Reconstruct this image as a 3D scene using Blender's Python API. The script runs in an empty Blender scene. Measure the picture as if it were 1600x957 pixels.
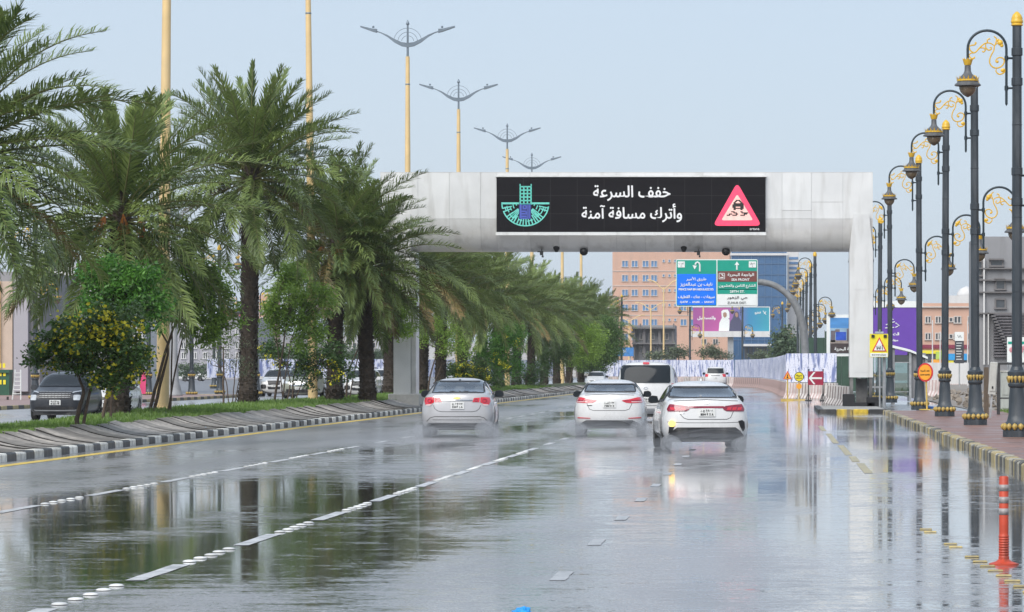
import bpy, bmesh, math, random, unicodedata
from mathutils import Vector, Matrix, Euler, noise
from mathutils.bvhtree import BVHTree
from mathutils.geometry import delaunay_2d_cdt
R=math.radians
random.seed(7)
SC=bpy.context.scene
COL=SC.collection

# ------------------------------------------------------------------ camera
FPX,VX,HY,EYE=5500.0,1213.0,577.0,1.69
cam_d=bpy.data.cameras.new('camera'); cam=bpy.data.objects.new('camera',cam_d); COL.objects.link(cam)
cam.location=(0,0,EYE); cam.rotation_euler=(R(90),0,0)
cam_d.sensor_width=36; cam_d.lens=36*FPX/1600
cam_d.shift_x=-(VX-800)/1600; cam_d.shift_y=(HY-478.5)/1600
cam_d.clip_start=0.5; cam_d.clip_end=6000
SC.camera=cam

# ------------------------------------------------------------------ world, sun, exposure
SUN_EL,SUN_AZ=R(44),R(203)
wd=bpy.data.worlds.new('World'); SC.world=wd; wd.use_nodes=True
nt=wd.node_tree; nt.nodes.clear()
sky=nt.nodes.new('ShaderNodeTexSky'); sky.sky_type='NISHITA'; sky.sun_disc=False
sky.sun_elevation=SUN_EL; sky.sun_rotation=SUN_AZ; sky.air_density=1.0; sky.dust_density=1.5; sky.ozone_density=1.0
veil=nt.nodes.new('ShaderNodeMix'); veil.data_type='RGBA'; veil.inputs['Factor'].default_value=0.68
veil.inputs['B'].default_value=(6.65,7.85,9.5,1)
bg=nt.nodes.new('ShaderNodeBackground'); bg.inputs['Strength'].default_value=0.102
wo=nt.nodes.new('ShaderNodeOutputWorld')
nt.links.new(sky.outputs[0],veil.inputs['A']); nt.links.new(veil.outputs['Result'],bg.inputs[0]); nt.links.new(bg.outputs[0],wo.inputs[0])
sd=bpy.data.lights.new('sun','SUN'); sd.energy=3.5; sd.angle=R(50); sd.color=(1,.97,.92)
so=bpy.data.objects.new('sun',sd); COL.objects.link(so)
so.rotation_euler=Vector((math.sin(SUN_AZ)*math.cos(SUN_EL),math.cos(SUN_AZ)*math.cos(SUN_EL),math.sin(SUN_EL))).to_track_quat('Z','Y').to_euler()
SC.view_settings.view_transform='Standard'; SC.view_settings.look='None'; SC.view_settings.gamma=1
SC.view_settings.exposure=0.05
SC.cycles.max_bounces=7; SC.cycles.transparent_max_bounces=24; SC.cycles.volume_bounces=0
SC.cycles.caustics_reflective=False; SC.cycles.caustics_refractive=False

# ------------------------------------------------------------------ helpers
def W(x,y,s): return Vector(((x-VX)/s,FPX/s,EYE+(HY-y)/s))
def GX(x,s): return (x-VX)/s
def thing(name,label,cat,loc=(0,0,0),rz=0,group=None):
    o=bpy.data.objects.new(name,None); COL.objects.link(o); o.empty_display_size=.3
    o.location=loc; o.rotation_euler=(0,0,rz); o['label']=label; o['category']=cat
    if group: o['group']=group
    return o
def tag(o,label,cat,group=None):
    o['label']=label; o['category']=cat
    if group: o['group']=group
    return o
def link(name,me,mats,parent=None,loc=(0,0,0),rot=(0,0,0)):
    o=bpy.data.objects.new(name,me); COL.objects.link(o)
    if mats is not None and len(me.materials)==0:
        for m in (mats if isinstance(mats,(list,tuple)) else [mats]): me.materials.append(m)
    if parent: o.parent=parent
    o.location=loc; o.rotation_euler=rot
    return o
def copy_tree(o,parent=None):
    c=o.copy(); COL.objects.link(c)
    if parent is not None: c.parent=parent
    for ch in list(o.children): copy_tree(ch,c)
    return c
def relabel(o,label): o['label']=label; return o

class MB:
    def __init__(s): s.v=[];s.f=[];s.m=[];s.mi=0
    def add(s,vs,fs,mi=None):
        b=len(s.v); s.v+= [tuple(p) for p in vs]; s.f+=[tuple(b+i for i in f) for f in fs]; s.m+=[s.mi if mi is None else mi]*len(fs); return s
    def box(s,c,d,rz=0,mi=None,taper=1.0,rx=0,ry=0):
        x,y,z=[k/2 for k in d]; vs=[]
        M=Euler((rx,ry,rz)).to_matrix()
        for zz,t in((-z,1),(z,taper)):
            for a,b in((-x,-y),(x,-y),(x,y),(-x,y)): vs.append(M@Vector((a*t,b*t,zz))+Vector(c))
        return s.add(vs,[(3,2,1,0),(4,5,6,7),(0,1,5,4),(1,2,6,5),(2,3,7,6),(3,0,4,7)],mi)
    def bbox(s,c,d,b=.01,mi=None,rz=0):
        # box whose vertical and top edges are chamfered
        x,y,z=[k/2 for k in d]; M=Euler((0,0,rz)).to_matrix(); vs=[]
        def ring(ix,zz):
            X,Y=x-ix,y-ix; q=[(-X+b,-Y),(X-b,-Y),(X,-Y+b),(X,Y-b),(X-b,Y),(-X+b,Y),(-X,Y-b),(-X,-Y+b)]
            return [M@Vector((p[0],p[1],zz))+Vector(c) for p in q]
        vs=ring(0,-z)+ring(0,z-b)+ring(b,z); fs=[tuple(range(7,-1,-1)),tuple(range(16,24))]
        for r in(0,8):
            for i in range(8): j=(i+1)%8; fs.append((r+i,r+j,r+8+j,r+8+i))
        return s.add(vs,fs,mi)
    def tube(s,pts,r,n=8,mi=None,caps=True):
        pts=[Vector(p) for p in pts]; rs=r if isinstance(r,(list,tuple)) else [r]*len(pts)
        vs=[];fs=[]; up=None
        for i,p in enumerate(pts):
            d=(pts[min(i+1,len(pts)-1)]-pts[max(i-1,0)])
            if d.length<1e-9: d=Vector((0,0,1))
            d.normalize()
            if up is None:
                up=Vector((1,0,0)) if abs(d.x)<.9 else Vector((0,1,0))
            a=(up-d*up.dot(d)).normalized(); b=d.cross(a); up=a
            for k in range(n):
                t=2*math.pi*k/n; vs.append(p+(a*math.cos(t)+b*math.sin(t))*rs[i])
        for i in range(len(pts)-1):
            for k in range(n):
                k2=(k+1)%n; fs.append((i*n+k,i*n+k2,(i+1)*n+k2,(i+1)*n+k))
        if caps:
            fs.append(tuple(range(n-1,-1,-1))); b=(len(pts)-1)*n; fs.append(tuple(range(b,b+n)))
        return s.add(vs,fs,mi)
    def lathe(s,prof,c=(0,0,0),n=16,mi=None,axis='z',ph=0):
        vs=[];fs=[];c=Vector(c)
        for r,z in prof:
            for k in range(n):
                t=2*math.pi*(k+ph)/n; a,b=r*math.cos(t),r*math.sin(t)
                vs.append(c+Vector((a,b,z) if axis=='z' else (z,a,b) if axis=='x' else (b,z,a)))
        for i in range(len(prof)-1):
            for k in range(n):
                k2=(k+1)%n; fs.append((i*n+k,i*n+k2,(i+1)*n+k2,(i+1)*n+k))
        if prof[0][0]>1e-4: fs.append(tuple(range(n-1,-1,-1)))
        if prof[-1][0]>1e-4: b=(len(prof)-1)*n; fs.append(tuple(range(b,b+n)))
        return s.add(vs,fs,mi)
    def prism(s,pts,y0,y1,mi=None,plane='xz'):
        # outline in xz extruded along y (or yz along x, xy along z)
        n=len(pts); f={'xz':lambda a,b,t:(a,t,b),'yz':lambda a,b,t:(t,a,b),'xy':lambda a,b,t:(a,b,t)}[plane]
        vs=[f(a,b,y0) for a,b in pts]+[f(a,b,y1) for a,b in pts]
        fs=[tuple(range(n)),tuple(range(2*n-1,n-1,-1))]+[(i,i+n,(i+1)%n+n,(i+1)%n) for i in range(n)]
        return s.add(vs,fs,mi)
    def mesh(s,name,smooth=False,auto=None):
        me=bpy.data.meshes.new(name); me.from_pydata(s.v,[],s.f); me.polygons.foreach_set('material_index',s.m)
        bm=bmesh.new(); bm.from_mesh(me); bmesh.ops.recalc_face_normals(bm,faces=bm.faces)
        if auto is not None:
            bmesh.ops.remove_doubles(bm,verts=bm.verts,dist=1e-5)
            for f in bm.faces: f.smooth=True
            for e in bm.edges: e.smooth=len(e.link_faces)==2 and e.calc_face_angle(0)<R(auto)
        bm.to_mesh(me); bm.free()
        if smooth: me.polygons.foreach_set('use_smooth',[True]*len(me.polygons))
        me.update(); return me
    def build(s,name,mat,parent=None,loc=(0,0,0),rot=(0,0,0),smooth=False,auto=None):
        return link(name,s.mesh(name,smooth,auto),mat,parent,loc,rot)

MATS={}
def mat(name,col,rough=.6,metal=0,var=.12,scale=3.0,bump=0,bscale=20,spec=.5,coat=0,emit=None,objvar=0,trans=0,dirt=None,stretch=None):
    if name in MATS: return MATS[name]
    m=bpy.data.materials.new(name); m.use_nodes=True; t=m.node_tree; n=t.nodes; L=t.links
    p=n['Principled BSDF']; c=list(col)+[1]
    p.inputs['Roughness'].default_value=rough; p.inputs['Metallic'].default_value=metal
    p.inputs['Specular IOR Level'].default_value=spec; p.inputs['Coat Weight'].default_value=coat
    tc=n.new('ShaderNodeTexCoord'); src=tc.outputs['Object']
    if stretch:
        mp=n.new('ShaderNodeMapping'); mp.inputs['Scale'].default_value=stretch; L.new(src,mp.inputs[0]); src=mp.outputs[0]
    nz=n.new('ShaderNodeTexNoise'); nz.inputs['Scale'].default_value=scale; nz.inputs['Detail'].default_value=6; nz.inputs['Roughness'].default_value=.6
    L.new(src,nz.inputs['Vector'])
    hs=n.new('ShaderNodeHueSaturation'); hs.inputs['Color'].default_value=c
    mr=n.new('ShaderNodeMapRange'); mr.inputs['From Min'].default_value=.25; mr.inputs['From Max'].default_value=.75
    mr.inputs['To Min'].default_value=1-var*1.5; mr.inputs['To Max'].default_value=1+var
    L.new(nz.outputs[0],mr.inputs[0]); val=mr.outputs[0]
    if objvar:
        oi=n.new('ShaderNodeObjectInfo'); m2=n.new('ShaderNodeMapRange'); m2.inputs['To Min'].default_value=1-objvar; m2.inputs['To Max'].default_value=1+objvar
        L.new(oi.outputs['Random'],m2.inputs[0]); mm=n.new('ShaderNodeMath'); mm.operation='MULTIPLY'; L.new(val,mm.inputs[0]); L.new(m2.outputs[0],mm.inputs[1]); val=mm.outputs[0]
    L.new(val,hs.inputs['Value']); out=hs.outputs[0]
    if dirt:
        dz=n.new('ShaderNodeTexNoise'); dz.inputs['Scale'].default_value=dirt[1]; dz.inputs['Detail'].default_value=8
        dm=n.new('ShaderNodeMapping'); dm.inputs['Scale'].default_value=(3,3,.5); L.new(tc.outputs['Object'],dm.inputs[0]); L.new(dm.outputs[0],dz.inputs['Vector'])
        dr=n.new('ShaderNodeMapRange'); dr.inputs['From Min'].default_value=.5; dr.inputs['From Max'].default_value=.7; dr.inputs['To Max'].default_value=dirt[2]
        L.new(dz.outputs[0],dr.inputs[0]); mx=n.new('ShaderNodeMix'); mx.data_type='RGBA'; L.new(dr.outputs[0],mx.inputs['Factor']); L.new(out,mx.inputs['A']); mx.inputs['B'].default_value=list(dirt[0])+[1]; out=mx.outputs['Result']
    L.new(out,p.inputs['Base Color'])
    rr=n.new('ShaderNodeMapRange'); rr.inputs['To Min'].default_value=max(.02,rough-.08); rr.inputs['To Max'].default_value=min(1,rough+.08); L.new(nz.outputs[0],rr.inputs[0]); L.new(rr.outputs[0],p.inputs['Roughness'])
    if bump:
        bz=n.new('ShaderNodeTexNoise'); bz.inputs['Scale'].default_value=bscale; bz.inputs['Detail'].default_value=4; L.new(src,bz.inputs['Vector'])
        b=n.new('ShaderNodeBump'); b.inputs['Strength'].default_value=bump; b.inputs['Distance'].default_value=.02; L.new(bz.outputs[0],b.inputs['Height']); L.new(b.outputs[0],p.inputs['Normal'])
    if emit: p.inputs['Emission Color'].default_value=list(emit[0])+[1]; p.inputs['Emission Strength'].default_value=emit[1]
    if trans:
        tr=n.new('ShaderNodeBsdfTranslucent'); L.new(out,tr.inputs[0]); ms=n.new('ShaderNodeMixShader'); ms.inputs[0].default_value=trans
        L.new(p.outputs[0],ms.inputs[1]); L.new(tr.outputs[0],ms.inputs[2]); L.new(ms.outputs[0],n['Material Output'].inputs[0])
    MATS[name]=m; return m
def leafmat(name,c1,c2,scale=1.2,trans=.25,rough=.45):
    # foliage: two greens mixed per leaf cluster and per object
    if name in MATS: return MATS[name]
    m=bpy.data.materials.new(name); m.use_nodes=True; t=m.node_tree; n=t.nodes; L=t.links; p=n['Principled BSDF']
    g=n.new('ShaderNodeNewGeometry'); oi=n.new('ShaderNodeObjectInfo'); tc=n.new('ShaderNodeTexCoord')
    nz=n.new('ShaderNodeTexNoise'); nz.inputs['Scale'].default_value=scale; nz.inputs['Detail'].default_value=3; L.new(tc.outputs['Object'],nz.inputs['Vector'])
    a=n.new('ShaderNodeMath'); a.operation='MULTIPLY_ADD'; L.new(g.outputs['Random Per Island'],a.inputs[0]); a.inputs[1].default_value=.45; L.new(nz.outputs[0],a.inputs[2])
    b=n.new('ShaderNodeMath'); b.operation='MULTIPLY_ADD'; L.new(oi.outputs['Random'],b.inputs[0]); b.inputs[1].default_value=.5; L.new(a.outputs[0],b.inputs[2])
    mr=n.new('ShaderNodeMapRange'); mr.inputs['From Min'].default_value=.55; mr.inputs['From Max'].default_value=1.3; L.new(b.outputs[0],mr.inputs[0])
    mx=n.new('ShaderNodeMix'); mx.data_type='RGBA'; L.new(mr.outputs[0],mx.inputs['Factor']); mx.inputs['A'].default_value=list(c1)+[1]; mx.inputs['B'].default_value=list(c2)+[1]
    L.new(mx.outputs['Result'],p.inputs['Base Color']); p.inputs['Roughness'].default_value=rough; p.inputs['Specular IOR Level'].default_value=.5
    tr=n.new('ShaderNodeBsdfTranslucent'); L.new(mx.outputs['Result'],tr.inputs[0]); ms=n.new('ShaderNodeMixShader'); ms.inputs[0].default_value=trans
    L.new(p.outputs[0],ms.inputs[1]); L.new(tr.outputs[0],ms.inputs[2]); L.new(ms.outputs[0],n['Material Output'].inputs[0])
    MATS[name]=m; return m
def glassmat(name,tint,gloss=.06,rough=.02):
    if name in MATS: return MATS[name]
    m=bpy.data.materials.new(name); m.use_nodes=True; t=m.node_tree; n=t.nodes; L=t.links; n.remove(n['Principled BSDF'])
    tr=n.new('ShaderNodeBsdfTransparent'); tr.inputs[0].default_value=list(tint)+[1]
    gl=n.new('ShaderNodeBsdfGlossy'); gl.inputs['Roughness'].default_value=rough; gl.inputs[0].default_value=(.9,.95,1,1)
    fr=n.new('ShaderNodeFresnel'); fr.inputs[0].default_value=1.5; ad=n.new('ShaderNodeMath'); ad.operation='ADD'; ad.inputs[1].default_value=gloss; L.new(fr.outputs[0],ad.inputs[0])
    ms=n.new('ShaderNodeMixShader'); L.new(ad.outputs[0],ms.inputs[0]); L.new(tr.outputs[0],ms.inputs[1]); L.new(gl.outputs[0],ms.inputs[2]); L.new(ms.outputs[0],n['Material Output'].inputs[0])
    MATS[name]=m; return m

# arabic shaping for text objects
AF={}
for _c in list(range(0xFE80,0xFEFD))+list(range(0xFB50,0xFBFF)):
    _d=unicodedata.decomposition(chr(_c)).split()
    if len(_d)>=2: AF.setdefault(tuple(int(x,16) for x in _d[1:]),{})[_d[0][1:-1]]=chr(_c)
def ar(s):
    out=[];cs=list(s);i=0;prev=False
    while i<len(cs):
        k=(ord(cs[i]),);n=1
        if i+1<len(cs) and (ord(cs[i]),ord(cs[i+1])) in AF: k=(ord(cs[i]),ord(cs[i+1]));n=2
        f=AF.get(k)
        if not f: out.append(cs[i]);prev=False;i+=1;continue
        nx=cs[i+n] if i+n<len(cs) else ''
        nf=AF.get((ord(nx),),{}) if nx else {}
        jn=('initial' in f) and ('final' in nf)
        form='medial' if prev and jn else 'final' if prev and 'final' in f else 'initial' if jn else 'isolated'
        out.append(f.get(form,f.get('isolated',cs[i])));prev=jn;i+=n
    return ''.join(reversed(out))
def textmesh(body,width=None,height=None,bold=0,font_w=None):
    c=bpy.data.curves.new('text','FONT'); c.body=body; c.align_x='CENTER'; c.align_y='CENTER'; c.resolution_u=2
    o=bpy.data.objects.new('text',c); COL.objects.link(o)
    dg=bpy.context.evaluated_depsgraph_get(); dg.update()
    me=bpy.data.meshes.new_from_object(o.evaluated_get(dg)); bpy.data.objects.remove(o); bpy.data.curves.remove(c)
    vs=[v.co.copy() for v in me.vertices]
    if not vs: return me
    x0=min(v.x for v in vs);x1=max(v.x for v in vs);y0=min(v.y for v in vs);y1=max(v.y for v in vs)
    sx=(width/(x1-x0)) if width else None; sy=(height/(y1-y0)) if height else None
    sx=sx or sy; sy=sy or sx
    fs=[tuple(p.vertices) for p in me.polygons]; V=[];Fc=[]
    shifts=[(0,0)] if not bold else [(0,0),(bold,0),(-bold,0),(0,bold),(0,-bold)]
    for k,(a,b) in enumerate(shifts):
        n0=len(V)
        for v in vs: V.append(((v.x-(x0+x1)/2)*sx+a, -0.0008*k, (v.y-(y0+y1)/2)*sy+b))
        Fc+=[tuple(n0+i for i in f) for f in fs]
    m2=bpy.data.meshes.new('text'); m2.from_pydata(V,[],Fc); m2.update(); bpy.data.meshes.remove(me); return m2
def text(name,body,loc,parent,m,width=None,height=None,rz=0,bold=0):
    return link(name,textmesh(body,width,height,bold),m,parent,loc,(0,0,rz))
# ------------------------------------------------------------------ materials
M_black=mat('black_paint',(.012,.012,.014),.45,var=.2)
M_white=mat('white_paint',(.78,.78,.78),.5,var=.06)
M_roadwhite=mat('road_white',(.56,.56,.56),.4,var=.35,scale=9,spec=.6,dirt=((.18,.18,.18),1.6,1.0))
M_roadyellow=mat('road_yellow',(.78,.55,.10),.5,var=.25,scale=9,dirt=((.3,.24,.1),1.2,.6))
M_gold=mat('gold_paint',(.72,.44,.04),.35,var=.15,scale=14)
M_goldd=mat('weathered_gold_paint',(.52,.36,.09),.5,var=.35,scale=14,dirt=((.1,.09,.07),6,.8))
M_post=mat('lamp_post_paint',(.036,.046,.056),.42,var=.25,scale=2.2,stretch=(3,3,.6),dirt=((.12,.13,.14),1.0,.5))
M_armp=mat('lamp_arm_paint',(.015,.03,.04),.4,var=.2)
M_concrete=mat('concrete',(.36,.35,.33),.75,var=.25,scale=2.5,bump=.4,bscale=30,dirt=((.18,.17,.16),1.5,.6))
M_conlight=mat('pale_concrete',(.52,.5,.46),.75,var=.18,scale=2,dirt=((.3,.28,.25),1.5,.5))
M_dark=mat('dark_steel',(.04,.04,.042),.5,var=.3,scale=4)
M_grey=mat('grey_metal',(.3,.31,.32),.5,var=.15)
M_steel=mat('galvanised_steel',(.36,.37,.38),.45,metal=.3,var=.2,scale=5)
M_wood=mat('weathered_wood',(.12,.09,.065),.8,var=.3,scale=6,stretch=(4,4,.7))
M_plasticblue=mat('blue_plastic',(.02,.3,.75),.35,var=.2,scale=12)

def wet_road(name,base,xbias):
    m=bpy.data.materials.new(name); m.use_nodes=True; t=m.node_tree; n=t.nodes; L=t.links; p=n['Principled BSDF']
    tc=n.new('ShaderNodeTexCoord'); O=tc.outputs['Object']
    def nz(sc,sx,sy,det=6,ro=.55,off=0):
        mp=n.new('ShaderNodeMapping'); mp.inputs['Scale'].default_value=(sx,sy,1); mp.inputs['Location'].default_value=(off,off*.7,0); L.new(O,mp.inputs[0])
        z=n.new('ShaderNodeTexNoise'); z.inputs['Scale'].default_value=sc; z.inputs['Detail'].default_value=det; z.inputs['Roughness'].default_value=ro; L.new(mp.outputs[0],z.inputs['Vector']); return z.outputs[0]
    def mth(op,a,b,c=None,clamp=False):
        q=n.new('ShaderNodeMath'); q.operation=op; q.use_clamp=clamp
        for i,v in enumerate((a,b,c)):
            if v is None: continue
            if isinstance(v,(int,float)): q.inputs[i].default_value=v
            else: L.new(v,q.inputs[i])
        return q.outputs[0]
    def rng(v,a,b,c=0,d=1,smooth=True):
        q=n.new('ShaderNodeMapRange'); q.interpolation_type='SMOOTHSTEP' if smooth else 'LINEAR'
        for k,x in zip(('From Min','From Max','To Min','To Max'),(a,b,c,d)): q.inputs[k].default_value=x
        L.new(v,q.inputs[0]); return q.outputs[0]
    sp=n.new('ShaderNodeSeparateXYZ'); L.new(O,sp.inputs[0]); X=sp.outputs[0]; Y=sp.outputs[1]
    big=nz(.16,1,.30,5,.55,3.1); mid=nz(1.3,.8,1.3,7,.7,7.3)
    # water gathers towards the right gutter and in shallow ruts
    bias=mth('ADD',rng(X,-10.2,-7.6,-.10,0),rng(X,-2.5,0.8,0,xbias))
    pa=mth('MULTIPLY',mth('MULTIPLY',rng(X,-11.5,-8.5,0,1),rng(X,-4.2,-2.6,1,0)),mth('MULTIPLY',rng(Y,25.5,30,0,1),rng(Y,42,60,1,0)))
    pb=mth('MULTIPLY',mth('MULTIPLY',rng(X,-5.5,-3.5,0,1),rng(X,.8,1.8,1,0)),rng(Y,29,36,1,0))
    lowy=mth('SUBTRACT',mth('MULTIPLY',pa,.088),mth('MULTIPLY',pb,.07))
    fine=nz(17,1,1,3,.75,2)
    rut=mth('MULTIPLY',mth('SINE',mth('MULTIPLY',X,2*math.pi/1.95),0),.022)
    wet=mth('ADD',mth('ADD',mth('MULTIPLY',big,.62),mth('MULTIPLY',mid,.38)),mth('ADD',mth('ADD',bias,lowy),rut))
    stk=nz(3.2,.8,1.4,3,.6,4)
    wet=mth('MULTIPLY_ADD',mth('SUBTRACT',fine,.5),.36,wet)
    wet=mth('MULTIPLY_ADD',mth('SUBTRACT',stk,.5),.26,wet)
    pud=rng(wet,.495,.545)
    film=rng(wet,.42,.50)
    # colour: dark bitumen, lighter stone specks
    speck=nz(30,1,1,3,.75); spr=rng(speck,.50,.60)
    patch=rng(nz(.5,1,.15,4,.6,9),.35,.65)
    cr=n.new('ShaderNodeMix'); cr.data_type='RGBA'; L.new(patch,cr.inputs['Factor']); cr.inputs['A'].default_value=list(base)+[1]; cr.inputs['B'].default_value=[k*1.5 for k in base]+[1]
    c2=n.new('ShaderNodeMix'); c2.data_type='RGBA'; L.new(mth('MULTIPLY',spr,.6),c2.inputs['Factor']); L.new(cr.outputs['Result'],c2.inputs['A']); c2.inputs['B'].default_value=(.36,.355,.35,1)
    c3=n.new('ShaderNodeMix'); c3.data_type='RGBA'; L.new(mth('MULTIPLY',pud,.65),c3.inputs['Factor']); L.new(c2.outputs['Result'],c3.inputs['A']); c3.inputs['B'].default_value=(.028,.027,.024,1)
    L.new(c3.outputs['Result'],p.inputs['Base Color'])
    mix=n.new('ShaderNodeMix'); L.new(film,mix.inputs['Factor']); mix.inputs['A'].default_value=.32; mix.inputs['B'].default_value=.15
    mix2=n.new('ShaderNodeMix'); L.new(pud,mix2.inputs['Factor']); L.new(mix.outputs['Result'],mix2.inputs['A']); mix2.inputs['B'].default_value=.03
    L.new(mix2.outputs['Result'],p.inputs['Roughness']); cw=mth('SUBTRACT',mth('MULTIPLY_ADD',film,.62,.2),mth('MULTIPLY',mth('MULTIPLY',spr,.55),mth('SUBTRACT',1,pud)),clamp=True); L.new(cw,p.inputs['Coat Weight']); cro=mth('MULTIPLY_ADD',pud,-.10,.15); L.new(cro,p.inputs['Coat Roughness']); p.inputs['Coat IOR'].default_value=1.4; p.inputs['IOR'].default_value=1.5
    # relief: stone grain where dry, slow ripples on the water
    grain=nz(38,1,1,3,.7,1); rip=nz(2.2,.6,1.8,6,.68,5)
    gh=mth('MULTIPLY',grain,mth('MULTIPLY',mth('SUBTRACT',1,pud),.0022)); rh=mth('MULTIPLY',rip,mth('MULTIPLY',pud,.0022))
    b=n.new('ShaderNodeBump'); b.inputs['Strength'].default_value=1; b.inputs['Distance'].default_value=1; L.new(mth('ADD',gh,rh),b.inputs['Height']); L.new(b.outputs[0],p.inputs['Normal'])
    MATS[name]=m; return m
M_road=wet_road('wet_asphalt',(.17,.165,.17),.06)
M_road2=wet_road('wet_asphalt_far',(.2,.2,.2),.03)

def paving_mat():
    m=bpy.data.materials.new('brick_paving'); m.use_nodes=True; t=m.node_tree; n=t.nodes; L=t.links; p=n['Principled BSDF']
    tc=n.new('ShaderNodeTexCoord'); br=n.new('ShaderNodeTexBrick'); br.inputs['Scale'].default_value=1; br.inputs['Brick Width'].default_value=.2; br.inputs['Row Height'].default_value=.1; br.inputs['Mortar Size'].default_value=.006
    br.inputs['Color1'].default_value=(.21,.105,.08,1); br.inputs['Color2'].default_value=(.27,.145,.11,1); br.inputs['Mortar'].default_value=(.14,.09,.08,1)
    L.new(tc.outputs['Object'],br.inputs['Vector'])
    nz=n.new('ShaderNodeTexNoise'); nz.inputs['Scale'].default_value=.8; nz.inputs['Detail'].default_value=7; L.new(tc.outputs['Object'],nz.inputs['Vector'])
    mr=n.new('ShaderNodeMapRange'); mr.inputs['From Min'].default_value=.3; mr.inputs['From Max'].default_value=.7; mr.inputs['To Min'].default_value=.7; mr.inputs['To Max'].default_value=1.3; L.new(nz.outputs[0],mr.inputs[0])
    hs=n.new('ShaderNodeHueSaturation'); L.new(br.outputs[0],hs.inputs['Color']); L.new(mr.outputs[0],hs.inputs['Value']); L.new(hs.outputs[0],p.inputs['Base Color'])
    m2=n.new('ShaderNodeMapRange'); m2.inputs['From Min'].default_value=.4; m2.inputs['From Max'].default_value=.6; m2.inputs['To Min'].default_value=.3; m2.inputs['To Max'].default_value=.55; L.new(nz.outputs[0],m2.inputs[0]); L.new(m2.outputs[0],p.inputs['Roughness'])
    b=n.new('ShaderNodeBump'); b.inputs['Strength'].default_value=.5; b.inputs['Distance'].default_value=.01; L.new(br.outputs['Fac'],b.inputs['Height']); b.invert=True; L.new(b.outputs[0],p.inputs['Normal'])
    return m
M_paving=paving_mat()
M_sand=mat('sandy_ground',(.27,.24,.21),.9,var=.3,scale=.8,bump=.6,bscale=4,dirt=((.2,.17,.14),.8,.6))
M_joint=mat('slab_joint_dark',(.045,.042,.038),.9,var=.3)
M_soil=mat('median_soil',(.07,.09,.035),.95,var=.4,scale=2)

# ------------------------------------------------------------------ ground, road, pavements
def struct(name,mb,m,parent=None,**k):
    o=mb.build(name,m,parent,**k); o['kind']='structure'; return o
def sheet(name,x0,x1,y0,y1,z,m):
    g=MB(); g.add([(x0,y0,z),(x1,y0,z),(x1,y1,z),(x0,y1,z)],[(0,1,2,3)]); return struct(name,g,m)
sheet('ground',-700,700,-100,1500,-.03,M_sand)
road=sheet('road',-14.1,4.1,5,700,0,M_road)
verge=sheet('right_apron',4.1,24,134,520,-.004,M_road2)
far_road=sheet('far_road',-32.2,-19.55,5,900,-.002,M_road2)
cross=sheet('side_road',-300,-32.2,214,700,-.008,mat('damp_asphalt',(.16,.16,.17),.5,var=.15,scale=.4))
sheet('crossing_road',-19.55,-14.1,352,700,-.006,MATS['damp_asphalt'])

# painted lines with raised studs
def dash(par,x,y0,y1,w,z,m,name='dash'):
    g=MB(); n=4; vs=[]; 
    for i in range(n+1):
        y=y0+(y1-y0)*i/n; j=random.uniform(-.006,.006)
        vs+=[(x-w/2+j,y,z),(x+w/2+j,y,z)]
    g.add(vs,[(2*i,2*i+1,2*i+3,2*i+2) for i in range(n)]); return g.build(name,m,par)
stud=MB(); stud.lathe([(.062,0),(.06,.006),(.045,.014),(.02,.018),(0,.019)],n=12); stud_me=stud.mesh('road_stud',smooth=True)
bstud=MB(); bstud.lathe([(.062,0),(.062,.004)],n=12)
M_ceramic=mat('ceramic_stud',(.6,.6,.58),.25,var=.2,objvar=.2,spec=.6)
def lane_line(x,y0,y1,label,nst=5,cycle=5.6,off=28.1,dl=2.3,m=None,w=.15):
    root=bpy.data.objects.new('lane_line',None); COL.objects.link(root); root['kind']='structure'
    y=off
    while y>y0: y-=cycle
    k=0
    while y<y1:
        if y>y0-dl and y<300: dash(root,x,y,y+dl,w,.004,m or M_roadwhite)
        if y<72:
            for i in range(nst):
                link('road_stud',stud_me,M_ceramic,root,(x+random.uniform(-.01,.01),y+dl+.42+i*(cycle-dl-.6)/nst,.003))
        y+=cycle
lane_line(-5.13,18,300,''); lane_line(-9.15,18,300,'',off=41.3); lane_line(-1.75,18,240,'',nst=0,dl=1.25,w=.13,m=mat('faded_road_white',(.42,.42,.42),.35,var=.35,scale=9,spec=.6,dirt=((.19,.19,.19),1.4,1.1)))
root=bpy.data.objects.new('yellow_edge_line',None); COL.objects.link(root); root['kind']='structure'
y=40.
while y<330:
    seg=.5 if y<110 else 4
    dash(root,-13.35+(-.35 if y>100 else -.35*(y-40)/60),y,y+seg*random.uniform(.86,1.0),.26,.004,M_roadyellow,'line_segment'); y+=seg
root=bpy.data.objects.new('yellow_edge_line',None); COL.objects.link(root); root['kind']='structure'
ys=MB(); ys.bbox((0,0,.006),(.13,.085,.012),.008); ys_me=ys.mesh('yellow_stud')
for k,yy in enumerate([25.2,25.9,26.6,27.3,28,28.7,29.4,30.1,30.8,31.6,33.3,33.9,36.4,37]):
    link('yellow_stud',ys_me,mat('stud_yellow',(.52,.40,.14),.5,var=.3,scale=9,objvar=.3,dirt=((.16,.15,.13),3,.8)),root,(1.98-(yy-25)*.034,yy,.003),(0,0,R(-3)))
for yy,l,x in((57,6,1.5),(64,4,1.46),(69,9,1.42),(80,12,1.36),(96,8,1.3)):
    dash(root,x,yy,yy+l,.14,.004,mat('pale_worn_yellow',(.42,.36,.2),.45,var=.3,scale=6,dirt=((.16,.15,.14),1.2,1.0)),'line_segment')

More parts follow.
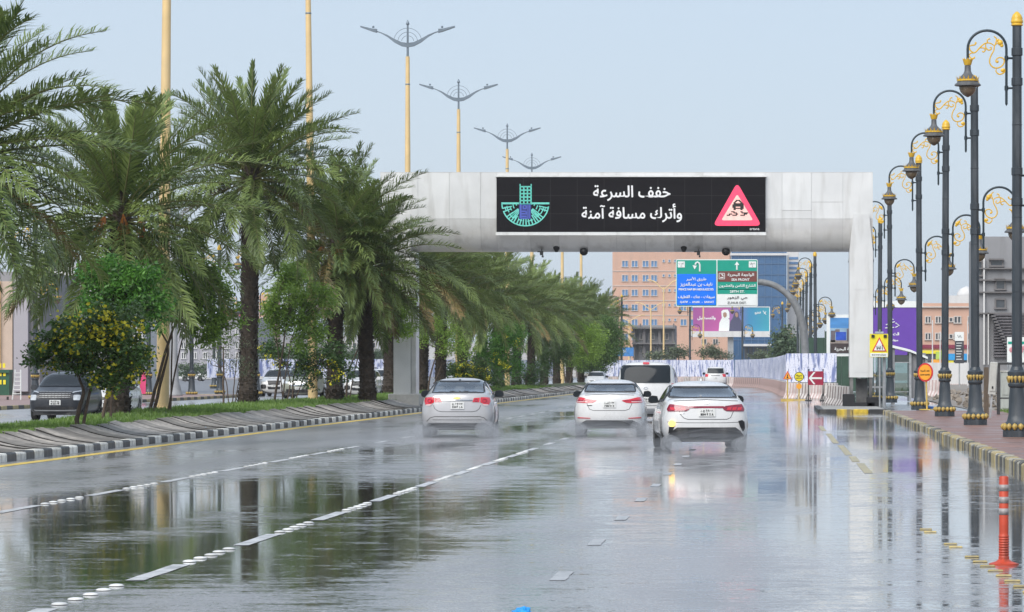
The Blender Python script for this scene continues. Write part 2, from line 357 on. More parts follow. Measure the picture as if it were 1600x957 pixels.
# ------------------------------------------------------------------ left median: kerb, sloping slabs, planted mound
M_kw=mat('kerb_white',(.76,.74,.68),.6,var=.25,scale=7,objvar=.25,dirt=((.2,.19,.17),2,.6))
M_kb=mat('kerb_black',(.035,.035,.036),.5,var=.3,scale=7,objvar=.3,dirt=((.15,.14,.13),2,.5))
M_ky=mat('kerb_yellow',(.42,.34,.17),.6,var=.25,scale=7,objvar=.2,dirt=((.2,.18,.15),2,.6))
M_slab=mat('slope_slab_concrete',(.33,.295,.26),.6,var=.4,scale=2.2,bump=.3,bscale=25,objvar=.4,dirt=((.13,.12,.11),1.6,.7))
def KX(y):  # kerb foot
    return -13.85-.35*min(1,max(0,(y-45)/40)) + max(0,(y-230))**2*0.00006
kerb=bpy.data.objects.new('kerb',None); COL.objects.link(kerb); kerb['kind']='structure'
def kstone(w):
    g=MB(); pr=[(0,-.05),(0,.12),(-.02,.15),(-.2,.155),(-.2,-.05)]; n=len(pr)
    vs=[(a,-w/2,b) for a,b in pr]+[(a,w/2,b) for a,b in pr]
    g.add(vs,[tuple(range(n)),tuple(range(2*n-1,n-1,-1))]+[(i,i+n,(i+1)%n+n,(i+1)%n) for i in range(n)]); return g.mesh('kerb_stone')
k_w=kstone(.82); k_w.materials.append(M_kw); k_b=kstone(.82); k_b.materials.append(M_kb)
for i in range(300):
    y=45+i*.85
    link('kerb_stone',(k_w,k_b)[i%2],None,kerb,(KX(y)+random.uniform(-.012,.012),y,random.uniform(-.01,.01)),(0,0,random.uniform(-.015,.015)))
rest=MB()
for i in range(60):
    y=300+i*.85; rest.mi=i%2; rest.box((KX(y)-.1,y,.05),(.2,.82,.21))
o=rest.build('kerb_row',[M_kw,M_kb],kerb); o['kind']='stuff'
# core under slabs (dark joints) and slab pieces, concave section
SLP=[(-.2,.14),(-.45,.155),(-.8,.2),(-1.15,.28),(-1.45,.38),(-1.6,.42)]
slope=bpy.data.objects.new('median_slope',None); COL.objects.link(slope); slope['kind']='structure'
def slabmesh(w):
    g=MB(); n=len(SLP); vs=[]
    for yy in(-w/2,w/2):
        vs+=[(a,yy,b) for a,b in SLP]
    for yy in(-w/2,w/2):
        vs+=[(a,yy,b-.07) for a,b in SLP]
    fs=[]
    for i in range(n-1):
        fs.append((i,i+1,n+i+1,n+i))
        fs.append((2*n+i,2*n+i+1,i+1,i)); fs.append((n+i,n+i+1,3*n+i+1,3*n+i))
    g.add(vs,fs); g.m=[0 if k%3==0 else 1 for k in range(len(fs))]; me=g.mesh('concrete_slab',auto=40); me.materials.append(M_slab); me.materials.append(M_joint); return me  # slab end faces take the dark joint colour so the joints read as lines
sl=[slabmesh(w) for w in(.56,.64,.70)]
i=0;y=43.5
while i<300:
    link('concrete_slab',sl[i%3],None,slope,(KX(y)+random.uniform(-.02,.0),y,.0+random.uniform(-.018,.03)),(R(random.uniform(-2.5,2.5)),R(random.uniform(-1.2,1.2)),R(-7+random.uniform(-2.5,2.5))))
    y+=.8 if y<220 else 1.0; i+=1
core=MB(); sec=[(-.0,-.03),(-.2,.06),(-.45,.07),(-.8,.11),(-1.15,.18),(-1.6,.33),(-1.75,.36),(-2.6,.44),(-4.0,.5),(-4.7,.42),(-5.3,.18),(-5.6,.1),(-5.62,-.03)]
ys_=[20,45,60,75,84,90,97,104,110,140,180,230,260,290,320,350]; vs=[];n=len(sec)
for y in ys_:
    e=0 if y<349 else 1
    f_=min(1,max(0,(y-84)/20)); vs+=[(KX(y)+a,y,((b if a>-1.7 else b*f_+min(b,.36+.02*a)*(1-f_)) if not e else -.03)) for a,b in sec]
core.add(vs,[(i*n+j,i*n+j+1,(i+1)*n+j+1,(i+1)*n+j) for i in range(len(ys_)-1) for j in range(n-1)])
core.m=[1 if j<5 else 0 for i in range(len(ys_)-1) for j in range(n-1)]
struct('median_ground',core,[M_soil,M_joint])
def MZ(dx,y=200):
    b=MZ_(dx); f_=min(1,max(0,(y-84)/20)); return b*f_+min(b,.36+.02*dx)*(1-f_)
def MZ_(dx):  # mound height over distance from kerb foot
    p=[(-1.6,.33),(-1.75,.36),(-2.6,.44),(-4.0,.5),(-4.7,.42),(-5.3,.18),(-5.6,.1)]
    for (a,b),(c,d) in zip(p,p[1:]):
        if a>=dx>=c: return b+(d-b)*(dx-a)/(c-a)
    return .33
M_grass=leafmat('grass_blade',(.05,.13,.02),(.17,.27,.05),scale=.8,trans=.3,rough=.5)
g=MB(); rg=random.Random(3)
def blade(x,y,z,h,w):
    a=rg.uniform(0,math.pi); dx,dy=math.cos(a)*w,math.sin(a)*w*.3; lx,ly=rg.uniform(-.5,.5)*h,rg.uniform(-.5,.5)*h
    g.add([(x-dx,y-dy,z-.01),(x+dx,y+dy,z-.01),(x+lx,y+ly,z+h)],[(0,1,2)])
for k in range(70000):
    t=rg.random(); y=45+ (t**1.6)*210
    dx=-rg.uniform(1.62,5.1); 
    if rg.random()<.12: dx=-rg.uniform(1.55,1.75)
    ht=rg.uniform(.05,.13)*(1+.8*noise.noise(Vector((dx*1.3,y*.5,0)))); w=.012+.00012*y
    blade(KX(y)+dx,y,MZ(dx,y),max(.03,ht),w)
o=g.build('grass',M_grass); o['kind']='stuff'; tag(o,'short green lawn grass growing on the planted mound beside the striped kerb','grass')

# right pavement
pv=MB(); vs=[]
def KR(y): return 4.0 - .1*math.exp(-((y-60)/12)**2)
pv.add([(4.2,15,.145),(26,15,.145),(26,131,.145),(4.2,131,.145)],[(0,1,2,3)]); pv.add([(4.2,15,-.03),(4.2,15,.145),(4.2,131,.145),(4.2,131,-.03)],[(0,1,2,3)])
pv.add([(4.2,131,.145),(26,131,.145),(26,131,-.03),(4.2,131,-.03)],[(0,1,2,3)])
struct('pavement',pv,M_paving)
rk=bpy.data.objects.new('kerb',None); COL.objects.link(rk); rk['kind']='structure'
def kstone2(w):
    g=MB(); pr=[(0,-.05),(0,.13),(.03,.16),(.2,.165),(.2,-.05)]; n=len(pr)
    vs=[(a,-w/2,b) for a,b in pr]+[(a,w/2,b) for a,b in pr]
    g.add(vs,[tuple(range(n)),tuple(range(2*n-1,n-1,-1))]+[(i,i+n,(i+1)%n+n,(i+1)%n) for i in range(n)]); return g.mesh('kerb_stone')
ka=kstone2(.46); ka.materials.append(M_ky); kb=kstone2(.46); kb.materials.append(mat('kerb_dull_cream',(.42,.39,.31),.6,var=.25,scale=7,objvar=.25,dirt=((.2,.19,.16),2,.7))); kc=kstone2(.46); kc.materials.append(mat('kerb_dull_grey',(.10,.098,.09),.6,var=.3,scale=7,objvar=.3,dirt=((.2,.19,.16),2,.7)))
for i in range(228):
    y=20+i*.49; link('kerb_stone',(ka,kc,kb,kc)[i%4] if i%8!=3 else ka,None,rk,(3.99+random.uniform(-.012,.012),y,random.uniform(-.012,.012)),(0,R(random.uniform(-1,2)),random.uniform(-.02,.02)))
o=MB(); o.add([(7.9,95,.2),(15,95,.2),(15,127,.2),(8.6,127,.2)],[(0,1,2,3)]); struct('lawn_soil',o,M_soil)
g=MB()
for k in range(9000):
    blade(rg.uniform(7.9,13.5),rg.uniform(95,126),.2,rg.uniform(.05,.14),.02)
o=g.build('grass',M_grass); o['kind']='stuff'; tag(o,'strip of green grass behind the red pavement near the grey cabinet','grass')

# ------------------------------------------------------------------ gantry with the message board
SG=37.5; YG=FPX/SG
M_clad=mat('gantry_cladding',(.80,.79,.77),.32,metal=.5,var=.05,scale=.9,objvar=.06,spec=.6,coat=.2,dirt=((.5,.48,.44),.9,.4))
M_clad2=mat('gantry_cladding_grey',(.66,.65,.63),.32,metal=.5,var=.08,scale=.9,objvar=.06,spec=.6,dirt=((.3,.29,.27),1,.4))
gan=thing('gantry','pale metal gantry spanning the road and carrying the black message board','gantry',(GX(1345,SG),YG,0))
gx=GX(1345,SG)
def gl(x,y,s=SG): return (GX(x,s)-gx, EYE+(HY-y)/s)   # local x,z on the gantry plane
x0,_=gl(594,0); x1,_=gl(1364,0); zt=EYE+(HY-270)/SG; zb=EYE+(HY-393)/SG
# beam section in (y,z): flat upper face, rounded underside
dep=1.9; secF=[(0,zt),(0,zb+1.35)]
for k in range(1,9):
    a=k/8*math.pi/2; secF.append((.95-.95*math.cos(a),zb+1.35-1.35*math.sin(a)))
back=[(dep,zb+.5),(dep,zt-.1),(dep-.1,zt)]
ins=MB(); pr=[(p[0]+.03,p[1]+(-.03 if i==0 else 0.02)) for i,p in enumerate(secF)]+[(dep,zb+.05),(dep,zt-.03)]
ins.prism(pr,x0+.02,x1-.02,plane='yz'); ins.build('beam_core',M_clad2,gan)
def panel(xa,xb,sec,name='cladding_panel',m=M_clad,thick=.028,tilt=0):
    g=MB(); n=len(sec); xa+=.006; xb-=.006; vs=[]
    for xx in(xa,xb): vs+=[(xx,a-thick*0+tilt*(xx-xa),b) for a,b in sec]
    for xx in(xa,xb): vs+=[(xx,a+.028,b+.012) for a,b in sec]
    fs=[(i,i+1,n+i+1,n+i) for i in range(n-1)]+[(0,n,3*n,2*n),(n-1,3*n-1,4*n-1,2*n-1)]
    fs+=[(2*n+i,2*n+i+1,i+1,i) for i in range(n-1)]+[(n+i,n+i+1,3*n+i+1,3*n+i) for i in range(n-1)]
    g.add(vs,fs); return g.build(name,m,gan,auto=35)
cols=[594,653,702,751,776]; 
colsR=[1196,1222,1268,1317,1364]
zm=zb+1.35
for cs in(cols,colsR):
    for a,b in zip(cs,cs[1:]):
        xa,xb=gl(a,0)[0],gl(b,0)[0]
        if a in(1222,1268): 
            zq=zm+(.7 if a==1268 else .35)
            panel(xa,xb,[(0,zt-.004),(0,zq+.006)],tilt=random.uniform(-.012,.012)); panel(xa,xb,[(0,zq-.006),(0,zm+.006)],tilt=random.uniform(-.01,.01))
        else: panel(xa,xb,[(0,zt-.004),(0,zm+.006)],tilt=random.uniform(-.012,.012))
        panel(xa,xb,[(p[0],p[1]-(.006 if i==0 else 0)) for i,p in enumerate(secF[1:])],m=M_clad)
low=[776,828,873,917,963,1008,1053,1098,1143,1196]
for a,b in zip(low,low[1:]):
    xa,xb=gl(a,0)[0],gl(b,0)[0]
    panel(xa,xb,[(p[0],p[1]-(.006 if i==0 else 0)) for i,p in enumerate(secF[1:])],m=M_clad2 if a in(828,1053) else M_clad)
    panel(xa,xb,[(0,zt-.004),(0,zm+.006)],m=M_clad)
cap=MB(); cap.box(((x0+x1)/2,dep/2,zt+.012),(x1-x0,dep,.02)); cap.build('beam_top',M_clad,gan)
led=MB(); la,lb=gl(776.5,0)[0],gl(1196,0)[0]; zl0=gl(0,363)[1]; zl1=gl(0,278)[1]
led.box(((la+lb)/2,-.12,(zl0+zl1)/2),(lb-la,.22,zl1-zl0)); 
M_led=mat('display_face',(.009,.008,.010),.8,spec=.2,var=.15,scale=.6,stretch=(1,1,6))
scr=led.build('display_screen',M_led,gan)
gr=MB(); rr=random.Random(5)
for k in range(1,10): gr.box((la+(lb-la)*k/10,-.2325,(zl0+zl1)/2),(.012,.004,zl1-zl0-.02))
for k in range(1,3): gr.box(((la+lb)/2,-.2325,zl0+(zl1-zl0)*k/3),(lb-la-.04,.0035,.012))
gr.build('module_joint',mat('display_joint',(.018,.016,.019),.6),scr)
led=MB(); led.box(((la+lb)/2,-.13,zl0-.075),(lb-la+.06,.24,.13)); led.box(((la+lb)/2,-.13,zl1+.05),(lb-la+.1,.24,.06))
led.build('display_frame',M_clad,gan)
YS=-.238
M_ledw=mat('display_white_pixels',(.5,.5,.5),.5,var=.15,scale=8,emit=((.8,.8,.82),.42))
M_ledt=mat('display_teal_pixels',(.1,.35,.3),.5,emit=((.10,.50,.43),.62),var=.25,scale=10)
M_ledb=mat('display_blue_pixels',(.05,.08,.35),.5,emit=((.09,.12,.45),.5))
M_ledn=mat('display_navy_pixels',(.02,.03,.12),.5,emit=((.012,.02,.11),.6))
M_ledr=mat('display_red_pixels',(.6,.05,.1),.5,emit=((.85,.045,.13),.78),var=.25,scale=9)
M_ledp=mat('display_pale_pixels',(.6,.45,.4),.5,emit=((.74,.32,.28),.8),var=.2,scale=5)
M_ledk=mat('display_dark_pixels',(.02,.015,.015),.5)
a,b=gl(987.5,302.5); text('display_text',ar('خفف السرعة'),(a,YS,b),scr,M_ledw,width=120/SG,height=24/SG,bold=.012)
a,b=gl(987.5,333.5); text('display_text',ar('وأترك مسافة آمنة'),(a,YS,b),scr,M_ledw,width=156/SG,height=28.5/SG,bold=.012)
a,b=gl(1179,358.5); text('display_text','artana',(a,YS,b),scr,M_ledw,width=15/SG)
# warning triangle with skidding car
def rtri(cx,y0,y1,hw,rad,n=5):
    P=[(cx,y0),(cx+hw,y1),(cx-hw,y1)]; out=[]
    for i in range(3):
        p=Vector(P[i]); a=(Vector(P[i-1])-p).normalized(); b=(Vector(P[(i+1)%3])-p).normalized()
        for k in range(n+1):
            t=k/n; out.append(tuple(p+(a*(1-t)**2+b*t*t)*rad))
    return out
def flat(pts,y,name,m,parent,th=.004):
    g=MB(); g.prism([gl(*p) for p in pts],y,y-th); return g.build(name,m,parent)
flat(rtri(1152,286,353.5,38,9),YS,'warning_triangle',M_ledr,scr)
flat(rtri(1152,304,345,25,4),YS-.006,'warning_triangle_field',M_ledp,scr)
def pxshape(rects,y,name,m,parent,ox,oy,u):
    g=MB()
    for (x,yy,w,h) in rects:
        a=gl(ox+x*u,oy+yy*u); b=gl(ox+(x+w)*u,oy+(yy+h)*u); g.box(((a[0]+b[0])/2,y,(a[1]+b[1])/2),(b[0]-a[0],.006,a[1]-b[1]))
    return g.build(name,m,parent)
pxshape([(4,0,4,1),(3,1,2,1),(7,1,2,1),(2,2,2,1),(8,2,2,1),(2,3,9,1),(1,4,10,2),(1,6,3,1),(8,6,3,1),(2,7,9,1),(2,8,2,1),(8,8,2,1),(0,10,3,1),(2,11,3,1),(4,12,2,1),(1,13,4,1),(-2,12,3,1),(8,10,2,1),(9,11,3,1),(11,12,3,1),(8,13,4,1),(12,11,3,1),(-4,13,3,1)],YS-.014,'warning_pictogram',M_ledk,scr,1142.6,313,1.78)
# emblem: tower above a half disc of square script
ex,ey=823,0
pxs=[]
for c in range(4): pxs.append((c*5.2,0,1.9,26))
for r_ in range(6): pxs.append((0,r_*5,17.5,1.9))
pxs+=[(0,-3,1.5,3),(16,-3,1.5,3)]
pxshape(pxs,YS,'emblem_tower',M_ledt,scr,812.5,291.5,1.08)
pxshape([(0,0,19,24)],YS,'emblem_base',M_ledn,scr,811.5,319,1)
pxshape([(2,1,1.8,22),(6,2,6,1.6),(6,2,1.6,6),(10.5,2,1.6,6),(6,7,6,1.6),(4,11,8,1.6),(10.5,11,1.6,6),(4,15,6,1.6),(13.5,1,1.2,22),(16.2,1,1.2,22),(4,19,8,1.5),(2,22,12,1.4)],YS-.006,'emblem_base_script',M_ledb,scr,811.5,319,1)
g=MB(); cx,cy,RR=821.5,318.5,37.5
def arcseg(r0,r1,a0,a1,n=6):
    vs=[];m_=max(2,int(abs(a1-a0)/5)+1)
    for k in range(m_+1):
        t=R(a0+(a1-a0)*k/m_)
        for r in(r0,r1):
            p=gl(cx+r*math.cos(t),cy+r*math.sin(t)*.96); vs.append((p[0],YS,p[1]))
    g.add(vs,[(2*k,2*k+1,2*k+3,2*k+2) for k in range(m_)])
def rad(a,r0,r1,w=1.9):
    t=R(a); c,s_=math.cos(t),math.sin(t); vs=[]
    for r,q in((r0,-w/2),(r1,-w/2),(r1,w/2),(r0,w/2)):
        p=gl(cx+r*c-q*s_,cy+(r*s_+q*c)*.96); vs.append((p[0],YS-.001*(a%3),p[1]))
    g.add(vs,[(0,1,2,3)])
arcseg(RR-2,RR,8,160); arcseg(RR-2,RR,166,179)
for a_ in (12,20,40,47,55,62,71,80,88,96,104,112,121,128,136,143,158,167): rad(a_,RR-12-(a_*7%5),RR-1)
for a_ in (38,44,50,56,124,130,136,142): rad(a_,14,RR-8,1.7)
for (r0,a0,a1) in((30,12,36),(25,16,34),(33,14,24),(20,10,30),(30,66,84),(25,92,116),(29,100,112),(31,128,146),(30,150,172),(25,152,168),(20,155,176),(33,158,170),(15,165,178),(15,4,16)): arcseg(r0-1.6,r0,a0,a1)
for xa,xb in((784,812),(831.5,859)):
    p=gl(xa,317); q=gl(xb,320); g.add([(p[0],YS,p[1]),(q[0],YS,p[1]),(q[0],YS,q[1]),(p[0],YS,q[1])],[(0,1,2,3)])
g.build('emblem_script',M_ledt,scr)
# dome cameras below the beam
for xx,k in((845,2),(868,1),(911,0),(1068,1),(1091,2),(1134,0)):
    g=MB(); a,b=gl(xx,393)
    if k==0: g.lathe([(.03,0),(.05,-.06),(.13,-.12),(.18,-.22),(.16,-.32),(.08,-.40),(0,-.41)],(a,.6,b+.25),n=16)
    elif k==1: g.lathe([(.19,.03),(.19,-.05),(.11,-.16),(.06,-.26),(0,-.27)],(a,.6,b+.25),n=14)
    else: g.tube([(a,.6,b+.3),(a,.6,b)],.02); g.box((a,.5,b-.08),(.13,.26,.13)); g.box((a+.05,.45,b-.2),(.07,.2,.08)); g.box((a-.05,.5,b-.0),(.26,.05,.05))
    g.lathe([(.05,.25),(.05,0)],(a,.6,b+.2),n=8)
    g.build('camera_dome' if k==0 else 'camera_housing',M_black,gan,auto=40)
# posts
def gpost(cx,zbase,ztop,w0,w1,front,par=gan):
    g=MB(); y0,y1=-.16,1.35
    vs=[]
    for z,w in((zbase,w0),(zb,w0),(ztop,w1)):
        yb=1.35 if z<=zb else .0
        vs+=[(cx-w/2,y0,z),(cx+w/2,y0,z),(cx+w/2,yb,z),(cx-w/2,yb,z)]
    g.add(vs,[(3,2,1,0)]+[(i+a,i+(a+1)%4,i+4+(a+1)%4,i+4+a) for i in(0,4) for a in range(4)]+[(8,9,10,11)])
    return g
a,_=gl(1345.5,0); P=gpost(a,gl(0,590)[1],gl(0,335)[1],.98,.66,True); P.build('post',M_clad,gan)
g=MB(); g.box((a,-.166,gl(0,520)[1]),(.62,.012,3.3)); g.box((a,-.166,gl(0,425)[1]),(.62,.012,1.5)); g.build('cladding_panel',M_clad,gan)
g=MB(); g.lathe([(.11,0),(.11,.012)],(a-.05,-.17,gl(0,411)[1]),n=16,axis='y'); g.build('round_plate',M_grey,gan)
g=MB(); zq=gl(0,590)[1]
for dx in(-.4,.4):
    for dy in(-.05,1.2): g.box((a+dx,dy,zq/2+.05),(.13,.13,zq-.12))
g.box((a+.05,.9,zq/2),(.5,.3,zq-.1)); g.build('post_core',mat('stained_steel',(.16,.155,.15),.6,var=.4,scale=3,dirt=((.04,.04,.04),1,.8)),gan)
g=MB(); g.bbox((a-.52,.0,.4),(.5,.7,.5),.02); g.bbox((a+.5,-.1,.33),(.55,.6,.4),.02); g.box((a,.3,.22),(1.1,1.4,.15)); g.build('ballast_box',M_black,gan)
a2,_=gl(629,0); P=gpost(a2,.62,gl(0,335)[1],.72,.66,True); P.build('post',M_clad,gan)
g=MB(); g.box((a2+.47,.55,3.6),(.2,1.3,5.9)); g.build('post_flange',M_clad2,gan)
g=MB(); g.bbox((a2+.1,.5,.3),(1.3,2.0,.72),.03); g.build('footing',M_conlight,gan)
# striped traffic island under the right post
isl=bpy.data.objects.new('traffic_island',None); COL.objects.link(isl); isl['kind']='structure'; isl.location=(0,0,0)
sI=41.0; yI=FPX/sI
xs=[1281,1307,1357,1386]
g=MB(); g.bbox(((GX(1283,sI)+GX(1386,sI))/2,yI+7.6,.06),(GX(1386,sI)-GX(1283,sI)-.05,14.9,.16),.01); g.build('island_top',M_concrete,isl)
M_isy=mat('island_yellow',(.6,.42,.04),.5,var=.3,scale=5,dirt=((.15,.13,.1),1.5,.9))
for (p,q),m_ in zip(zip(xs,xs[1:]),(M_kb,M_isy,M_kb)):
    n_=max(1,round((q-p)/26))
    for k in range(n_):
        xa=GX(p+(q-p)*k/n_,sI); xb=GX(p+(q-p)*(k+1)/n_,sI); g=MB(); g.bbox(((xa+xb)/2,yI+.08,.075),(xb-xa-.015,.24,.17),.02); g.build('kerb_stone',m_,isl)
for k in range(15):
    g=MB(); g.bbox((GX(1283,sI),yI+.65+k*.95,.075),(.24,.92,.17),.02); g.build('kerb_stone',M_kb,isl)
# ------------------------------------------------------------------ street lamps
# ornate lamp posts of the pavement
AP=(252,)
def gpts(L,mx=625.,k=469.):
    return [((x-mx)/k,0,(252-y)/k) for x,y in L]
def smooth(pts,n=4):
    P=[Vector(p) for p in pts]; out=[]
    for i in range(len(P)-1):
        p0=P[max(i-1,0)];p1=P[i];p2=P[i+1];p3=P[min(i+2,len(P)-1)]
        for k in range(n):
            t=k/n; out.append(.5*((2*p1)+(-p0+p2)*t+(2*p0-5*p1+4*p2-p3)*t*t+(-p0+3*p1-3*p2+p3)*t**3))
    out.append(P[-1]); return out
SCR=[[(575,200),(535,192),(500,215),(490,270),(455,335),(447,400),(480,445),(530,455),(580,430),(603,385),(590,352),(550,343),(518,362),(512,388),(530,400)],
 [(520,455),(513,490),(545,522),(590,512),(612,482),(590,462),(565,472)],
 [(500,222),(455,192),(400,192),(345,235),(295,288),(250,297),(226,315)],
 [(222,225),(255,213),(285,208),(302,190),(290,178)],[(224,318),(245,350),(275,355),(282,338)],
 [(405,192),(403,232),(430,264),(462,257),(463,236),(445,232)],[(345,240),(385,242),(400,262),(380,285),(366,272)],
 [(425,190),(420,160),(440,142),(452,152)],[(500,215),(520,150),(490,118)],[(228,230),(238,268),(275,292)]]
def lamp_meshes():
    d={}
    g=MB(); g.lathe([(.33,0),(.33,.14),(.30,.16),(.30,.3),(.235,.36),(.20,.5),(.185,.9),(.165,1.12),(.2,1.15),(.21,1.2),(.18,1.24),(.2,1.3),(.2,1.38),(.22,1.44),(.22,1.48),(.16,1.52),(.13,1.6)],n=12,ph=.5); d['base']=g.mesh('base',auto=35)
    g=MB(); g.lathe([(.125,1.55),(.122,4),(.11,9.38)],n=8,ph=.5)
    for z in(5.35,6.04,8.08,8.76): g.lathe([(.118,z-.09),(.135,z-.08),(.135,z+.08),(.118,z+.09)],n=8,ph=.5)
    for z in(3.3,5.0,7.1): g.lathe([(.112,z-.012),(.13,z),(.112,z+.012)],n=8,ph=.5)
    d['pole']=g.mesh('pole')
    g=MB(); g.lathe([(.125,9.35),(.14,9.37),(.12,9.4),(.14,9.43),(.14,9.47),(.125,9.49),(.13,9.52),(.1,9.6),(.03,9.67),(0,9.68)],n=14); d['cap']=g.mesh('cap',auto=50)
    def buds(r,z,n,a,b,tip):
        g=MB()
        for k in range(n):
            t=2*math.pi*k/n; c=(r*math.cos(t),r*math.sin(t)); 
            g.lathe([(0,-b*1.0),(a*.5,-b*.7),(a,0),(a*.75,b*.6),(0,b)] if not tip else [(0,-b*1.3),(a*.45,-b*.6),(a,b*.3),(a*.8,b*.8),(0,b)],(c[0],c[1],z),n=6)
        return g
    d['ring1']=buds(.31,.235,14,.07,.085,False).mesh('gold_ring',smooth=True); d['ring2']=buds(.2,1.32,14,.045,.075,True).mesh('gold_ring',smooth=True)
    # arm in local frame: origin = arch centre on the vertical tube, arch goes to -x
    g=MB(); pts=[(0,0,-1.25),(0,0,-.05)]+[(-.44+.44*math.cos(a),0,.42*math.sin(a)) for a in [math.pi*k/16 for k in range(17)]]+[(-.88,0,-.36)]
    g.tube(pts,.03,8); g.lathe([(.0,-1.3),(.02,-1.27),(.03,-1.25)],n=8); d['tube']=g
    for z in(-.21,-.89): g.tube([(-.02,0,z),(.17,0,z)],.028,6); g.lathe([(.045,z-.05),(.045,z+.05)],n=8)
    d['arm']=g.mesh('arm',auto=60)
    g=MB()
    for L in SCR:
        P=smooth(gpts(L),3); r=[.018*(1-.45*abs(2*i/(len(P)-1)-1)**3) for i in range(len(P))]; g.tube(P,r,5)
    for (x,y,r) in((558,185,.07),(575,215,.045),(535,160,.04),(585,480,.05),(528,388,.035),(298,188,.025),(282,345,.025)):
        p=gpts([(x,y)])[0]; g.lathe([(0,-r*.5),(r*.8,-r*.25),(r,0),(r*.8,r*.25),(0,r*.5)],p,n=7,axis='y')
    d['scroll']=g.mesh('scroll',auto=70)
    g=MB(); n=12
    g.mi=1; g.lathe([(.075,-.49),(.085,-.47),(.115,-.36),(.1,-.36),(.06,-.44)],n=n)
    for k in range(8):
        t=2*math.pi*k/8; g.lathe([(.018,0),(0,.045)],(.108*math.cos(t),.108*math.sin(t),-.365),n=4)
    g.mi=0; g.lathe([(.07,-.5),(.075,-.62),(.1,-.68),(.17,-.75),(.24,-.82),(.24,-.88),(.3,-.93),(.3,-.96),(.19,-.97)],n=n)
    g.mi=1
    g.lathe([(.235,-.82),(.25,-.815),(.25,-.85),(.24,-.86)],n=n)
    for k in range(16):
        t=2*math.pi*k/16; c,s_=math.cos(t),math.sin(t); q=.03
        g.add([(.24*c-q*s_,.24*s_+q*c,-.83),(.24*c+q*s_,.24*s_-q*c,-.83),(.285*c,.285*s_,-.73),(.235*c,.235*s_,-.83)],[(0,1,2),(1,3,2),(3,0,2)])
    d['lantern']=g.mesh('lantern',auto=40)
    g=MB(); g.lathe([(.2,-.965),(.195,-1.02),(.165,-1.1),(.1,-1.17),(.03,-1.21),(0,-1.22)],n=14); d['globe']=g.mesh('globe',smooth=True)
    return d
LM=lamp_meshes()
M_globe=mat('smoked_globe',(.17,.13,.085),.25,var=.3,scale=8,coat=.3)
M_lant=mat('lantern_metal',(.10,.105,.11),.5,var=.25,scale=9)
def make_lamp(label,X,Y,group,arms=('l','r'),first=[None],zb=.145,rz=0):
    if first[0] is None:
        t=thing('ornate_lamp_post',label,'lamp post',(X,Y,zb),rz,group)
        link('base',LM['base'],M_post,t); link('pole',LM['pole'],M_post,t); link('cap',LM['cap'],M_gold,t); link('gold_ring',LM['ring1'],M_goldd,t); link('gold_ring',LM['ring2'],M_goldd,t)
        for side in('l','r'):
            a=link('arm',LM['arm'],M_armp,t,(-.24 if side=='l' else .24,0,8.97-.145 if side=='l' else 6.3-.145),(0,0,0 if side=='l' else math.pi))
            link('scroll',LM['scroll'],M_gold,a)
            b=link('lantern',LM['lantern'],[M_lant,M_gold],a,(-.88,0,.12)); 
            g_=link('globe',LM['globe'],M_globe,a,(-.88,0,.12))
        first[0]=t; return t
    t=copy_tree(first[0]); t.location=(X,Y,zb); t.rotation_euler=(0,0,rz); t['label']=label; t['group']=group; q=random.Random(int(X*100+Y*7)); t.rotation_euler=(R(q.uniform(-.35,.35)),R(q.uniform(-.35,.35)),rz+q.uniform(-.04,.04)); return t
GR='ornate lamp posts along the right pavement'
def lampx(x,s,label,group,zb=.145,rz=0): return make_lamp(label,GX(x,s),FPX/s,group,zb=zb,rz=rz)
lampx(1589,68.7,'ornate lamp post at the right frame edge, its gold cap highest against the sky',GR)
lampx(1524,56.5,'ornate lamp post second nearest on the red pavement, beside the tilted grey meter box',GR)
lampx(1476,47.9,'ornate lamp post on red pavement just right of the round orange road sign',GR)
lampx(1437,41.2,'ornate lamp post whose base stands half behind the round orange road sign',GR)
lampx(1391,34.0,'ornate lamp post right of the yellow triangle warning sign, in front of the bus shelter',GR)
lampx(1374,29.8,'ornate lamp post directly behind the yellow triangle warning sign',GR,0)
lampx(1361,26.5,'ornate lamp post beside the pale gantry post, half hidden behind its right edge',GR,0)
G2='ornate lamp posts receding behind the printed site hoarding'
for x,s,l in((1274.5,23.0,'ornate lamp post nearest in the dense row behind the hoarding, left of the gantry post'),(1266,20.8,'second ornate lamp post in the dense row behind the hoarding'),(1259.5,18.9,'third ornate lamp post in the dense row behind the hoarding'),
    (1254.5,17.2,'fourth ornate lamp post in the dense row behind the hoarding'),(1250,15.8,'fifth ornate lamp post in the dense row behind the hoarding'),(1246.5,14.6,'farthest ornate lamp post of the dense row behind the hoarding'),
    (1222,13.2,'slim distant ornate lamp post in front of the blue glass building'),(1160,14.2,'distant ornate lamp post under the right half of the green direction sign'),(1078,14.2,'distant ornate lamp post under the blue half of the direction sign'),
    (971,14.6,'distant ornate lamp post at the end of the palm row before the salmon building')):
    lampx(x,s,l,G2,0)
G3='ornate lamp posts across the far carriageway'
for x,s,l in((55,30,'ornate lamp post across the far carriageway behind the charcoal SUV'),(232,26,'ornate lamp post across the far carriageway left of the slanting tree trunk'),(299.5,25.7,'ornate lamp post beyond the far carriageway, right of the thick grey mast'),(334,18,'small distant ornate lamp post near the parked cars across the road'),
    (343.5,24.3,'ornate lamp post across the road seen just behind the staked sapling'),(401,25.5,'ornate lamp post across the road right of the tall date palm trunk')):
    lampx(x,s,l,G3,0)

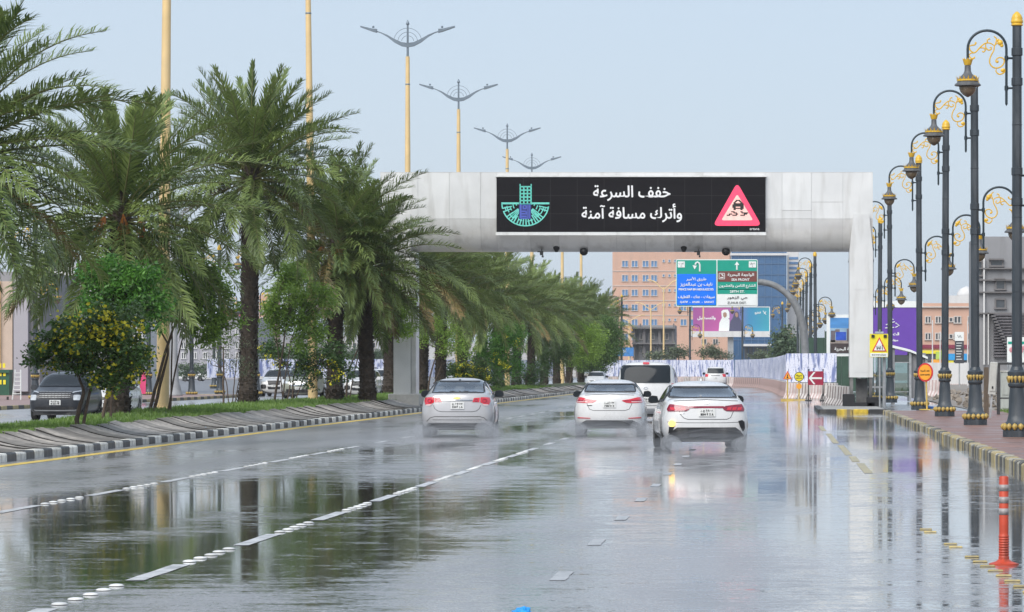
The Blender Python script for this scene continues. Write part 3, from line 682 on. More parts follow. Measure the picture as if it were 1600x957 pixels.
# tall cream median lamps with gull-wing heads
M_cream=mat('cream_pole_paint',(.72,.52,.25),.42,var=.08,scale=1.5,spec=.5,dirt=((.5,.42,.3),.7,.3))
M_wing=mat('lamp_wing_grey',(.17,.21,.25),.4,var=.15,metal=.2)
def wing_lamp(lean=0):
    t=thing('tall_street_lamp','','street lamp')
    g=MB(); g.lathe([(.26,0),(.26,.05),(.195,.08),(.19,2),(.165,6),(.13,12),(.10,16.3),(.10,16.5)],n=18); p=g.build('pole',M_cream,t,auto=30)
    g=MB(); g.lathe([(.06,16.45),(.05,17.2),(.045,18.05)],n=10); g.lathe([(.07,18.05),(.09,18.1),(.05,18.2),(0,18.3)],n=10); g.lathe([(.105,15.1),(.118,15.12),(.118,15.16),(.105,15.18)],n=18); g.build('mast',M_wing,t,auto=40)
    for sx in(-1,1):
        g=MB(); n=14; P=[];
        top=[(0,17.16),(.3,17.2),(.65,17.36),(1.0,17.56),(1.3,17.68),(1.6,17.78)]; bot=[(0,16.95),(.3,17.0),(.65,17.18),(1.0,17.46),(1.3,17.63),(1.6,17.74)]
        o=[(sx*a,b) for a,b in top]+[(sx*a,b) for a,b in reversed(bot)]; 
        g.prism(o,-.07,.07); a=g.build('arm',M_wing,t)
        g=MB(); g.prism([(sx*1.5,17.66),(sx*1.72,17.72),(sx*2.3,17.93),(sx*2.3,17.99),(sx*1.75,17.86),(sx*1.5,17.84)],-.14,.14); g.lathe([(.05,0),(.06,.04),(.05,.09),(0,.1)],(sx*1.68,0,17.9),n=8); g.build('lamp_head',M_wing,a)
    g=MB()
    for r in(.68,.48,.30):
        g.tube([(r*math.cos(a),0,17.22+r*.98*math.sin(a)) for a in [math.pi*(.04+.92*k/18) for k in range(19)]],.012,5)
    g.build('hoop',M_wing,t); return t
wl=wing_lamp(); wl['label']='x'
LW=[(254,52.7,.5,'thickest cream lamp pole nearest the camera, rising out of frame beside the slanting tree',.010),(489,39.9,.48,'second cream lamp pole from the left, rising out of frame behind the date palm',-.012),
(637,32.0,.45,'tall cream lamp with the largest gull-wing head, left of the message board',0),(716.5,26.6,.45,'tall cream lamp with gull-wing head, second of the four seen above the gantry',0),
(792.5,22.6,.4,'tall cream lamp with gull-wing head, third of the four seen above the gantry',0),(831,19.9,.4,'tall cream lamp with gull-wing head low over the message board',0),
(878.5,17.6,.3,'distant cream lamp pole rising from the palms just below the gantry beam',0),(908,15.9,.3,'farthest cream lamp pole between the palms and the salmon building',0)]
for i,(x,s,z,l,le) in enumerate(LW):
    o=wl if i==0 else copy_tree(wl); o.location=(GX(x,s),FPX/s,z); o.rotation_euler=(0,le,0); o['label']=l; o['group']='tall cream lamps down the median'

# ------------------------------------------------------------------ date palms
M_frond=leafmat('date_palm_leaf',(.05,.092,.026),(.23,.30,.085),scale=.5,trans=.22,rough=.46)
M_frondold=leafmat('date_palm_leaf_old',(.08,.085,.03),(.30,.21,.08),scale=.8,trans=.2,rough=.5)
M_rach=mat('frond_stalk',(.16,.16,.06),.5,var=.2,scale=4)
M_boot=mat('palm_bark',(.06,.045,.033),.85,var=.45,scale=6,bump=.6,bscale=18)
M_date=mat('date_fruit',(.42,.16,.03),.5,var=.3,scale=20)
def frond_mesh(L,bend,seed,ang=58,ll=.56,droop=.25,twist=.35,m=78):
    r=random.Random(seed); g=MB(); n=16; P=[];a=0;p=Vector((0,0,0)); D=[]
    for i in range(n+1):
        P.append(p.copy()); t=i/n; a=-bend*(t**1.3); d=Vector((math.cos(a),0,math.sin(a))); D.append(d); p=p+d*L/n
    g.mi=1; g.tube(P,[.028*(1-.85*i/n)+.003 for i in range(n+1)],4); g.mi=0
    for k in range(m):
        t=.17+.83*(k/(m-1)); f=t*n; i=min(int(f),n-1); q=P[i].lerp(P[i+1],f-i); d=D[i]; up=Vector((-d.z,0,d.x))
        ln=ll*(math.sin(math.pi*min(1,(t-.1)/.95))**.5*.8+.25)*r.uniform(.85,1.12)*(1 if t<.85 else .75)
        for sd in(-1,1):
            fa=R(ang-22*t+r.uniform(-7,7)); v=Vector((0,sd,0))*math.sin(fa)+d*math.cos(fa)+up*(r.choice((.05,.35,.75))+r.uniform(-.1,.15))
            v.normalize(); w=.021*r.uniform(.8,1.2); side=v.cross(up).normalized()*w
            b=q; m1=q+v*ln*.55; e=q+v*ln+Vector((0,0,-droop*ln*r.uniform(.6,1.3)))
            g.add([b-side*.5,b+side*.5,m1+side,m1-side,e],[(0,1,2,3),(3,2,4)])
    return g.mesh('frond')
FU=[frond_mesh(3.5,.35,1,ang=46,ll=.5,droop=.05,m=64),frond_mesh(3.7,.6,2,ang=48,ll=.52,droop=.08,m=64),frond_mesh(3.3,.2,3,ang=38,ll=.45,droop=.03,m=60)]
FM=[frond_mesh(4.0,.65,4),frond_mesh(4.1,.85,5),frond_mesh(3.9,.5,6,droop=.2),frond_mesh(4.1,1.0,7)]
FL=[frond_mesh(3.9,.8,8,droop=.35),frond_mesh(4.0,.65,9,droop=.4),frond_mesh(3.7,.95,10,droop=.3)]
for m_ in FU+FM: m_.materials.append(M_frond); m_.materials.append(M_rach)
for m_ in FL: m_.materials.append(M_frond); m_.materials.append(M_rach)
FO=[m_.copy() for m_ in FL[:2]]
for m_ in FO: m_.materials[0]=M_frondold
def trunk_mesh(hh,r0,seed):
    r=random.Random(seed); g=MB(); g.lathe([(r0*1.15,-.2),(r0*1.05,.3),(r0*.86,1.5),(r0*.85,hh*.8),(r0*1.0,hh),(r0*.5,hh+.5),(0,hh+.8)],n=14)
    z=.05;row=0
    while z<hh+.25:
        rr=r0*(1.12 if z<.4 else .9); nn=9
        for k in range(nn):
            t=2*math.pi*(k+.5*(row%2)+r.uniform(-.12,.12))/nn; c,s_=math.cos(t),math.sin(t); w=.105*r.uniform(.8,1.2); ou=rr+.055*r.uniform(.6,1.5); h=.16*r.uniform(.8,1.25)
            g.add([(rr*c*.9-w*s_,rr*s_*.9+w*c,z-.02),(rr*c*.9+w*s_,rr*s_*.9-w*c,z-.02),(ou*c+w*.6*s_,ou*s_-w*.6*c,z+h),(ou*c-w*.6*s_,ou*s_+w*.6*c,z+h),(rr*c*.85,rr*s_*.85,z+h*1.15)],[(0,1,2,3),(3,2,4)])
        z+=.135; row+=1
    return g.mesh('trunk')
TR={}
def palm(x,s,zc,label,seed,size=1.0,n=78,zb=.45,lowfr=1.0,X=None,upr=16):
    r=random.Random(seed); Xp=GX(x,s) if X is None else X; Y=FPX/s
    t=thing('date_palm',label,'palm tree',(Xp,Y,zb),0,'date palms planted down the median')
    hh=round(zc-zb,1)
    t.rotation_euler=(R(r.uniform(-1.5,1.5)),R(r.uniform(-2.2,2.2)),0)
    key=(hh,seed%3)
    if key not in TR: TR[key]=trunk_mesh(hh,.31,seed); TR[key].materials.append(M_boot)
    link('trunk',TR[key],None,t)
    for i in range(n):
        u=i/(n-1); az=i*2.39996+r.uniform(-.25,.25)
        if i<upr: el=R(r.uniform(56,86)); me=r.choice(FU)
        elif u<.62: el=R(68-62*(u-.18)/.5+r.uniform(-9,9)); me=r.choice(FM)
        else: el=R(8-48*(u-.62)/.38*lowfr+r.uniform(-8,8)); me=r.choice(FL) if r.random()>.2 or u<.8 else r.choice(FO)
        sc=size*r.uniform(.82,1.1)
        o=link('frond',me,None,t,(.12*math.cos(az),.12*math.sin(az),hh+.25-.5*u)); o.rotation_euler=Euler((r.uniform(-.5,.5),-el,az),'XYZ')
        # roll about own axis, then pitch, then heading
        o.rotation_euler=(Matrix.Rotation(az,3,'Z')@Matrix.Rotation(-el,3,'Y')@Matrix.Rotation(r.uniform(-.45,.45),3,'X')).to_euler(); o.scale=(sc,)*3
    if seed%3!=1:
        for k in range(3):
            g=MB(); az=r.uniform(0,6.28); c,s_=math.cos(az),math.sin(az)
            for q in range(22):
                a=r.uniform(-.28,.28); l_=r.uniform(.35,.75); e=(.75*c+a,.75*s_+a*.5,hh-.35-l_*.6+r.uniform(-.1,.1)); g.tube([(.2*c,.2*s_,hh),(.5*c,.5*s_,hh+.05),e],.008,3,caps=False); g.lathe([(0,-.03),(.018,0),(0,.03)],e,n=4)
            g.build('date_bunch',M_date,t)
    return t
palm(-72,72,6.3,'nearest date palm, cut by the left frame edge, fronds drooping over the flowering tree',11,size=1.06,n=104,lowfr=1.15,X=-18.0)
palm(184,56,6.0,'date palm behind the yellow flowering tree, with a thick short visible trunk',12,size=1.02,n=100,upr=22)
palm(387,45,8.35,'tallest date palm in the picture with upright crown and bare dark trunk',13,size=1.03,n=104,upr=22)
palm(522,40,6.7,'date palm standing just right of the second cream lamp pole',14,size=1.0,n=96)
palm(575,39.6,5.8,'date palm left of the gantry leg with the neem tree crown before its trunk',15,size=.95,n=96)
palm(609,33.0,6.9,'date palm whose trunk touches the left side of the pale gantry leg',16,size=1.02)
palm(659,30.2,6.7,'date palm just right of the pale gantry leg, above the left white sedan',17,size=1.02)
palm(688,28.6,6.3,'date palm behind the left white sedan with a leaning stake beside its trunk',18)
PL=[(722,26.9,6.3),(752,25.3,6.1),(780,23.7,6.2),(806,22.3,5.9),(829,21.0,6.0),(850,19.8,6.0),(870,18.6,6.1),(889,17.5,6.3),(908,16.5,6.7),(926,15.6,6.4),(942,14.8,6.2)]
LB=['between the leaning stake and the flowering bush','behind the bright green bush','left of the short cream lamp base','behind the cream lamp base','where fronds turn brown at the tips','over the low agave-like shrub','beside a distant cream lamp','standing before the far tall building','with the highest crown near the row end','next to last before the salmon building','at the far end of the row by the hoarding']
for i,((x,s,z),l) in enumerate(zip(PL,LB)):
    palm(x,s,z,'distant date palm, '+l,20+i,size=1.02,n=60,upr=12)

# ------------------------------------------------------------------ small broadleaf trees
M_bark=mat('tree_bark',(.10,.07,.05),.85,var=.35,scale=8,bump=.5,bscale=25)
M_leafA=leafmat('glossy_dark_leaf',(.018,.05,.012),(.10,.19,.04),scale=2.0,trans=.2,rough=.35)
M_leafB=leafmat('bright_green_leaf',(.035,.12,.018),(.20,.46,.06),scale=1.6,trans=.35)
M_leafC=leafmat('neem_leaf',(.06,.14,.02),(.32,.48,.08),scale=1.4,trans=.35)
M_leafD=leafmat('grey_green_leaf',(.08,.11,.06),(.16,.19,.11),scale=2,trans=.3)
M_flow=mat('yellow_flower',(.74,.66,.04),.5,var=.2,scale=12,trans=.2)
def leaf_tree(name,label,cat,x,s,zb,trunks,blobs,m,leaf=.07,per=55,clump=.2,density=1.0,flowers=0,seed=1,group=None,asp=.45,X=None):
    r=random.Random(seed); X0=GX(x,s) if X is None else X; Y0=FPX/s; t=thing(name,label,cat,(X0,Y0,zb),0,group)
    g=MB()
    for tr in trunks:
        pts=[Vector(((px-x)/s,dy,(577-py)/s+EYE-zb)) for px,py,dy,_ in tr]; pts[0].z=-.1
        P=smooth(pts,4); rr=[q[3] for q in tr]; m_=len(P)-1
        rad_=[rr[min(int(i/4),len(rr)-1)]+(rr[min(int(i/4)+1,len(rr)-1)]-rr[min(int(i/4),len(rr)-1)])*((i%4)/4) for i in range(m_+1)]
        P=[p+Vector((r.uniform(-.012,.012),r.uniform(-.01,.01),0)) if 0<i<m_ else p for i,p in enumerate(P)]
        g.tube(P,rad_,7)
    lg=MB(); fg=MB(); cl=[]
    for (cx,cy,rx,rz,ry) in blobs:
        c=Vector(((cx-x)/s,0,(577-cy)/s+EYE-zb)); vol=(rx/s)*(rz/s)*ry; nc=max(5,int(46*density*(vol**.62)))
        for k in range(nc):
            d=Vector((r.gauss(0,1),r.gauss(0,1),r.gauss(0,1))).normalized()*(r.random()**.42)
            q=c+Vector((d.x*rx/s,d.y*ry,d.z*rz/s)); cl.append((q,c))
    allp=[p for tr in trunks for p in [Vector(((px-x)/s,dy,(577-py)/s+EYE-zb)) for px,py,dy,_ in tr][-2:]]
    for i,(q,c) in enumerate(cl):
        if i%3==0:
            a=min(allp,key=lambda p:(p-q).length) if allp else c; mid=a.lerp(q,.5)+Vector((r.uniform(-.1,.1),r.uniform(-.1,.1),r.uniform(-.08,.1))); g.tube([a,mid,q],[.014,.009,.004],4,caps=False)
        n=int(per*r.uniform(.6,1.3)); R0=clump*r.uniform(.7,1.3); axis=Vector((r.gauss(0,1),r.gauss(0,1),r.gauss(0,.5))).normalized()
        for k in range(n):
            p=q+Vector((r.gauss(0,R0),r.gauss(0,R0),r.gauss(0,R0*.75)))*.75+axis*r.uniform(-R0,R0)
            v=Vector((r.gauss(0,1),r.gauss(0,1),r.gauss(-.25,.7))).normalized(); w=v.cross(Vector((r.gauss(0,1),r.gauss(0,1),r.gauss(0,1)))).normalized()
            l=leaf*r.uniform(.6,1.35); w=w*l*asp*.5; v=v*l
            lg.add([p,p+v*.5+w,p+v,p+v*.5-w],[(0,1,2,3)])
        if flowers and r.random()<flowers:
            out=(q-c); 
            for k in range(int(r.uniform(10,34))):
                p=q+out.normalized()*r.uniform(0,.15)+Vector((r.gauss(0,.11),r.gauss(0,.11)-.1,r.gauss(.04,.09))); v=Vector((r.gauss(0,1),r.gauss(0,1),r.gauss(0,1))).normalized(); w=v.cross(Vector((r.gauss(0,1),r.gauss(0,1),1))).normalized(); l=.042*r.uniform(.7,1.3)
                fg.add([p-v*l,p+w*l,p+v*l,p-w*l],[(0,1,2,3)])
    g.build('trunk',M_bark,t,auto=60); lg.build('crown',m,t)
    if flowers and fg.v: fg.build('blossoms',M_flow,t)
    return t
GT='small broadleaf trees on the median'
leaf_tree('flowering_tree','low yellow-flowered tree in front of the dark SUV, nearest on the grass','tree',121,68,.45,
 [[(119,663,0,.06),(123,640,0,.05),(130,615,0,.04),(122,590,.1,.03),(105,565,0,.02)],[(130,617,0,.04),(142,600,.1,.03),(160,575,.1,.02),(185,555,0,.012)]],
 [(80,548,42,30,.7),(150,540,52,44,.9),(205,560,30,40,.6),(185,505,48,40,.7),(105,530,40,34,.7),(178,588,36,24,.6),(120,568,36,16,.5)],M_leafA,leaf=.10,per=44,clump=.13,density=2.6,flowers=.22,seed=2,group=GT,asp=.55)
leaf_tree('broadleaf_tree','dense bright green tree crown below the palm fronds, behind the flowering tree','tree',176,60,.45,
 [[(160,655,0,.05),(170,600,0,.04),(180,540,0,.035),(188,490,0,.02)],[(170,655,.2,.04),(176,590,.2,.03),(195,530,.1,.02)]],
 [(190,460,58,46,.8),(165,425,40,26,.6),(225,480,42,36,.7),(155,475,30,34,.6),(215,430,34,22,.5)],M_leafB,leaf=.13,per=40,clump=.15,density=2.4,seed=3,group=GT,asp=.4)
leaf_tree('neem_tree','slanting twin-trunk tree leaning right in front of the thickest cream pole','tree',236,54,.48,
 [[(233,648,0,.055),(246,595,0,.045),(262,540,0,.04),(275,505,0,.03),(300,480,.1,.015)],[(239,646,.05,.05),(252,590,.05,.045),(263,545,0,.03),(250,515,0,.02),(243,495,0,.01)],[(262,540,0,.03),(285,532,0,.02),(310,528,.1,.014),(325,520,.1,.008)],[(266,530,0,.03),(268,500,.1,.02),(262,470,0,.01)]],
 [(300,470,62,50,.9),(340,490,42,45,.7),(262,440,40,32,.6),(330,435,45,30,.6),(315,515,34,22,.5),(250,475,26,22,.5)],M_leafC,leaf=.15,per=34,clump=.16,density=1.9,seed=4,group=GT,asp=.33)
leaf_tree('sapling','thin multi-stem grey-green shrub beside the tall palm trunk','shrub',356,46,.48,
 [[(349,636,0,.035),(349,600,0,.035),(349,545,0,.02)],[(358,634,0,.02),(354,600,0,.018),(345,575,0,.01)],[(362,634,0,.022),(366,600,0,.018),(370,560,0,.01)],[(366,634,.1,.02),(372,600,.1,.015),(384,570,0,.008)]],
 [(350,560,30,26,.5),(378,565,26,34,.5),(360,535,26,18,.4),(330,555,18,12,.3)],M_leafD,leaf=.065,per=24,clump=.16,density=1.1,seed=5,group=GT,asp=.5)
leaf_tree('broadleaf_tree','slender leaning tree with light crown between the tall palm and second cream pole','tree',428,43,.48,
 [[(427,634,0,.05),(435,590,0,.04),(443,540,0,.03),(448,500,0,.02)],[(440,560,0,.025),(455,530,.1,.018),(470,505,0,.01)],[(443,540,0,.025),(430,515,0,.014),(422,490,.1,.01)]],
 [(455,475,42,44,.8),(425,500,30,30,.6),(480,520,36,34,.6),(455,430,30,24,.5),(500,470,26,36,.5)],M_leafC,leaf=.16,per=34,clump=.16,density=1.9,seed=6,group=GT,asp=.33)
leaf_tree('flowering_bush','yellow-flowered bush wrapped around the second cream pole','bush',462,41,.48,
 [[(457,630,0,.035),(458,600,0,.03),(462,575,0,.02)],[(448,630,0,.03),(453,600,0,.025),(448,570,0,.015)],[(460,600,0,.025),(480,578,.1,.018),(500,570,0,.01)]],
 [(465,560,38,26,.6),(505,558,40,34,.7),(425,545,26,16,.45),(530,575,26,22,.5),(480,590,24,16,.4)],M_leafA,leaf=.11,per=36,clump=.14,density=1.8,flowers=.09,seed=7,group=GT,asp=.5)
leaf_tree('neem_tree','wide neem tree crown reaching toward the pale gantry leg','tree',545,38,.48,
 [[(541,622,0,.05),(545,580,0,.035),(560,545,0,.025),(575,500,0,.015)],[(538,622,.1,.03),(532,570,.1,.02),(540,520,0,.012)],[(545,575,0,.03),(560,555,.1,.02),(580,530,.1,.01)]],
 [(575,475,55,42,.9),(620,480,34,26,.6),(548,450,34,28,.6),(590,510,34,20,.5),(632,515,18,14,.4),(605,450,24,18,.4)],M_leafC,leaf=.17,per=36,clump=.18,density=2.3,seed=8,group=GT,asp=.33)
leaf_tree('neem_tree','small leaning tree right of the gantry leg above the left sedan','tree',672,30.5,.45,
 [[(668,612,0,.05),(674,580,0,.04),(686,545,0,.02)],[(672,612,0,.03),(690,570,0,.02)]],
 [(695,530,34,28,.7),(675,510,24,20,.5),(715,545,22,20,.5),(660,530,16,12,.4)],M_leafC,leaf=.11,per=42,clump=.22,density=1.6,seed=9,group=GT,asp=.35)
leaf_tree('flowering_bush','dark round bush with pale yellow blossom behind the left sedan','bush',735,27,.42,
 [[(735,610,0,.05),(737,585,0,.03),(745,560,0,.02)]],[(738,578,34,24,.8),(765,590,30,20,.7),(715,585,24,18,.6)],M_leafA,leaf=.10,per=50,clump=.21,density=2.2,flowers=.1,seed=10,group=GT,asp=.5)
leaf_tree('broadleaf_tree','vivid green tree with yellow flower tufts beyond the left sedan','tree',775,25.5,.42,
 [[(775,605,0,.05),(778,580,0,.04),(782,550,0,.02)]],[(780,545,40,32,.9),(800,525,26,20,.6),(760,560,26,20,.6),(790,575,34,18,.7)],M_leafB,leaf=.11,per=52,clump=.24,density=2.2,flowers=.06,seed=11,group=GT,asp=.4)
leaf_tree('spiky_shrub','spiky dark shrub left of the cream lamp base on the grass','shrub',822,22.5,.4,
 [[(822,600,0,.06),(822,590,0,.04)]],[(822,590,24,16,.7),(840,582,18,18,.6)],M_leafA,leaf=.3,per=16,clump=.2,density=2.4,seed=12,group=GT,asp=.12)
leaf_tree('broadleaf_tree','mid green tree leaning over the median far down the palm row','tree',858,20.5,.4,
 [[(852,603,0,.06),(858,575,0,.05),(868,550,0,.03)],[(846,603,0,.05),(850,570,0,.03)]],[(858,560,30,26,.9),(880,545,22,18,.6)],M_leafA,leaf=.12,per=48,clump=.26,density=2.2,seed=13,group=GT,asp=.4)
leaf_tree('neem_tree','large yellowish-green tree near the end of the palm row','tree',896,18.6,.38,
 [[(890,600,0,.08),(896,570,0,.06),(905,545,0,.03)],[(884,600,0,.06),(880,565,0,.04)]],[(905,545,38,30,1.3),(890,515,28,22,.9),(925,530,26,24,.9)],M_leafC,leaf=.14,per=55,clump=.3,density=2.2,seed=14,group=GT,asp=.4)
leaf_tree('broadleaf_tree','last dark tree of the median above the waiting white cars','tree',930,16.6,.35,
 [[(922,597,0,.08),(926,575,0,.06),(932,555,0,.03)],[(938,597,.2,.07),(940,570,.1,.05)]],[(935,556,28,26,1.5),(955,540,22,24,1.1),(915,565,22,16,.8),(950,515,22,24,1.0)],M_leafA,leaf=.15,per=55,clump=.3,density=2.2,seed=15,group=GT,asp=.4)
# ------------------------------------------------------------------ vehicles
M_car=mat('white_car_paint',(.64,.635,.63),.28,var=.03,coat=.6,spec=.5,dirt=((.5,.48,.46),.8,.25))
M_carsil=mat('silver_white_car_paint',(.45,.445,.455),.3,metal=.15,var=.04,coat=.6,dirt=((.45,.43,.41),.8,.3))
M_carblk=mat('charcoal_car_paint',(.018,.021,.028),.35,var=.1,coat=.25,dirt=((.12,.12,.12),1,.3))
M_carolive=mat('olive_grey_car_paint',(.24,.25,.2),.35,var=.08,coat=.4)
M_cargrey=mat('grey_car_paint',(.3,.31,.33),.35,var=.08,coat=.4)
M_trim=mat('black_car_plastic',(.018,.018,.02),.55,var=.2,dirt=((.12,.115,.11),1.5,.5))
M_seam=mat('panel_gap',(.06,.06,.06),.7)
M_rubber=mat('tyre_rubber',(.02,.02,.02),.75,var=.3,scale=10,dirt=((.13,.12,.11),2,.5))
M_rim=mat('alloy_wheel',(.38,.38,.39),.35,metal=.6,var=.15)
M_glass=glassmat('car_glass',(.80,.84,.85),.12)
M_glassd=mat('dark_car_glass',(.02,.025,.03),.1,var=.1,spec=.18)
M_glasst=glassmat('tinted_car_glass',(.22,.25,.26),.05)
M_chrome=mat('chrome',(.6,.6,.6),.15,metal=1,var=.05)
M_tail=mat('tail_lamp_red',(.55,.02,.035),.12,var=.25,scale=9,coat=1,emit=((.5,.02,.04),.14))
M_taildk=mat('tail_lamp_dark_red',(.22,.01,.03),.12,var=.3,scale=9,coat=1,emit=((.3,.01,.03),.08))
M_tailcl=mat('tail_lamp_clear',(.66,.5,.5),.15,var=.1,coat=1)
M_amber=mat('amber_signal',(.9,.45,.05),.3,emit=((1.0,.62,.14),2.2))
M_plate=mat('number_plate',(.66,.66,.64),.4,var=.1,scale=12)
M_head=mat('headlamp_lens',(.5,.53,.56),.12,var=.25,scale=8,coat=1)
M_seat=mat('seat_fabric',(.06,.06,.065),.8)
M_seatg=mat('grey_seat_fabric',(.22,.21,.2),.8)
M_goldb=mat('gold_badge',(.6,.45,.12),.3,metal=.5)
def inside(p,poly):
    x,y=p;c=False;n=len(poly)
    for i in range(n):
        a,b=poly[i],poly[i-1]
        if (a[1]>y)!=(b[1]>y) and x<(b[0]-a[0])*(y-a[1])/(b[1]-a[1])+a[0]: c=not c
    return c
def dens(poly,st):
    out=[];n=len(poly)
    for i in range(n):
        a,b=Vector(poly[i]),Vector(poly[(i+1)%n]); k=max(1,int((b-a).length/st))
        for j in range(k): out.append(tuple(a.lerp(b,j/k)))
    return out
def rrect(cx,cz,w,h,r=.03):
    o=[]
    for sx,sz,a0 in((1,-1,-90),(1,1,0),(-1,1,90),(-1,-1,180)):
        for k in range(4):
            t=R(a0+30*k); o.append((cx+sx*(w/2-r)+r*math.cos(t),cz+sz*(h/2-r)+r*math.sin(t)))
    return o
def ell(cx,cz,a,b,n=16): return [(cx+a*math.cos(2*math.pi*k/n),cz+b*math.sin(2*math.pi*k/n)) for k in range(n)]
def mir(P): return [(-x,z) for x,z in reversed(P)]

TAB={}
TAB['sedan']=dict(L=4.6,hw=.9,H=1.45,st=[
 ([.22,.13,.10,.13,.16,.19,.22,.15,.13],[(.78,.22),(.88,.30),(.95,.5),(.93,.76),(.88,.94),(.83,1.03),(.74,1.09),(.38,1.11),(0,1.12)]),
 (.55,[(.8,.2),(.95,.27),(1.0,.5),(.985,.76),(.93,.95),(.86,1.05),(.74,1.10),(.38,1.12),(0,1.13)]),
 (.95,[(.8,.2),(.95,.27),(1.0,.5),(.99,.76),(.94,.96),(.84,1.06),(.71,1.12),(.38,1.14),(0,1.15)]),
 (1.4,[(.8,.2),(.95,.27),(1.0,.5),(.99,.76),(.94,.96),(.82,1.14),(.69,1.29),(.38,1.33),(0,1.34)]),
 (1.9,[(.8,.2),(.95,.27),(1.0,.5),(.99,.76),(.94,.96),(.80,1.2),(.66,1.40),(.38,1.45),(0,1.46)]),
 (2.5,[(.8,.2),(.95,.27),(1.0,.5),(.99,.76),(.94,.95),(.80,1.2),(.66,1.41),(.38,1.465),(0,1.475)]),
 (3.0,[(.8,.2),(.95,.27),(1.0,.5),(.99,.76),(.94,.94),(.81,1.17),(.67,1.36),(.38,1.42),(0,1.43)]),
 (3.75,[(.8,.2),(.95,.27),(1.0,.5),(.98,.74),(.93,.90),(.84,.97),(.74,1.0),(.38,1.02),(0,1.03)]),
 (4.25,[(.8,.2),(.94,.27),(.99,.47),(.95,.66),(.89,.78),(.8,.84),(.7,.87),(.38,.89),(0,.9)]),
 ([4.42,4.5,4.52,4.5,4.45,4.4,4.36,4.45,4.48],[(.75,.2),(.86,.3),(.9,.45),(.87,.58),(.82,.68),(.74,.73),(.64,.75),(.35,.77),(0,.77)])])
TAB['suv']=dict(L=4.1,hw=.89,H=1.62,st=[
 ([.2,.10,.06,.10,.13,.24,.38,.30,.28],[(.8,.28),(.9,.38),(.96,.6),(.94,.85),(.9,1.05),(.82,1.35),(.70,1.56),(.38,1.6),(0,1.61)]),
 (.5,[(.8,.25),(.96,.33),(1.0,.6),(.99,.85),(.95,1.05),(.85,1.35),(.72,1.59),(.38,1.64),(0,1.65)]),
 (1.6,[(.8,.22),(.96,.3),(1.0,.6),(.99,.85),(.95,1.03),(.85,1.35),(.73,1.62),(.38,1.67),(0,1.68)]),
 (2.4,[(.8,.22),(.96,.3),(1.0,.6),(.99,.85),(.95,1.02),(.85,1.32),(.73,1.57),(.38,1.62),(0,1.63)]),
 (3.05,[(.8,.22),(.96,.3),(1.0,.6),(.99,.84),(.95,1.0),(.88,1.08),(.8,1.1),(.4,1.12),(0,1.13)]),
 (3.75,[(.8,.24),(.96,.32),(1.0,.58),(.98,.8),(.94,.93),(.88,1.0),(.8,1.02),(.4,1.04),(0,1.05)]),
 ([3.92,4.02,4.06,4.06,4.02,3.97,3.92,3.98,4.0],[(.78,.24),(.9,.36),(.95,.55),(.94,.75),(.9,.87),(.83,.94),(.74,.97),(.38,.99),(0,.99)])])
TAB['van']=dict(L=5.1,hw=.96,H=1.925,st=[
 ([.2,.08,.05,.06,.10,.2,.34,.26,.24],[(.82,.3),(.93,.4),(.97,.65),(.97,.95),(.95,1.2),(.88,1.6),(.78,1.87),(.38,1.92),(0,1.93)]),
 (.6,[(.82,.25),(.97,.33),(1,.65),(1,.95),(.97,1.2),(.91,1.6),(.8,1.9),(.38,1.95),(0,1.96)]),
 (2.5,[(.82,.25),(.97,.33),(1,.65),(1,.95),(.97,1.2),(.91,1.6),(.8,1.9),(.38,1.96),(0,1.97)]),
 (3.4,[(.82,.25),(.97,.33),(1,.65),(1,.95),(.97,1.2),(.9,1.55),(.78,1.82),(.38,1.88),(0,1.89)]),
 (4.3,[(.82,.25),(.97,.33),(1,.63),(.99,.9),(.96,1.1),(.88,1.2),(.78,1.25),(.38,1.28),(0,1.29)]),
 (4.8,[(.82,.25),(.95,.33),(.98,.55),(.96,.75),(.92,.92),(.85,1.0),(.75,1.03),(.38,1.05),(0,1.06)]),
 ([4.92,5.02,5.06,5.05,5.0,4.94,4.88,4.95,4.97],[(.78,.25),(.88,.36),(.92,.5),(.9,.65),(.86,.8),(.8,.86),(.7,.89),(.36,.91),(0,.91)])])
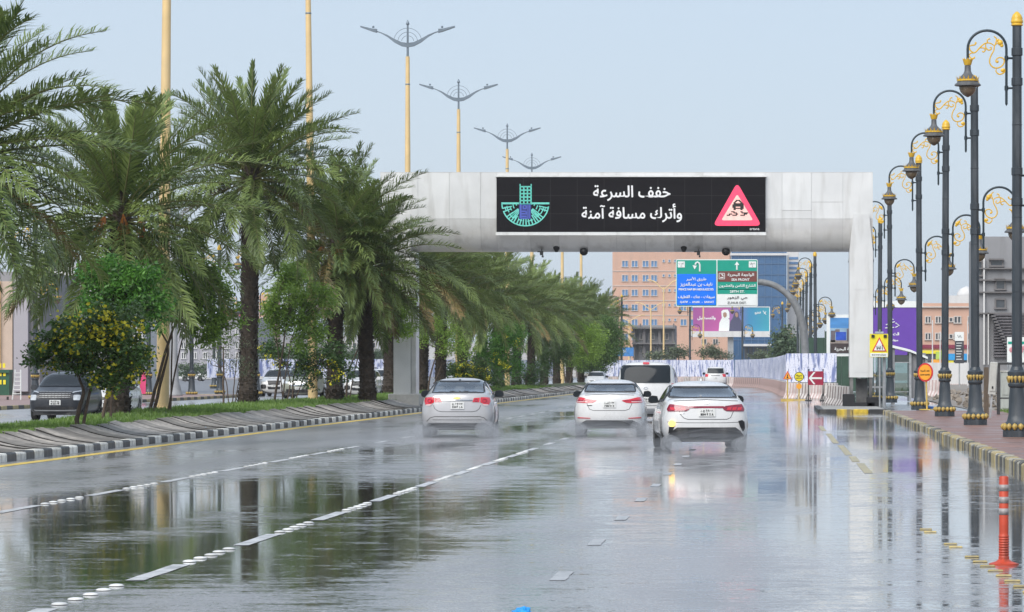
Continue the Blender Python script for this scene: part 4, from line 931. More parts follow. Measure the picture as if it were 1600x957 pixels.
def shell(kind,L=None,hw=None,H=None,lvl=3):
    T=TAB[kind]; L0,hw0,H0=T['L'],T['hw'],T['H']; L=L or L0; hw=hw or hw0; H=H or H0
    vs=[];fs=[];rings=[]
    for y,P in T['st']:
        ys=y if isinstance(y,list) else [y]*9
        left=[(-P[i][0]*hw0,ys[i],P[i][1]) for i in range(7)]; top=[(-P[7][0]*hw0,ys[7],P[7][1]),(0,ys[8],P[8][1]),(P[7][0]*hw0,ys[7],P[7][1])]
        right=[(P[i][0]*hw0,ys[i],P[i][1]) for i in range(6,-1,-1)]
        ring=left+top+right; rings.append((len(vs),ys,P)); vs+=ring
    n=17
    for a,b in zip(rings,rings[1:]):
        for k in range(n-1): fs.append((a[0]+k,a[0]+k+1,b[0]+k+1,b[0]+k))
    for end,(st,ys,P) in((0,rings[0]),(1,rings[-1])):
        sg=-1 if end==0 else 1; rows=[]
        for i in range(6):
            row=[st+i]
            for q,(f,o) in enumerate(((.5,.09),(0,.12),(.5,.09))):
                x=(-1,0,1)[q]*P[i][0]*hw0*f; rowv=(x,ys[i]+sg*o,P[i][1]); vs.append(rowv); row.append(len(vs)-1)
            row.append(st+16-i); rows.append(row)
        rows.append([st+6,st+7,st+8,st+9,st+10])
        for i in range(6):
            for k in range(4):
                f=(rows[i][k],rows[i][k+1],rows[i+1][k+1],rows[i+1][k]); fs.append(f if end==0 else f[::-1])
    me=bpy.data.meshes.new('cage'); me.from_pydata(vs,[],fs); bm=bmesh.new(); bm.from_mesh(me); bmesh.ops.recalc_face_normals(bm,faces=bm.faces); bm.to_mesh(me); bm.free()
    o=bpy.data.objects.new('cage',me); COL.objects.link(o); md=o.modifiers.new('s','SUBSURF'); md.levels=md.render_levels=lvl
    dg=bpy.context.evaluated_depsgraph_get(); dg.update(); m2=bpy.data.meshes.new_from_object(o.evaluated_get(dg)); bpy.data.objects.remove(o)
    X=[v.co for v in m2.vertices]; x1=max(c.x for c in X);y0=min(c.y for c in X);y1=max(c.y for c in X);z1=max(c.z for c in X)
    for v in m2.vertices:
        v.co.x*=hw/x1; v.co.y=(v.co.y-y0)*L/(y1-y0); v.co.z*=H/z1
    bm=bmesh.new(); bm.from_mesh(m2); bmesh.ops.recalc_face_normals(bm,faces=bm.faces)
    c=sum((f.normal.z for f in bm.faces if f.calc_center_median().z>H*.95),0.)
    if c<0: bmesh.ops.reverse_faces(bm,faces=bm.faces)
    bm.to_mesh(m2); bm.free(); m2.polygons.foreach_set('use_smooth',[True]*len(m2.polygons))
    return m2,L,hw,H
class Car:
    def __init__(s,name,label,cat,kind,paint,L=None,hw=None,H=None,group=None,lvl=3):
        s.me,s.L,s.hw,s.H=shell(kind,L,hw,H,lvl); s.root=thing(name,label,cat,(0,0,0),0,group); s.paint=paint; s.kind=kind
        bm=bmesh.new(); bm.from_mesh(s.me); s.bvh=BVHTree.FromBMesh(bm); bm.free(); s.holes=[]
    def hit(s,a,b,axis):
        if axis=='rear': h=s.bvh.ray_cast(Vector((a,-2,b)),Vector((0,1,0))); d=Vector((0,-1,0))
        elif axis=='front': h=s.bvh.ray_cast(Vector((a,s.L+2,b)),Vector((0,-1,0))); d=Vector((0,1,0))
        elif axis=='right': h=s.bvh.ray_cast(Vector((3,a,b)),Vector((-1,0,0))); d=Vector((1,0,0))
        else: h=s.bvh.ray_cast(Vector((-3,a,b)),Vector((1,0,0))); d=Vector((-1,0,0))
        return (h[0] if h[0] is not None else None),(h[1] if h[0] is not None else None),d
    def patch(s,name,poly,axis,m,off=.005,res=.06,parent=None,smooth=True):
        bd=dens(poly,res); x0=min(p[0] for p in poly);x1=max(p[0] for p in poly);z0=min(p[1] for p in poly);z1=max(p[1] for p in poly)
        pts=[Vector(p) for p in bd]; nb=len(pts)
        nx=int((x1-x0)/res);nz=int((z1-z0)/res)
        for i in range(1,nx+1):
            for j in range(1,nz+1):
                p=(x0+(x1-x0)*i/(nx+1),z0+(z1-z0)*j/(nz+1))
                if inside(p,poly): pts.append(Vector(p))
        r=delaunay_2d_cdt(pts,[(i,(i+1)%nb) for i in range(nb)],[],1,1e-4)
        vs=[];ok=[]
        last=None
        for p in r[0]:
            h,nn,d=s.hit(p[0],p[1],axis)
            if h is None:
                if axis in('rear','front'): h,nn,d=s.hit(p[0]*.985,p[1],axis)
            if h is None: ok.append(False); vs.append(Vector((0,0,0))); continue
            ok.append(True); q=h+nn*off+d*off*.5; vs.append(q)
        fs=[f for f in r[2] if all(ok[i] for i in f)]
        # rim of the piece turned inwards so that it has thickness
        ed={}
        for f in fs:
            for i in range(len(f)): e=(f[i],f[(i+1)%len(f)]); ed[e]=1
        inn={}
        for (a,b) in list(ed):
            if (b,a) in ed: continue
            for k in(a,b):
                if k not in inn:
                    h,nn,d=s.hit(r[0][k][0],r[0][k][1],axis)
                    if h is None: h,nn,d=s.hit(r[0][k][0]*.985,r[0][k][1],axis)
                    inn[k]=len(vs); vs.append(h-nn*.004)
            fs.append((b,a,inn[a],inn[b]))
        me=bpy.data.meshes.new(name); me.from_pydata([tuple(v) for v in vs],[],fs)
        bm=bmesh.new(); bm.from_mesh(me); loose=[v for v in bm.verts if not v.link_faces]; bmesh.ops.delete(bm,geom=loose,context='VERTS')
        c=Vector((0,0,0)); _,_,d=s.hit(0,0.5,axis)
        if sum(f.normal.dot(d)*f.calc_area() for f in bm.faces)<0: bmesh.ops.reverse_faces(bm,faces=bm.faces)
        for f in bm.faces: f.smooth=smooth
        for e in bm.edges: e.smooth=e.calc_face_angle(0)<R(40)
        bm.to_mesh(me); bm.free()
        return link(name,me,m,parent or s.root)
    def ring(s,name,poly,w,axis,m,off=.006,parent=None,closed=True):
        bd=dens(poly,.05); n=len(bd); vs=[]
        cx=sum(p[0] for p in bd)/n; cz=sum(p[1] for p in bd)/n; fs=[]; A=sum(bd[i-1][0]*bd[i][1]-bd[i][0]*bd[i-1][1] for i in range(n)); sg=1 if A>0 else -1
        okk=[]
        for i in range(n):
            a=Vector(bd[i-1]);b=Vector(bd[(i+1)%n]); t=(b-a).normalized(); nn=Vector((-t.y,t.x))*sg
            if not closed and i in(0,n-1): nn=Vector((0,1))
            for q in(Vector(bd[i]),Vector(bd[i])+nn*w):
                h,no,d=s.hit(q.x,q.y,axis); okk.append(h is not None); vs.append(tuple(h+no*off+d*off*.4) if h is not None else (0,0,0))
        for i in range(n if closed else n-1):
            j=(i+1)%n; f=(2*i,2*j,2*j+1,2*i+1)
            if all(okk[k] for k in f): fs.append(f)
        me=bpy.data.meshes.new(name); me.from_pydata(vs,[],fs); bm=bmesh.new(); bm.from_mesh(me); bmesh.ops.delete(bm,geom=[v for v in bm.verts if not v.link_faces],context='VERTS')
        bmesh.ops.solidify(bm,geom=bm.faces[:],thickness=.004); bm.to_mesh(me); bm.free()
        return link(name,me,m,parent or s.root)
    def line(s,name,pts,w,axis,m,off=.004,parent=None):
        P=[]; 
        for i in range(len(pts)-1):
            a,b=Vector(pts[i]),Vector(pts[i+1]); k=max(1,int((b-a).length/.05)); P+=[a.lerp(b,j/k) for j in range(k)]
        P.append(Vector(pts[-1])); vs=[];fs=[];ok=[]
        for i,p in enumerate(P):
            t=(P[min(i+1,len(P)-1)]-P[max(i-1,0)]).normalized(); nn=Vector((-t.y,t.x))*w/2
            for q in(p+nn,p-nn):
                h,no,d=s.hit(q.x,q.y,axis); ok.append(h is not None); vs.append(tuple(h+no*off) if h is not None else (0,0,0))
        for i in range(len(P)-1):
            f=(2*i,2*i+1,2*i+3,2*i+2)
            if all(ok[k] for k in f): fs.append(f)
        me=bpy.data.meshes.new(name); me.from_pydata(vs,[],fs); bm=bmesh.new(); bm.from_mesh(me); bmesh.ops.delete(bm,geom=[v for v in bm.verts if not v.link_faces],context='VERTS'); bm.to_mesh(me); bm.free()
        return link(name,me,m,parent or s.root)
    def hole(s,poly,axis): s.holes.append((poly,axis))
    def body(s,wy,r=.34):
        bm=bmesh.new(); bm.from_mesh(s.me); dl=[]
        for f in bm.faces:
            c=f.calc_center_median(); n=f.normal; k=False
            for poly,ax in s.holes:
                if ax=='rear' and n.y<-.1 and c.y<s.L/2 and inside((c.x,c.z),poly): k=True
                if ax in('left','right') and abs(n.x)>.3 and (c.x>0)==(ax=='right') and inside((c.y,c.z),poly): k=True
                if ax=='front' and n.y>.1 and c.y>s.L/2 and inside((c.x,c.z),poly): k=True
            for y in wy:
                if abs(c.x)>s.hw*.72 and (c.y-y)**2+(c.z-r*.97)**2<(r+.05)**2: k=True
            if k: dl.append(f)
        bmesh.ops.delete(bm,geom=dl,context='FACES'); me=bpy.data.meshes.new('body'); bm.to_mesh(me); bm.free(); me.polygons.foreach_set('use_smooth',[True]*len(me.polygons))
        link('body',me,s.paint,s.root)
        for sx in(-1,1):
            for y in wy:
                ax='right' if sx>0 else 'left'; arc=[(y+(r+.085)*math.cos(t),r*.97+(r+.085)*math.sin(t)) for t in [R(-12+204*k/20) for k in range(21)]]
                bd=[(y+(r+.10)*math.cos(R(a)),r*.97+(r+.10)*math.sin(R(a))) for a in range(-10,191,10)]; inn=[(y+(r+.02)*math.cos(R(a)),r*.97+(r+.02)*math.sin(R(a))) for a in range(190,-11,-10)]
                g=MB(); vs=[]
                nn=len(bd)
                for (a,b),(c_,d_) in zip(bd,reversed(inn)):
                    h,no,_=s.hit(a,b,ax); xx=h.x if h is not None else sx*s.hw
                    vs+=[(xx+sx*.006,a,b),(xx+sx*.012,(a+c_)/2,(b+d_)/2),(xx-sx*.03,c_,d_),(xx-sx*.14,c_,d_)]
                g.add(vs,[(4*i+q,4*i+q+1,4*i+q+5,4*i+q+4) for i in range(nn-1) for q in range(3)]); g.build('wheel_arch',s.paint if s.kind!='suvx' else M_trim,s.root,smooth=True)
        g=MB(); g.box((0,s.L/2,.33),(s.hw*1.62,s.L*.93,.28)); g.build('underbody',M_trim,s.root)
    def wheels(s,wy,r=.33,w=.215,tr=None):
        tr=tr or s.hw-.125
        for y in wy:
            for sx in(-1,1):
                g=MB(); g.lathe([(r*.62,-w/2),(r*.93,-w/2),(r,-w*.36),(r,w*.36),(r*.93,w/2),(r*.62,w/2)],n=26,axis='x'); g.lathe([(r*.62,-w*.4),(0.001,-w*.4)],n=26,axis='x')
                me=g.mesh('wheel',auto=35); o=link('wheel',me,M_rubber,s.root,(sx*tr,y,r))
                g=MB(); g.lathe([(r*.64,w*.5*sx),(r*.6,w*.42*sx),(r*.1,w*.36*sx)],n=20,axis='x')
                for k in range(5):
                    t=2*math.pi*k/5; c,q=math.cos(t),math.sin(t)
                    g.add([(sx*w*.5,r*.1*-q-.0,r*.1*c),(sx*w*.5,r*.6*c-.03*q,r*.6*q+.03*c),(sx*w*.5,r*.6*c+.03*q,r*.6*q-.03*c)],[(0,1,2)])
                    g.box((sx*w*.44,c*r*.33,q*r*.33),(.03,.06,.06))
                g.build('rim',M_rim,o,auto=30)
    def mirror(s,y,z,m=None,sz=1,sides=(-1,1)):
        for sx in sides:
            h,_,_=s.hit(y,z,'right'); xx=(h.x if h is not None else s.hw)-.02
            g=MB(); c=(sx*(xx+.14),y,z+.03); 
            P=[(.0,-.055),(.02,-.075),(.16,-.085),(.21,-.06),(.225,-.005),(.2,.06),(.13,.085),(.03,.07)]
            pts=[(sx*(xx+.03+a*sz),z+.04+b*sz) for a,b in P]; g.prism(pts,y-.06,y+.05); g.tube([(sx*(xx-.05),y,z-.01),(sx*(xx+.1),y,z+.0)],.025,6)
            o=g.build('side_mirror',m or M_trim,s.root,auto=50)
            pts=[(sx*(xx+.045+a*sz*.86),z+.042+b*sz*.8) for a,b in P]; g=MB(); g.prism(pts,y-.061,y-.064); g.build('mirror_glass',M_glassd,o)
    def seats(s,rows,m,w=.5,n=(3,2),z=1.0):
        for (y,k) in zip(rows,n):
            for i in range(k):
                x=(i-(k-1)/2)*(w if k==3 else .74); g=MB(); g.bbox((x,y,z-.28),(.44 if k==3 else .5,.16,.66),.05); g.bbox((x,y-.01,z+.14),(.25,.1,.17),.04); g.tube([(x-.06,y,z),(x-.06,y,z+.1)],.01,5); g.tube([(x+.06,y,z),(x+.06,y,z+.1)],.01,5)
                g.build('seat',m,s.root)
        g=MB(); g.bbox((0,s.L*.70,.9),(s.hw*1.5,.3,.2),.04); g.build('dashboard',M_seat,s.root)
    def place(s,X,Y,rz=0): s.root.location=(X,Y,0); s.root.rotation_euler=(0,0,rz); return s.root
    def plate(s,x,z,w,h,txt,ax='rear',rowsz=None):
        p=s.patch('number_plate',rrect(x,z,w,h,.008),ax,M_plate,off=.016,res=.12)
        hh,_,_=s.hit(x,z,ax); y=hh.y+(-.031 if ax=='rear' else .031); rz=0 if ax=='rear' else math.pi
        for k,(t_,zz) in enumerate(txt):
            text('plate_text',t_,(x,y,z+zz*h),p,M_black,width=w*.78,height=h*.3,rz=rz,bold=.0025)
        g=MB(); g.tube([(x,y,z-h*.42),(x,y,z+h*.42)],.003,4) ; g.build('plate_divider',M_black,p)
        return p
def person_in(X,Y,z0,rz,label,cloth,head_cloth=None,gap=0):
    # seated figure: one continuous skinned body, cloth robe
    P=[(0,0,0),(0,.02,.22),(0,.0,.42),(0,.0,.52),(0,.015,.60),(0,.03,.70),(-.17,0,.43),(-.24,.12,.22),(-.2,.36,.26),(.17,0,.43),(.24,.12,.22),(.2,.36,.26)]
    E_=[(0,1),(1,2),(2,3),(3,4),(4,5),(2,6),(6,7),(7,8),(2,9),(9,10),(10,11)]
    rad_=[.17,.16,.15,.06,.085,.075,.075,.055,.035,.075,.055,.035]
    me=bpy.data.meshes.new('person'); me.from_pydata(P,E_,[]); o=bpy.data.objects.new('person',me); COL.objects.link(o)
    sk=o.modifiers.new('skin','SKIN'); ss=o.modifiers.new('s','SUBSURF'); ss.levels=ss.render_levels=1
    for i,v in enumerate(me.skin_vertices[0].data): v.radius=(rad_[i],rad_[i]*.85); v.use_root=(i==0)
    dg=bpy.context.evaluated_depsgraph_get(); dg.update(); m2=bpy.data.meshes.new_from_object(o.evaluated_get(dg)); bpy.data.objects.remove(o)
    m2.materials.clear(); m2.materials.append(cloth); m2.materials.append(mat('skin',(.36,.2,.13),.55)); 
    for f in m2.polygons:
        f.use_smooth=True
        if f.center.z>.5 or f.center.y>.3: f.material_index=1
    r=link('person',m2,None,None,(X,Y,z0),(0,0,rz)); tag(r,label,'person')
    g=MB(); g.lathe([(0,.80),(.05,.79),(.1,.74),(.115,.66),(.12,.56),(.15,.5)],(0,0,0),n=12); link('headscarf' if head_cloth else 'hair',g.mesh('hair',smooth=True),head_cloth or M_black,r)
    return r
M_robe=mat('white_robe',(.7,.7,.7),.8); M_shirt=mat('grey_shirt',(.2,.2,.22),.8)

# --- white sedan changing lanes (nearest)
wy=(.95,3.62)
c=Car('sedan','nearest white sedan with a full-width red tail light bar and lit left turn signal','car','sedan',M_car,L=4.6,hw=.9,H=1.44)
win=[(-.63,1.325),(.62,1.325),(.67,1.27),(.715,1.12),(.70,1.09),(-.71,1.09),(-.725,1.12),(-.68,1.27)]
fw=[(-.60,1.34),(.60,1.34),(.74,1.02),(-.74,1.02)]
c.hole(win,'rear'); c.hole(fw,'front'); [c.hole(q_,a_) for a_ in('left','right') for q_ in([(1.35,1.02),(1.5,1.24),(1.95,1.335),(2.5,1.345),(2.55,1.0)],[(2.62,1.0),(2.6,1.345),(3.0,1.29),(3.45,1.03),(3.4,.985)])]; c.body(wy); c.wheels(wy)
c.patch('rear_window',win,'rear',M_glass,off=.004); c.ring('window_seal',win,.035,'rear',M_trim,off=.006); c.patch('windscreen',fw,'front',M_glass,off=.004)
c.seats((1.5,2.55),M_seat,z=1.02); 
def tl(P): return P
L1=[(-.77,.925),(-.74,.965),(-.6,.955),(-.40,.93),(-.33,.90),(-.36,.85),(-.42,.82),(-.78,.815),(-.8,.86)]
for P in(L1,mir(L1)): c.patch('tail_lamp',P,'rear',M_taildk,off=.008,res=.04)
for sx in(-1,1):
    for k in range(3): c.patch('lamp_strip',[(sx*(.74-.11*k),.90),(sx*(.66-.11*k),.90),(sx*(.64-.11*k),.845),(sx*(.72-.11*k),.845)][::sx],'rear',M_tail,off=.014,res=.05)
c.patch('light_bar',[(-.36,.925),(.36,.925),(.36,.885),(-.36,.885)],'rear',M_taildk,off=.008)
c.line('trunk_seam',[(-.56,.82),(-.52,.74),(-.46,.68),(-.38,.655),(.42,.655),(.50,.69),(.56,.82)],.012,'rear',M_seam)
c.line('bumper_crease',[(-.8,.60),(-.4,.585),(.4,.585),(.8,.60)],.01,'rear',M_seam,off=.003)
c.patch('rear_diffuser',[(-.60,.49),(.60,.49),(.70,.42),(.83,.26),(.80,.19),(-.80,.19),(-.83,.26),(-.70,.42)],'rear',M_trim,off=.01)
g=MB(); g.prism([(-.36,.30),(.36,.30),(.30,.36),(.1,.38),(-.1,.38),(-.30,.36)],-.012,.05); g.build('diffuser_fin',M_black,c.root)
c.patch('lit_turn_signal',ell(-.70,.57,.062,.065,14),'rear',M_amber,off=.02,res=.03)
c.patch('reflector',[(-.76,.5),(-.66,.5),(-.70,.40),(-.77,.36)],'rear',M_black,off=.01,res=.04)
c.patch('bumper_vent',[(.66,.62),(.74,.64),(.79,.60),(.80,.46),(.76,.40),(.70,.50)],'rear',M_black,off=.01,res=.04)
c.plate(.01,.795,.34,.165,((ar('٨٠٠٤ ا ح ر'),.22),('8004 R X A',-.24)))
c.patch('badge',rrect(-.53,.78,.16,.02,.005),'rear',M_chrome,off=.006,res=.1)
c.patch('brand_badge',ell(0,1.0,.055,.028),'rear',M_chrome,off=.008,res=.04)
c.line('spoiler_crease',[(-.66,1.03),(0,1.06),(.66,1.03)],.012,'rear',M_seam,off=.003)
for ax in('left','right'):
    c.patch('side_window',[(1.35,1.02),(1.5,1.24),(1.95,1.335),(2.5,1.345),(2.55,1.0)],ax,M_glasst,off=.012); c.ring('side_window_seal',[(1.35,1.02),(1.5,1.24),(1.95,1.335),(2.5,1.345),(2.55,1.0)],.035,ax,M_trim,off=.014); c.patch('side_window',[(2.62,1.0),(2.6,1.345),(3.0,1.29),(3.45,1.03),(3.4,.985)],ax,M_glasst,off=.012); c.ring('side_window_seal',[(2.62,1.0),(2.6,1.345),(3.0,1.29),(3.45,1.03),(3.4,.985)],.035,ax,M_trim,off=.014)
    c.line('door_seam',[(2.58,.98),(2.58,.35)],.012,ax,M_seam); c.line('door_seam',[(1.5,.98),(1.42,.7),(1.5,.4)],.012,ax,M_seam); c.line('sill_strip',[(1.45,.32),(3.1,.32)],.04,ax,M_trim)
    for yy in(1.75,2.8): c.patch('door_handle',rrect(yy,.83,.18,.03,.01),ax,M_car,off=.02,res=.1)
c.mirror(3.2,1.0,M_trim)
g=MB(); g.prism([(0,1.435),(0.05,1.46),(.03,1.5),(.02,1.5),(-.05,1.45)],-.02,.02,plane='yz'); g.build('antenna',M_car,c.root,loc=(0,1.75,-.01))
kia=c.place(GX(1104,76),FPX/76.,R(5.2)); 
def inside_car(root,x,y,z): 
    p=root.matrix_basis@Vector((x,y,z)); return p.x,p.y,p.z
a=inside_car(kia,-.37,2.62,.48); person_in(a[0],a[1],a[2],R(5.2),'driver at the left front seat of the nearest white sedan, dark shirt',M_shirt)

# --- second white sedan (middle lane)
c=Car('sedan','middle white sedan with slim pointed red tail lamps and two red bumper reflectors','car','sedan',M_car,L=4.57,hw=.9,H=1.425)
win=[(-.58,1.315),(.57,1.315),(.62,1.28),(.655,1.13),(.64,1.10),(-.65,1.10),(-.665,1.13),(-.62,1.28)]
c.hole(win,'rear'); c.hole(fw,'front'); [c.hole(q_,a_) for a_ in('left','right') for q_ in([(1.35,1.02),(1.5,1.22),(1.95,1.32),(2.5,1.33),(2.55,1.0)],[(2.62,1.0),(2.6,1.33),(3.0,1.27),(3.45,1.02),(3.4,.985)])]; c.body(wy); c.wheels(wy)
c.patch('rear_window',win,'rear',M_glass,off=.004); c.ring('window_seal',win,.03,'rear',M_trim,off=.006); c.patch('windscreen',fw,'front',M_glass,off=.004)
c.seats((1.5,2.55),M_seatg,z=1.0)
L1=[(-.82,.985),(-.70,.975),(-.52,.93),(-.34,.905),(-.31,.89),(-.42,.84),(-.55,.83),(-.83,.845),(-.84,.90)]
for P in(L1,mir(L1)): c.patch('tail_lamp',P,'rear',M_tail,off=.008,res=.04)
for sx in(-1,1):
    c.line('lamp_strip',[(sx*.80,.90),(sx*.5,.885),(sx*.38,.885)],.02,'rear',M_taildk,off=.014); c.line('lamp_strip',[(sx*.80,.865),(sx*.55,.86)],.018,'rear',M_tailcl,off=.014)
    c.patch('reflector',[(sx*.80,.475),(sx*.48,.46),(sx*.48,.44),(sx*.80,.45)][::-sx],'rear',M_tail,off=.008,res=.05)
c.line('trunk_seam',[(-.60,.94),(-.56,.80),(-.50,.68),(-.40,.645),(.40,.645),(.50,.68),(.56,.80),(.60,.94)],.012,'rear',M_seam)
c.patch('rear_diffuser',[(-.58,.40),(.58,.40),(.72,.33),(.80,.19),(-.80,.19),(-.72,.33)],'rear',M_trim,off=.01)
c.plate(.0,.80,.32,.165,((ar('٧٣٨٦ ص د'),.22),('7386 D X',-.24)))
c.ring('brand_badge',ell(0,.985,.062,.034,20),.012,'rear',M_chrome,off=.008); c.patch('badge',rrect(-.5,.77,.13,.02,.005),'rear',M_black,off=.006,res=.1)
c.line('trunk_lip',[(-.62,1.03),(0,1.06),(.62,1.03)],.012,'rear',M_seam,off=.003)
for ax in('left','right'):
    c.patch('side_window',[(1.35,1.02),(1.5,1.22),(1.95,1.32),(2.5,1.33),(2.55,1.0)],ax,M_glasst,off=.012); c.ring('side_window_seal',[(1.35,1.02),(1.5,1.22),(1.95,1.32),(2.5,1.33),(2.55,1.0)],.035,ax,M_trim,off=.014); c.patch('side_window',[(2.62,1.0),(2.6,1.33),(3.0,1.27),(3.45,1.02),(3.4,.985)],ax,M_glasst,off=.012); c.ring('side_window_seal',[(2.62,1.0),(2.6,1.33),(3.0,1.27),(3.45,1.02),(3.4,.985)],.035,ax,M_trim,off=.014)
    c.line('door_seam',[(2.58,.98),(2.58,.35)],.012,ax,M_seam)
    c.patch('door_handle',rrect(1.75,.83,.18,.03,.01),ax,M_car,off=.02,res=.1)
c.mirror(3.15,1.0,M_trim)
ela=c.place(GX(952,62),FPX/62.,R(1.3)); a=inside_car(ela,-.37,2.6,.47); person_in(a[0],a[1],a[2],0,'driver of the middle white sedan wearing a white robe and headscarf',M_robe,M_robe)

# --- silver white sedan (left lane)
c=Car('sedan','silver-white sedan on the left with two-piece red tail lamps and gold badge','car','sedan',M_carsil,L=4.6,hw=.9,H=1.47)
win=[(-.56,1.395),(.56,1.395),(.60,1.36),(.655,1.12),(.64,1.095),(-.64,1.095),(-.655,1.12),(-.60,1.36)]
c.hole(win,'rear'); c.hole(fw,'front'); [c.hole(q_,a_) for a_ in('left','right') for q_ in([(1.35,1.03),(1.5,1.26),(1.95,1.365),(2.5,1.375),(2.55,1.0)],[(2.62,1.0),(2.6,1.375),(3.0,1.31),(3.45,1.04),(3.4,.99)])]; c.body(wy); c.wheels(wy)
c.patch('rear_window',win,'rear',M_glass,off=.004); c.ring('window_seal',win,.03,'rear',M_trim,off=.006); c.patch('windscreen',fw,'front',M_glass,off=.004)
c.seats((1.5,2.55),M_seatg,z=1.04)
L1=[(-.79,.985),(-.60,.995),(-.57,.99),(-.565,.87),(-.70,.80),(-.78,.81),(-.81,.9)]; L2=[(-.555,.985),(-.42,.975),(-.40,.95),(-.375,.875),(-.545,.87)]
for P in(L1,mir(L1),L2,mir(L2)): c.patch('tail_lamp',P,'rear',M_tail,off=.008,res=.04)
for sx in(-1,1):
    c.patch('reversing_lamp',[(sx*.76,.815),(sx*.60,.83),(sx*.66,.785),(sx*.75,.78)][::-sx],'rear',M_tailcl,off=.01,res=.05)
    c.ring('lamp_strip',ell(sx*.67,.905,.055,.05,14),.014,'rear',M_taildk,off=.014)
    c.ring('lamp_strip',ell(sx*.47,.92,.04,.035,14),.012,'rear',M_taildk,off=.014)
c.line('trunk_seam',[(-.58,.80),(-.55,.72),(-.48,.66),(-.38,.64),(.38,.64),(.48,.66),(.55,.72),(.58,.80)],.012,'rear',M_seam)
c.line('chrome_strip',[(-.38,.925),(.38,.925)],.022,'rear',M_chrome,off=.008); c.line('trunk_step',[(-.38,.905),(.38,.905)],.012,'rear',M_seam,off=.006)
c.line('bumper_crease',[(-.75,.40),(-.66,.49),(-.55,.52),(.55,.52),(.66,.49),(.75,.40)],.014,'rear',M_seam,off=.004); c.line('bumper_step',[(-.6,.44),(.6,.44)],.012,'rear',M_seam,off=.004)
c.patch('rear_diffuser',[(-.70,.36),(.70,.36),(.80,.28),(.79,.19),(-.79,.19),(-.80,.28)],'rear',M_trim,off=.01)
c.plate(.01,.79,.33,.17,((ar('٣٢٠٧ ا ح'),.22),('3207 J A',-.24)))
c.patch('brand_badge',[(-.08,.99),(-.03,.99),(-.03,1.005),(.03,1.005),(.03,.99),(.08,.99),(.07,.96),(.03,.96),(.03,.945),(-.03,.945),(-.03,.96),(-.09,.96)][::-1],'rear',M_goldb,off=.01,res=.03)
c.patch('high_brake_lamp',rrect(0,1.41,.05,.03,.01),'rear',M_black,off=.012,res=.05)
for ax in('left','right'):
    c.patch('side_window',[(1.35,1.03),(1.5,1.26),(1.95,1.365),(2.5,1.375),(2.55,1.0)],ax,M_glasst,off=.012); c.ring('side_window_seal',[(1.35,1.03),(1.5,1.26),(1.95,1.365),(2.5,1.375),(2.55,1.0)],.035,ax,M_trim,off=.014); c.patch('side_window',[(2.62,1.0),(2.6,1.375),(3.0,1.31),(3.45,1.04),(3.4,.99)],ax,M_glasst,off=.012); c.ring('side_window_seal',[(2.62,1.0),(2.6,1.375),(3.0,1.31),(3.45,1.04),(3.4,.99)],.035,ax,M_trim,off=.014)
    c.line('door_seam',[(2.58,.98),(2.58,.35)],.012,ax,M_seam); c.line('door_seam',[(1.5,.98),(1.42,.7),(1.5,.4)],.012,ax,M_seam)
    c.patch('door_handle',rrect(1.75,.83,.18,.03,.01),ax,M_chrome,off=.02,res=.1)
c.mirror(3.15,1.02,M_trim,sz=1.1)
cru=c.place(GX(714,63.5),FPX/63.5,R(2.6))
a=inside_car(cru,-.37,2.6,.5); person_in(a[0],a[1],a[2],0,'driver of the silver-white sedan wearing a white robe',M_robe,M_robe)
a=inside_car(cru,.37,2.6,.5); person_in(a[0],a[1],a[2],0,'passenger in the silver-white sedan, right front seat, pale clothes',M_robe,M_robe)

# --- white van
c=Car('minivan','tall white passenger van between the two right-hand sedans, large dark rear window','van','van',M_car)
win=[(-.74,1.80),(.70,1.80),(.74,1.75),(.76,1.30),(.73,1.26),(-.76,1.26),(-.79,1.30),(-.78,1.75)]
wyv=(.95,4.05); c.body(wyv,r=.34); c.wheels(wyv,r=.34)
fwv=[(-.72,1.75),(.72,1.75),(.82,1.22),(-.82,1.22)]
c.patch('rear_window',win,'rear',M_glassd,off=.02); c.patch('windscreen',fwv,'front',M_glassd,off=.004)
c.patch('high_brake_lamp',rrect(0,1.855,.2,.045,.02),'rear',M_tail,off=.03,res=.06)
for sx in(-1,1):
    c.patch('tail_lamp',[(sx*.80,1.24),(sx*.93,1.24),(sx*.95,.85),(sx*.82,.85)][::-sx],'rear',M_tail,off=.01,res=.06)
c.line('tailgate_seam',[(-.80,1.22),(-.78,.55),(.78,.55),(.80,1.22)],.014,'rear',M_seam)
c.patch('rear_bumper',[(-.88,.46),(.88,.46),(.86,.2),(-.86,.2)],'rear',M_cargrey,off=.02); c.ring('brand_badge',ell(0,1.09,.07,.04,20),.014,'rear',M_chrome,off=.01)
c.plate(0,.72,.34,.16,((ar('٤٥١٨'),.22),('4518',-.24))); c.mirror(4.1,1.35,M_trim,sz=1.3)
for sx in (-.45,.45):
    g=MB(); g.bbox((sx,.28,1.42),(.3,.04,.3),.02); g.build('headrest',M_seat,c.root)
for ax in('left','right'): c.patch('side_window',[(.6,1.25),(.65,1.72),(3.4,1.72),(3.4,1.25)],ax,M_glassd,res=.2)
c.place(GX(1009,50),FPX/50.,0)

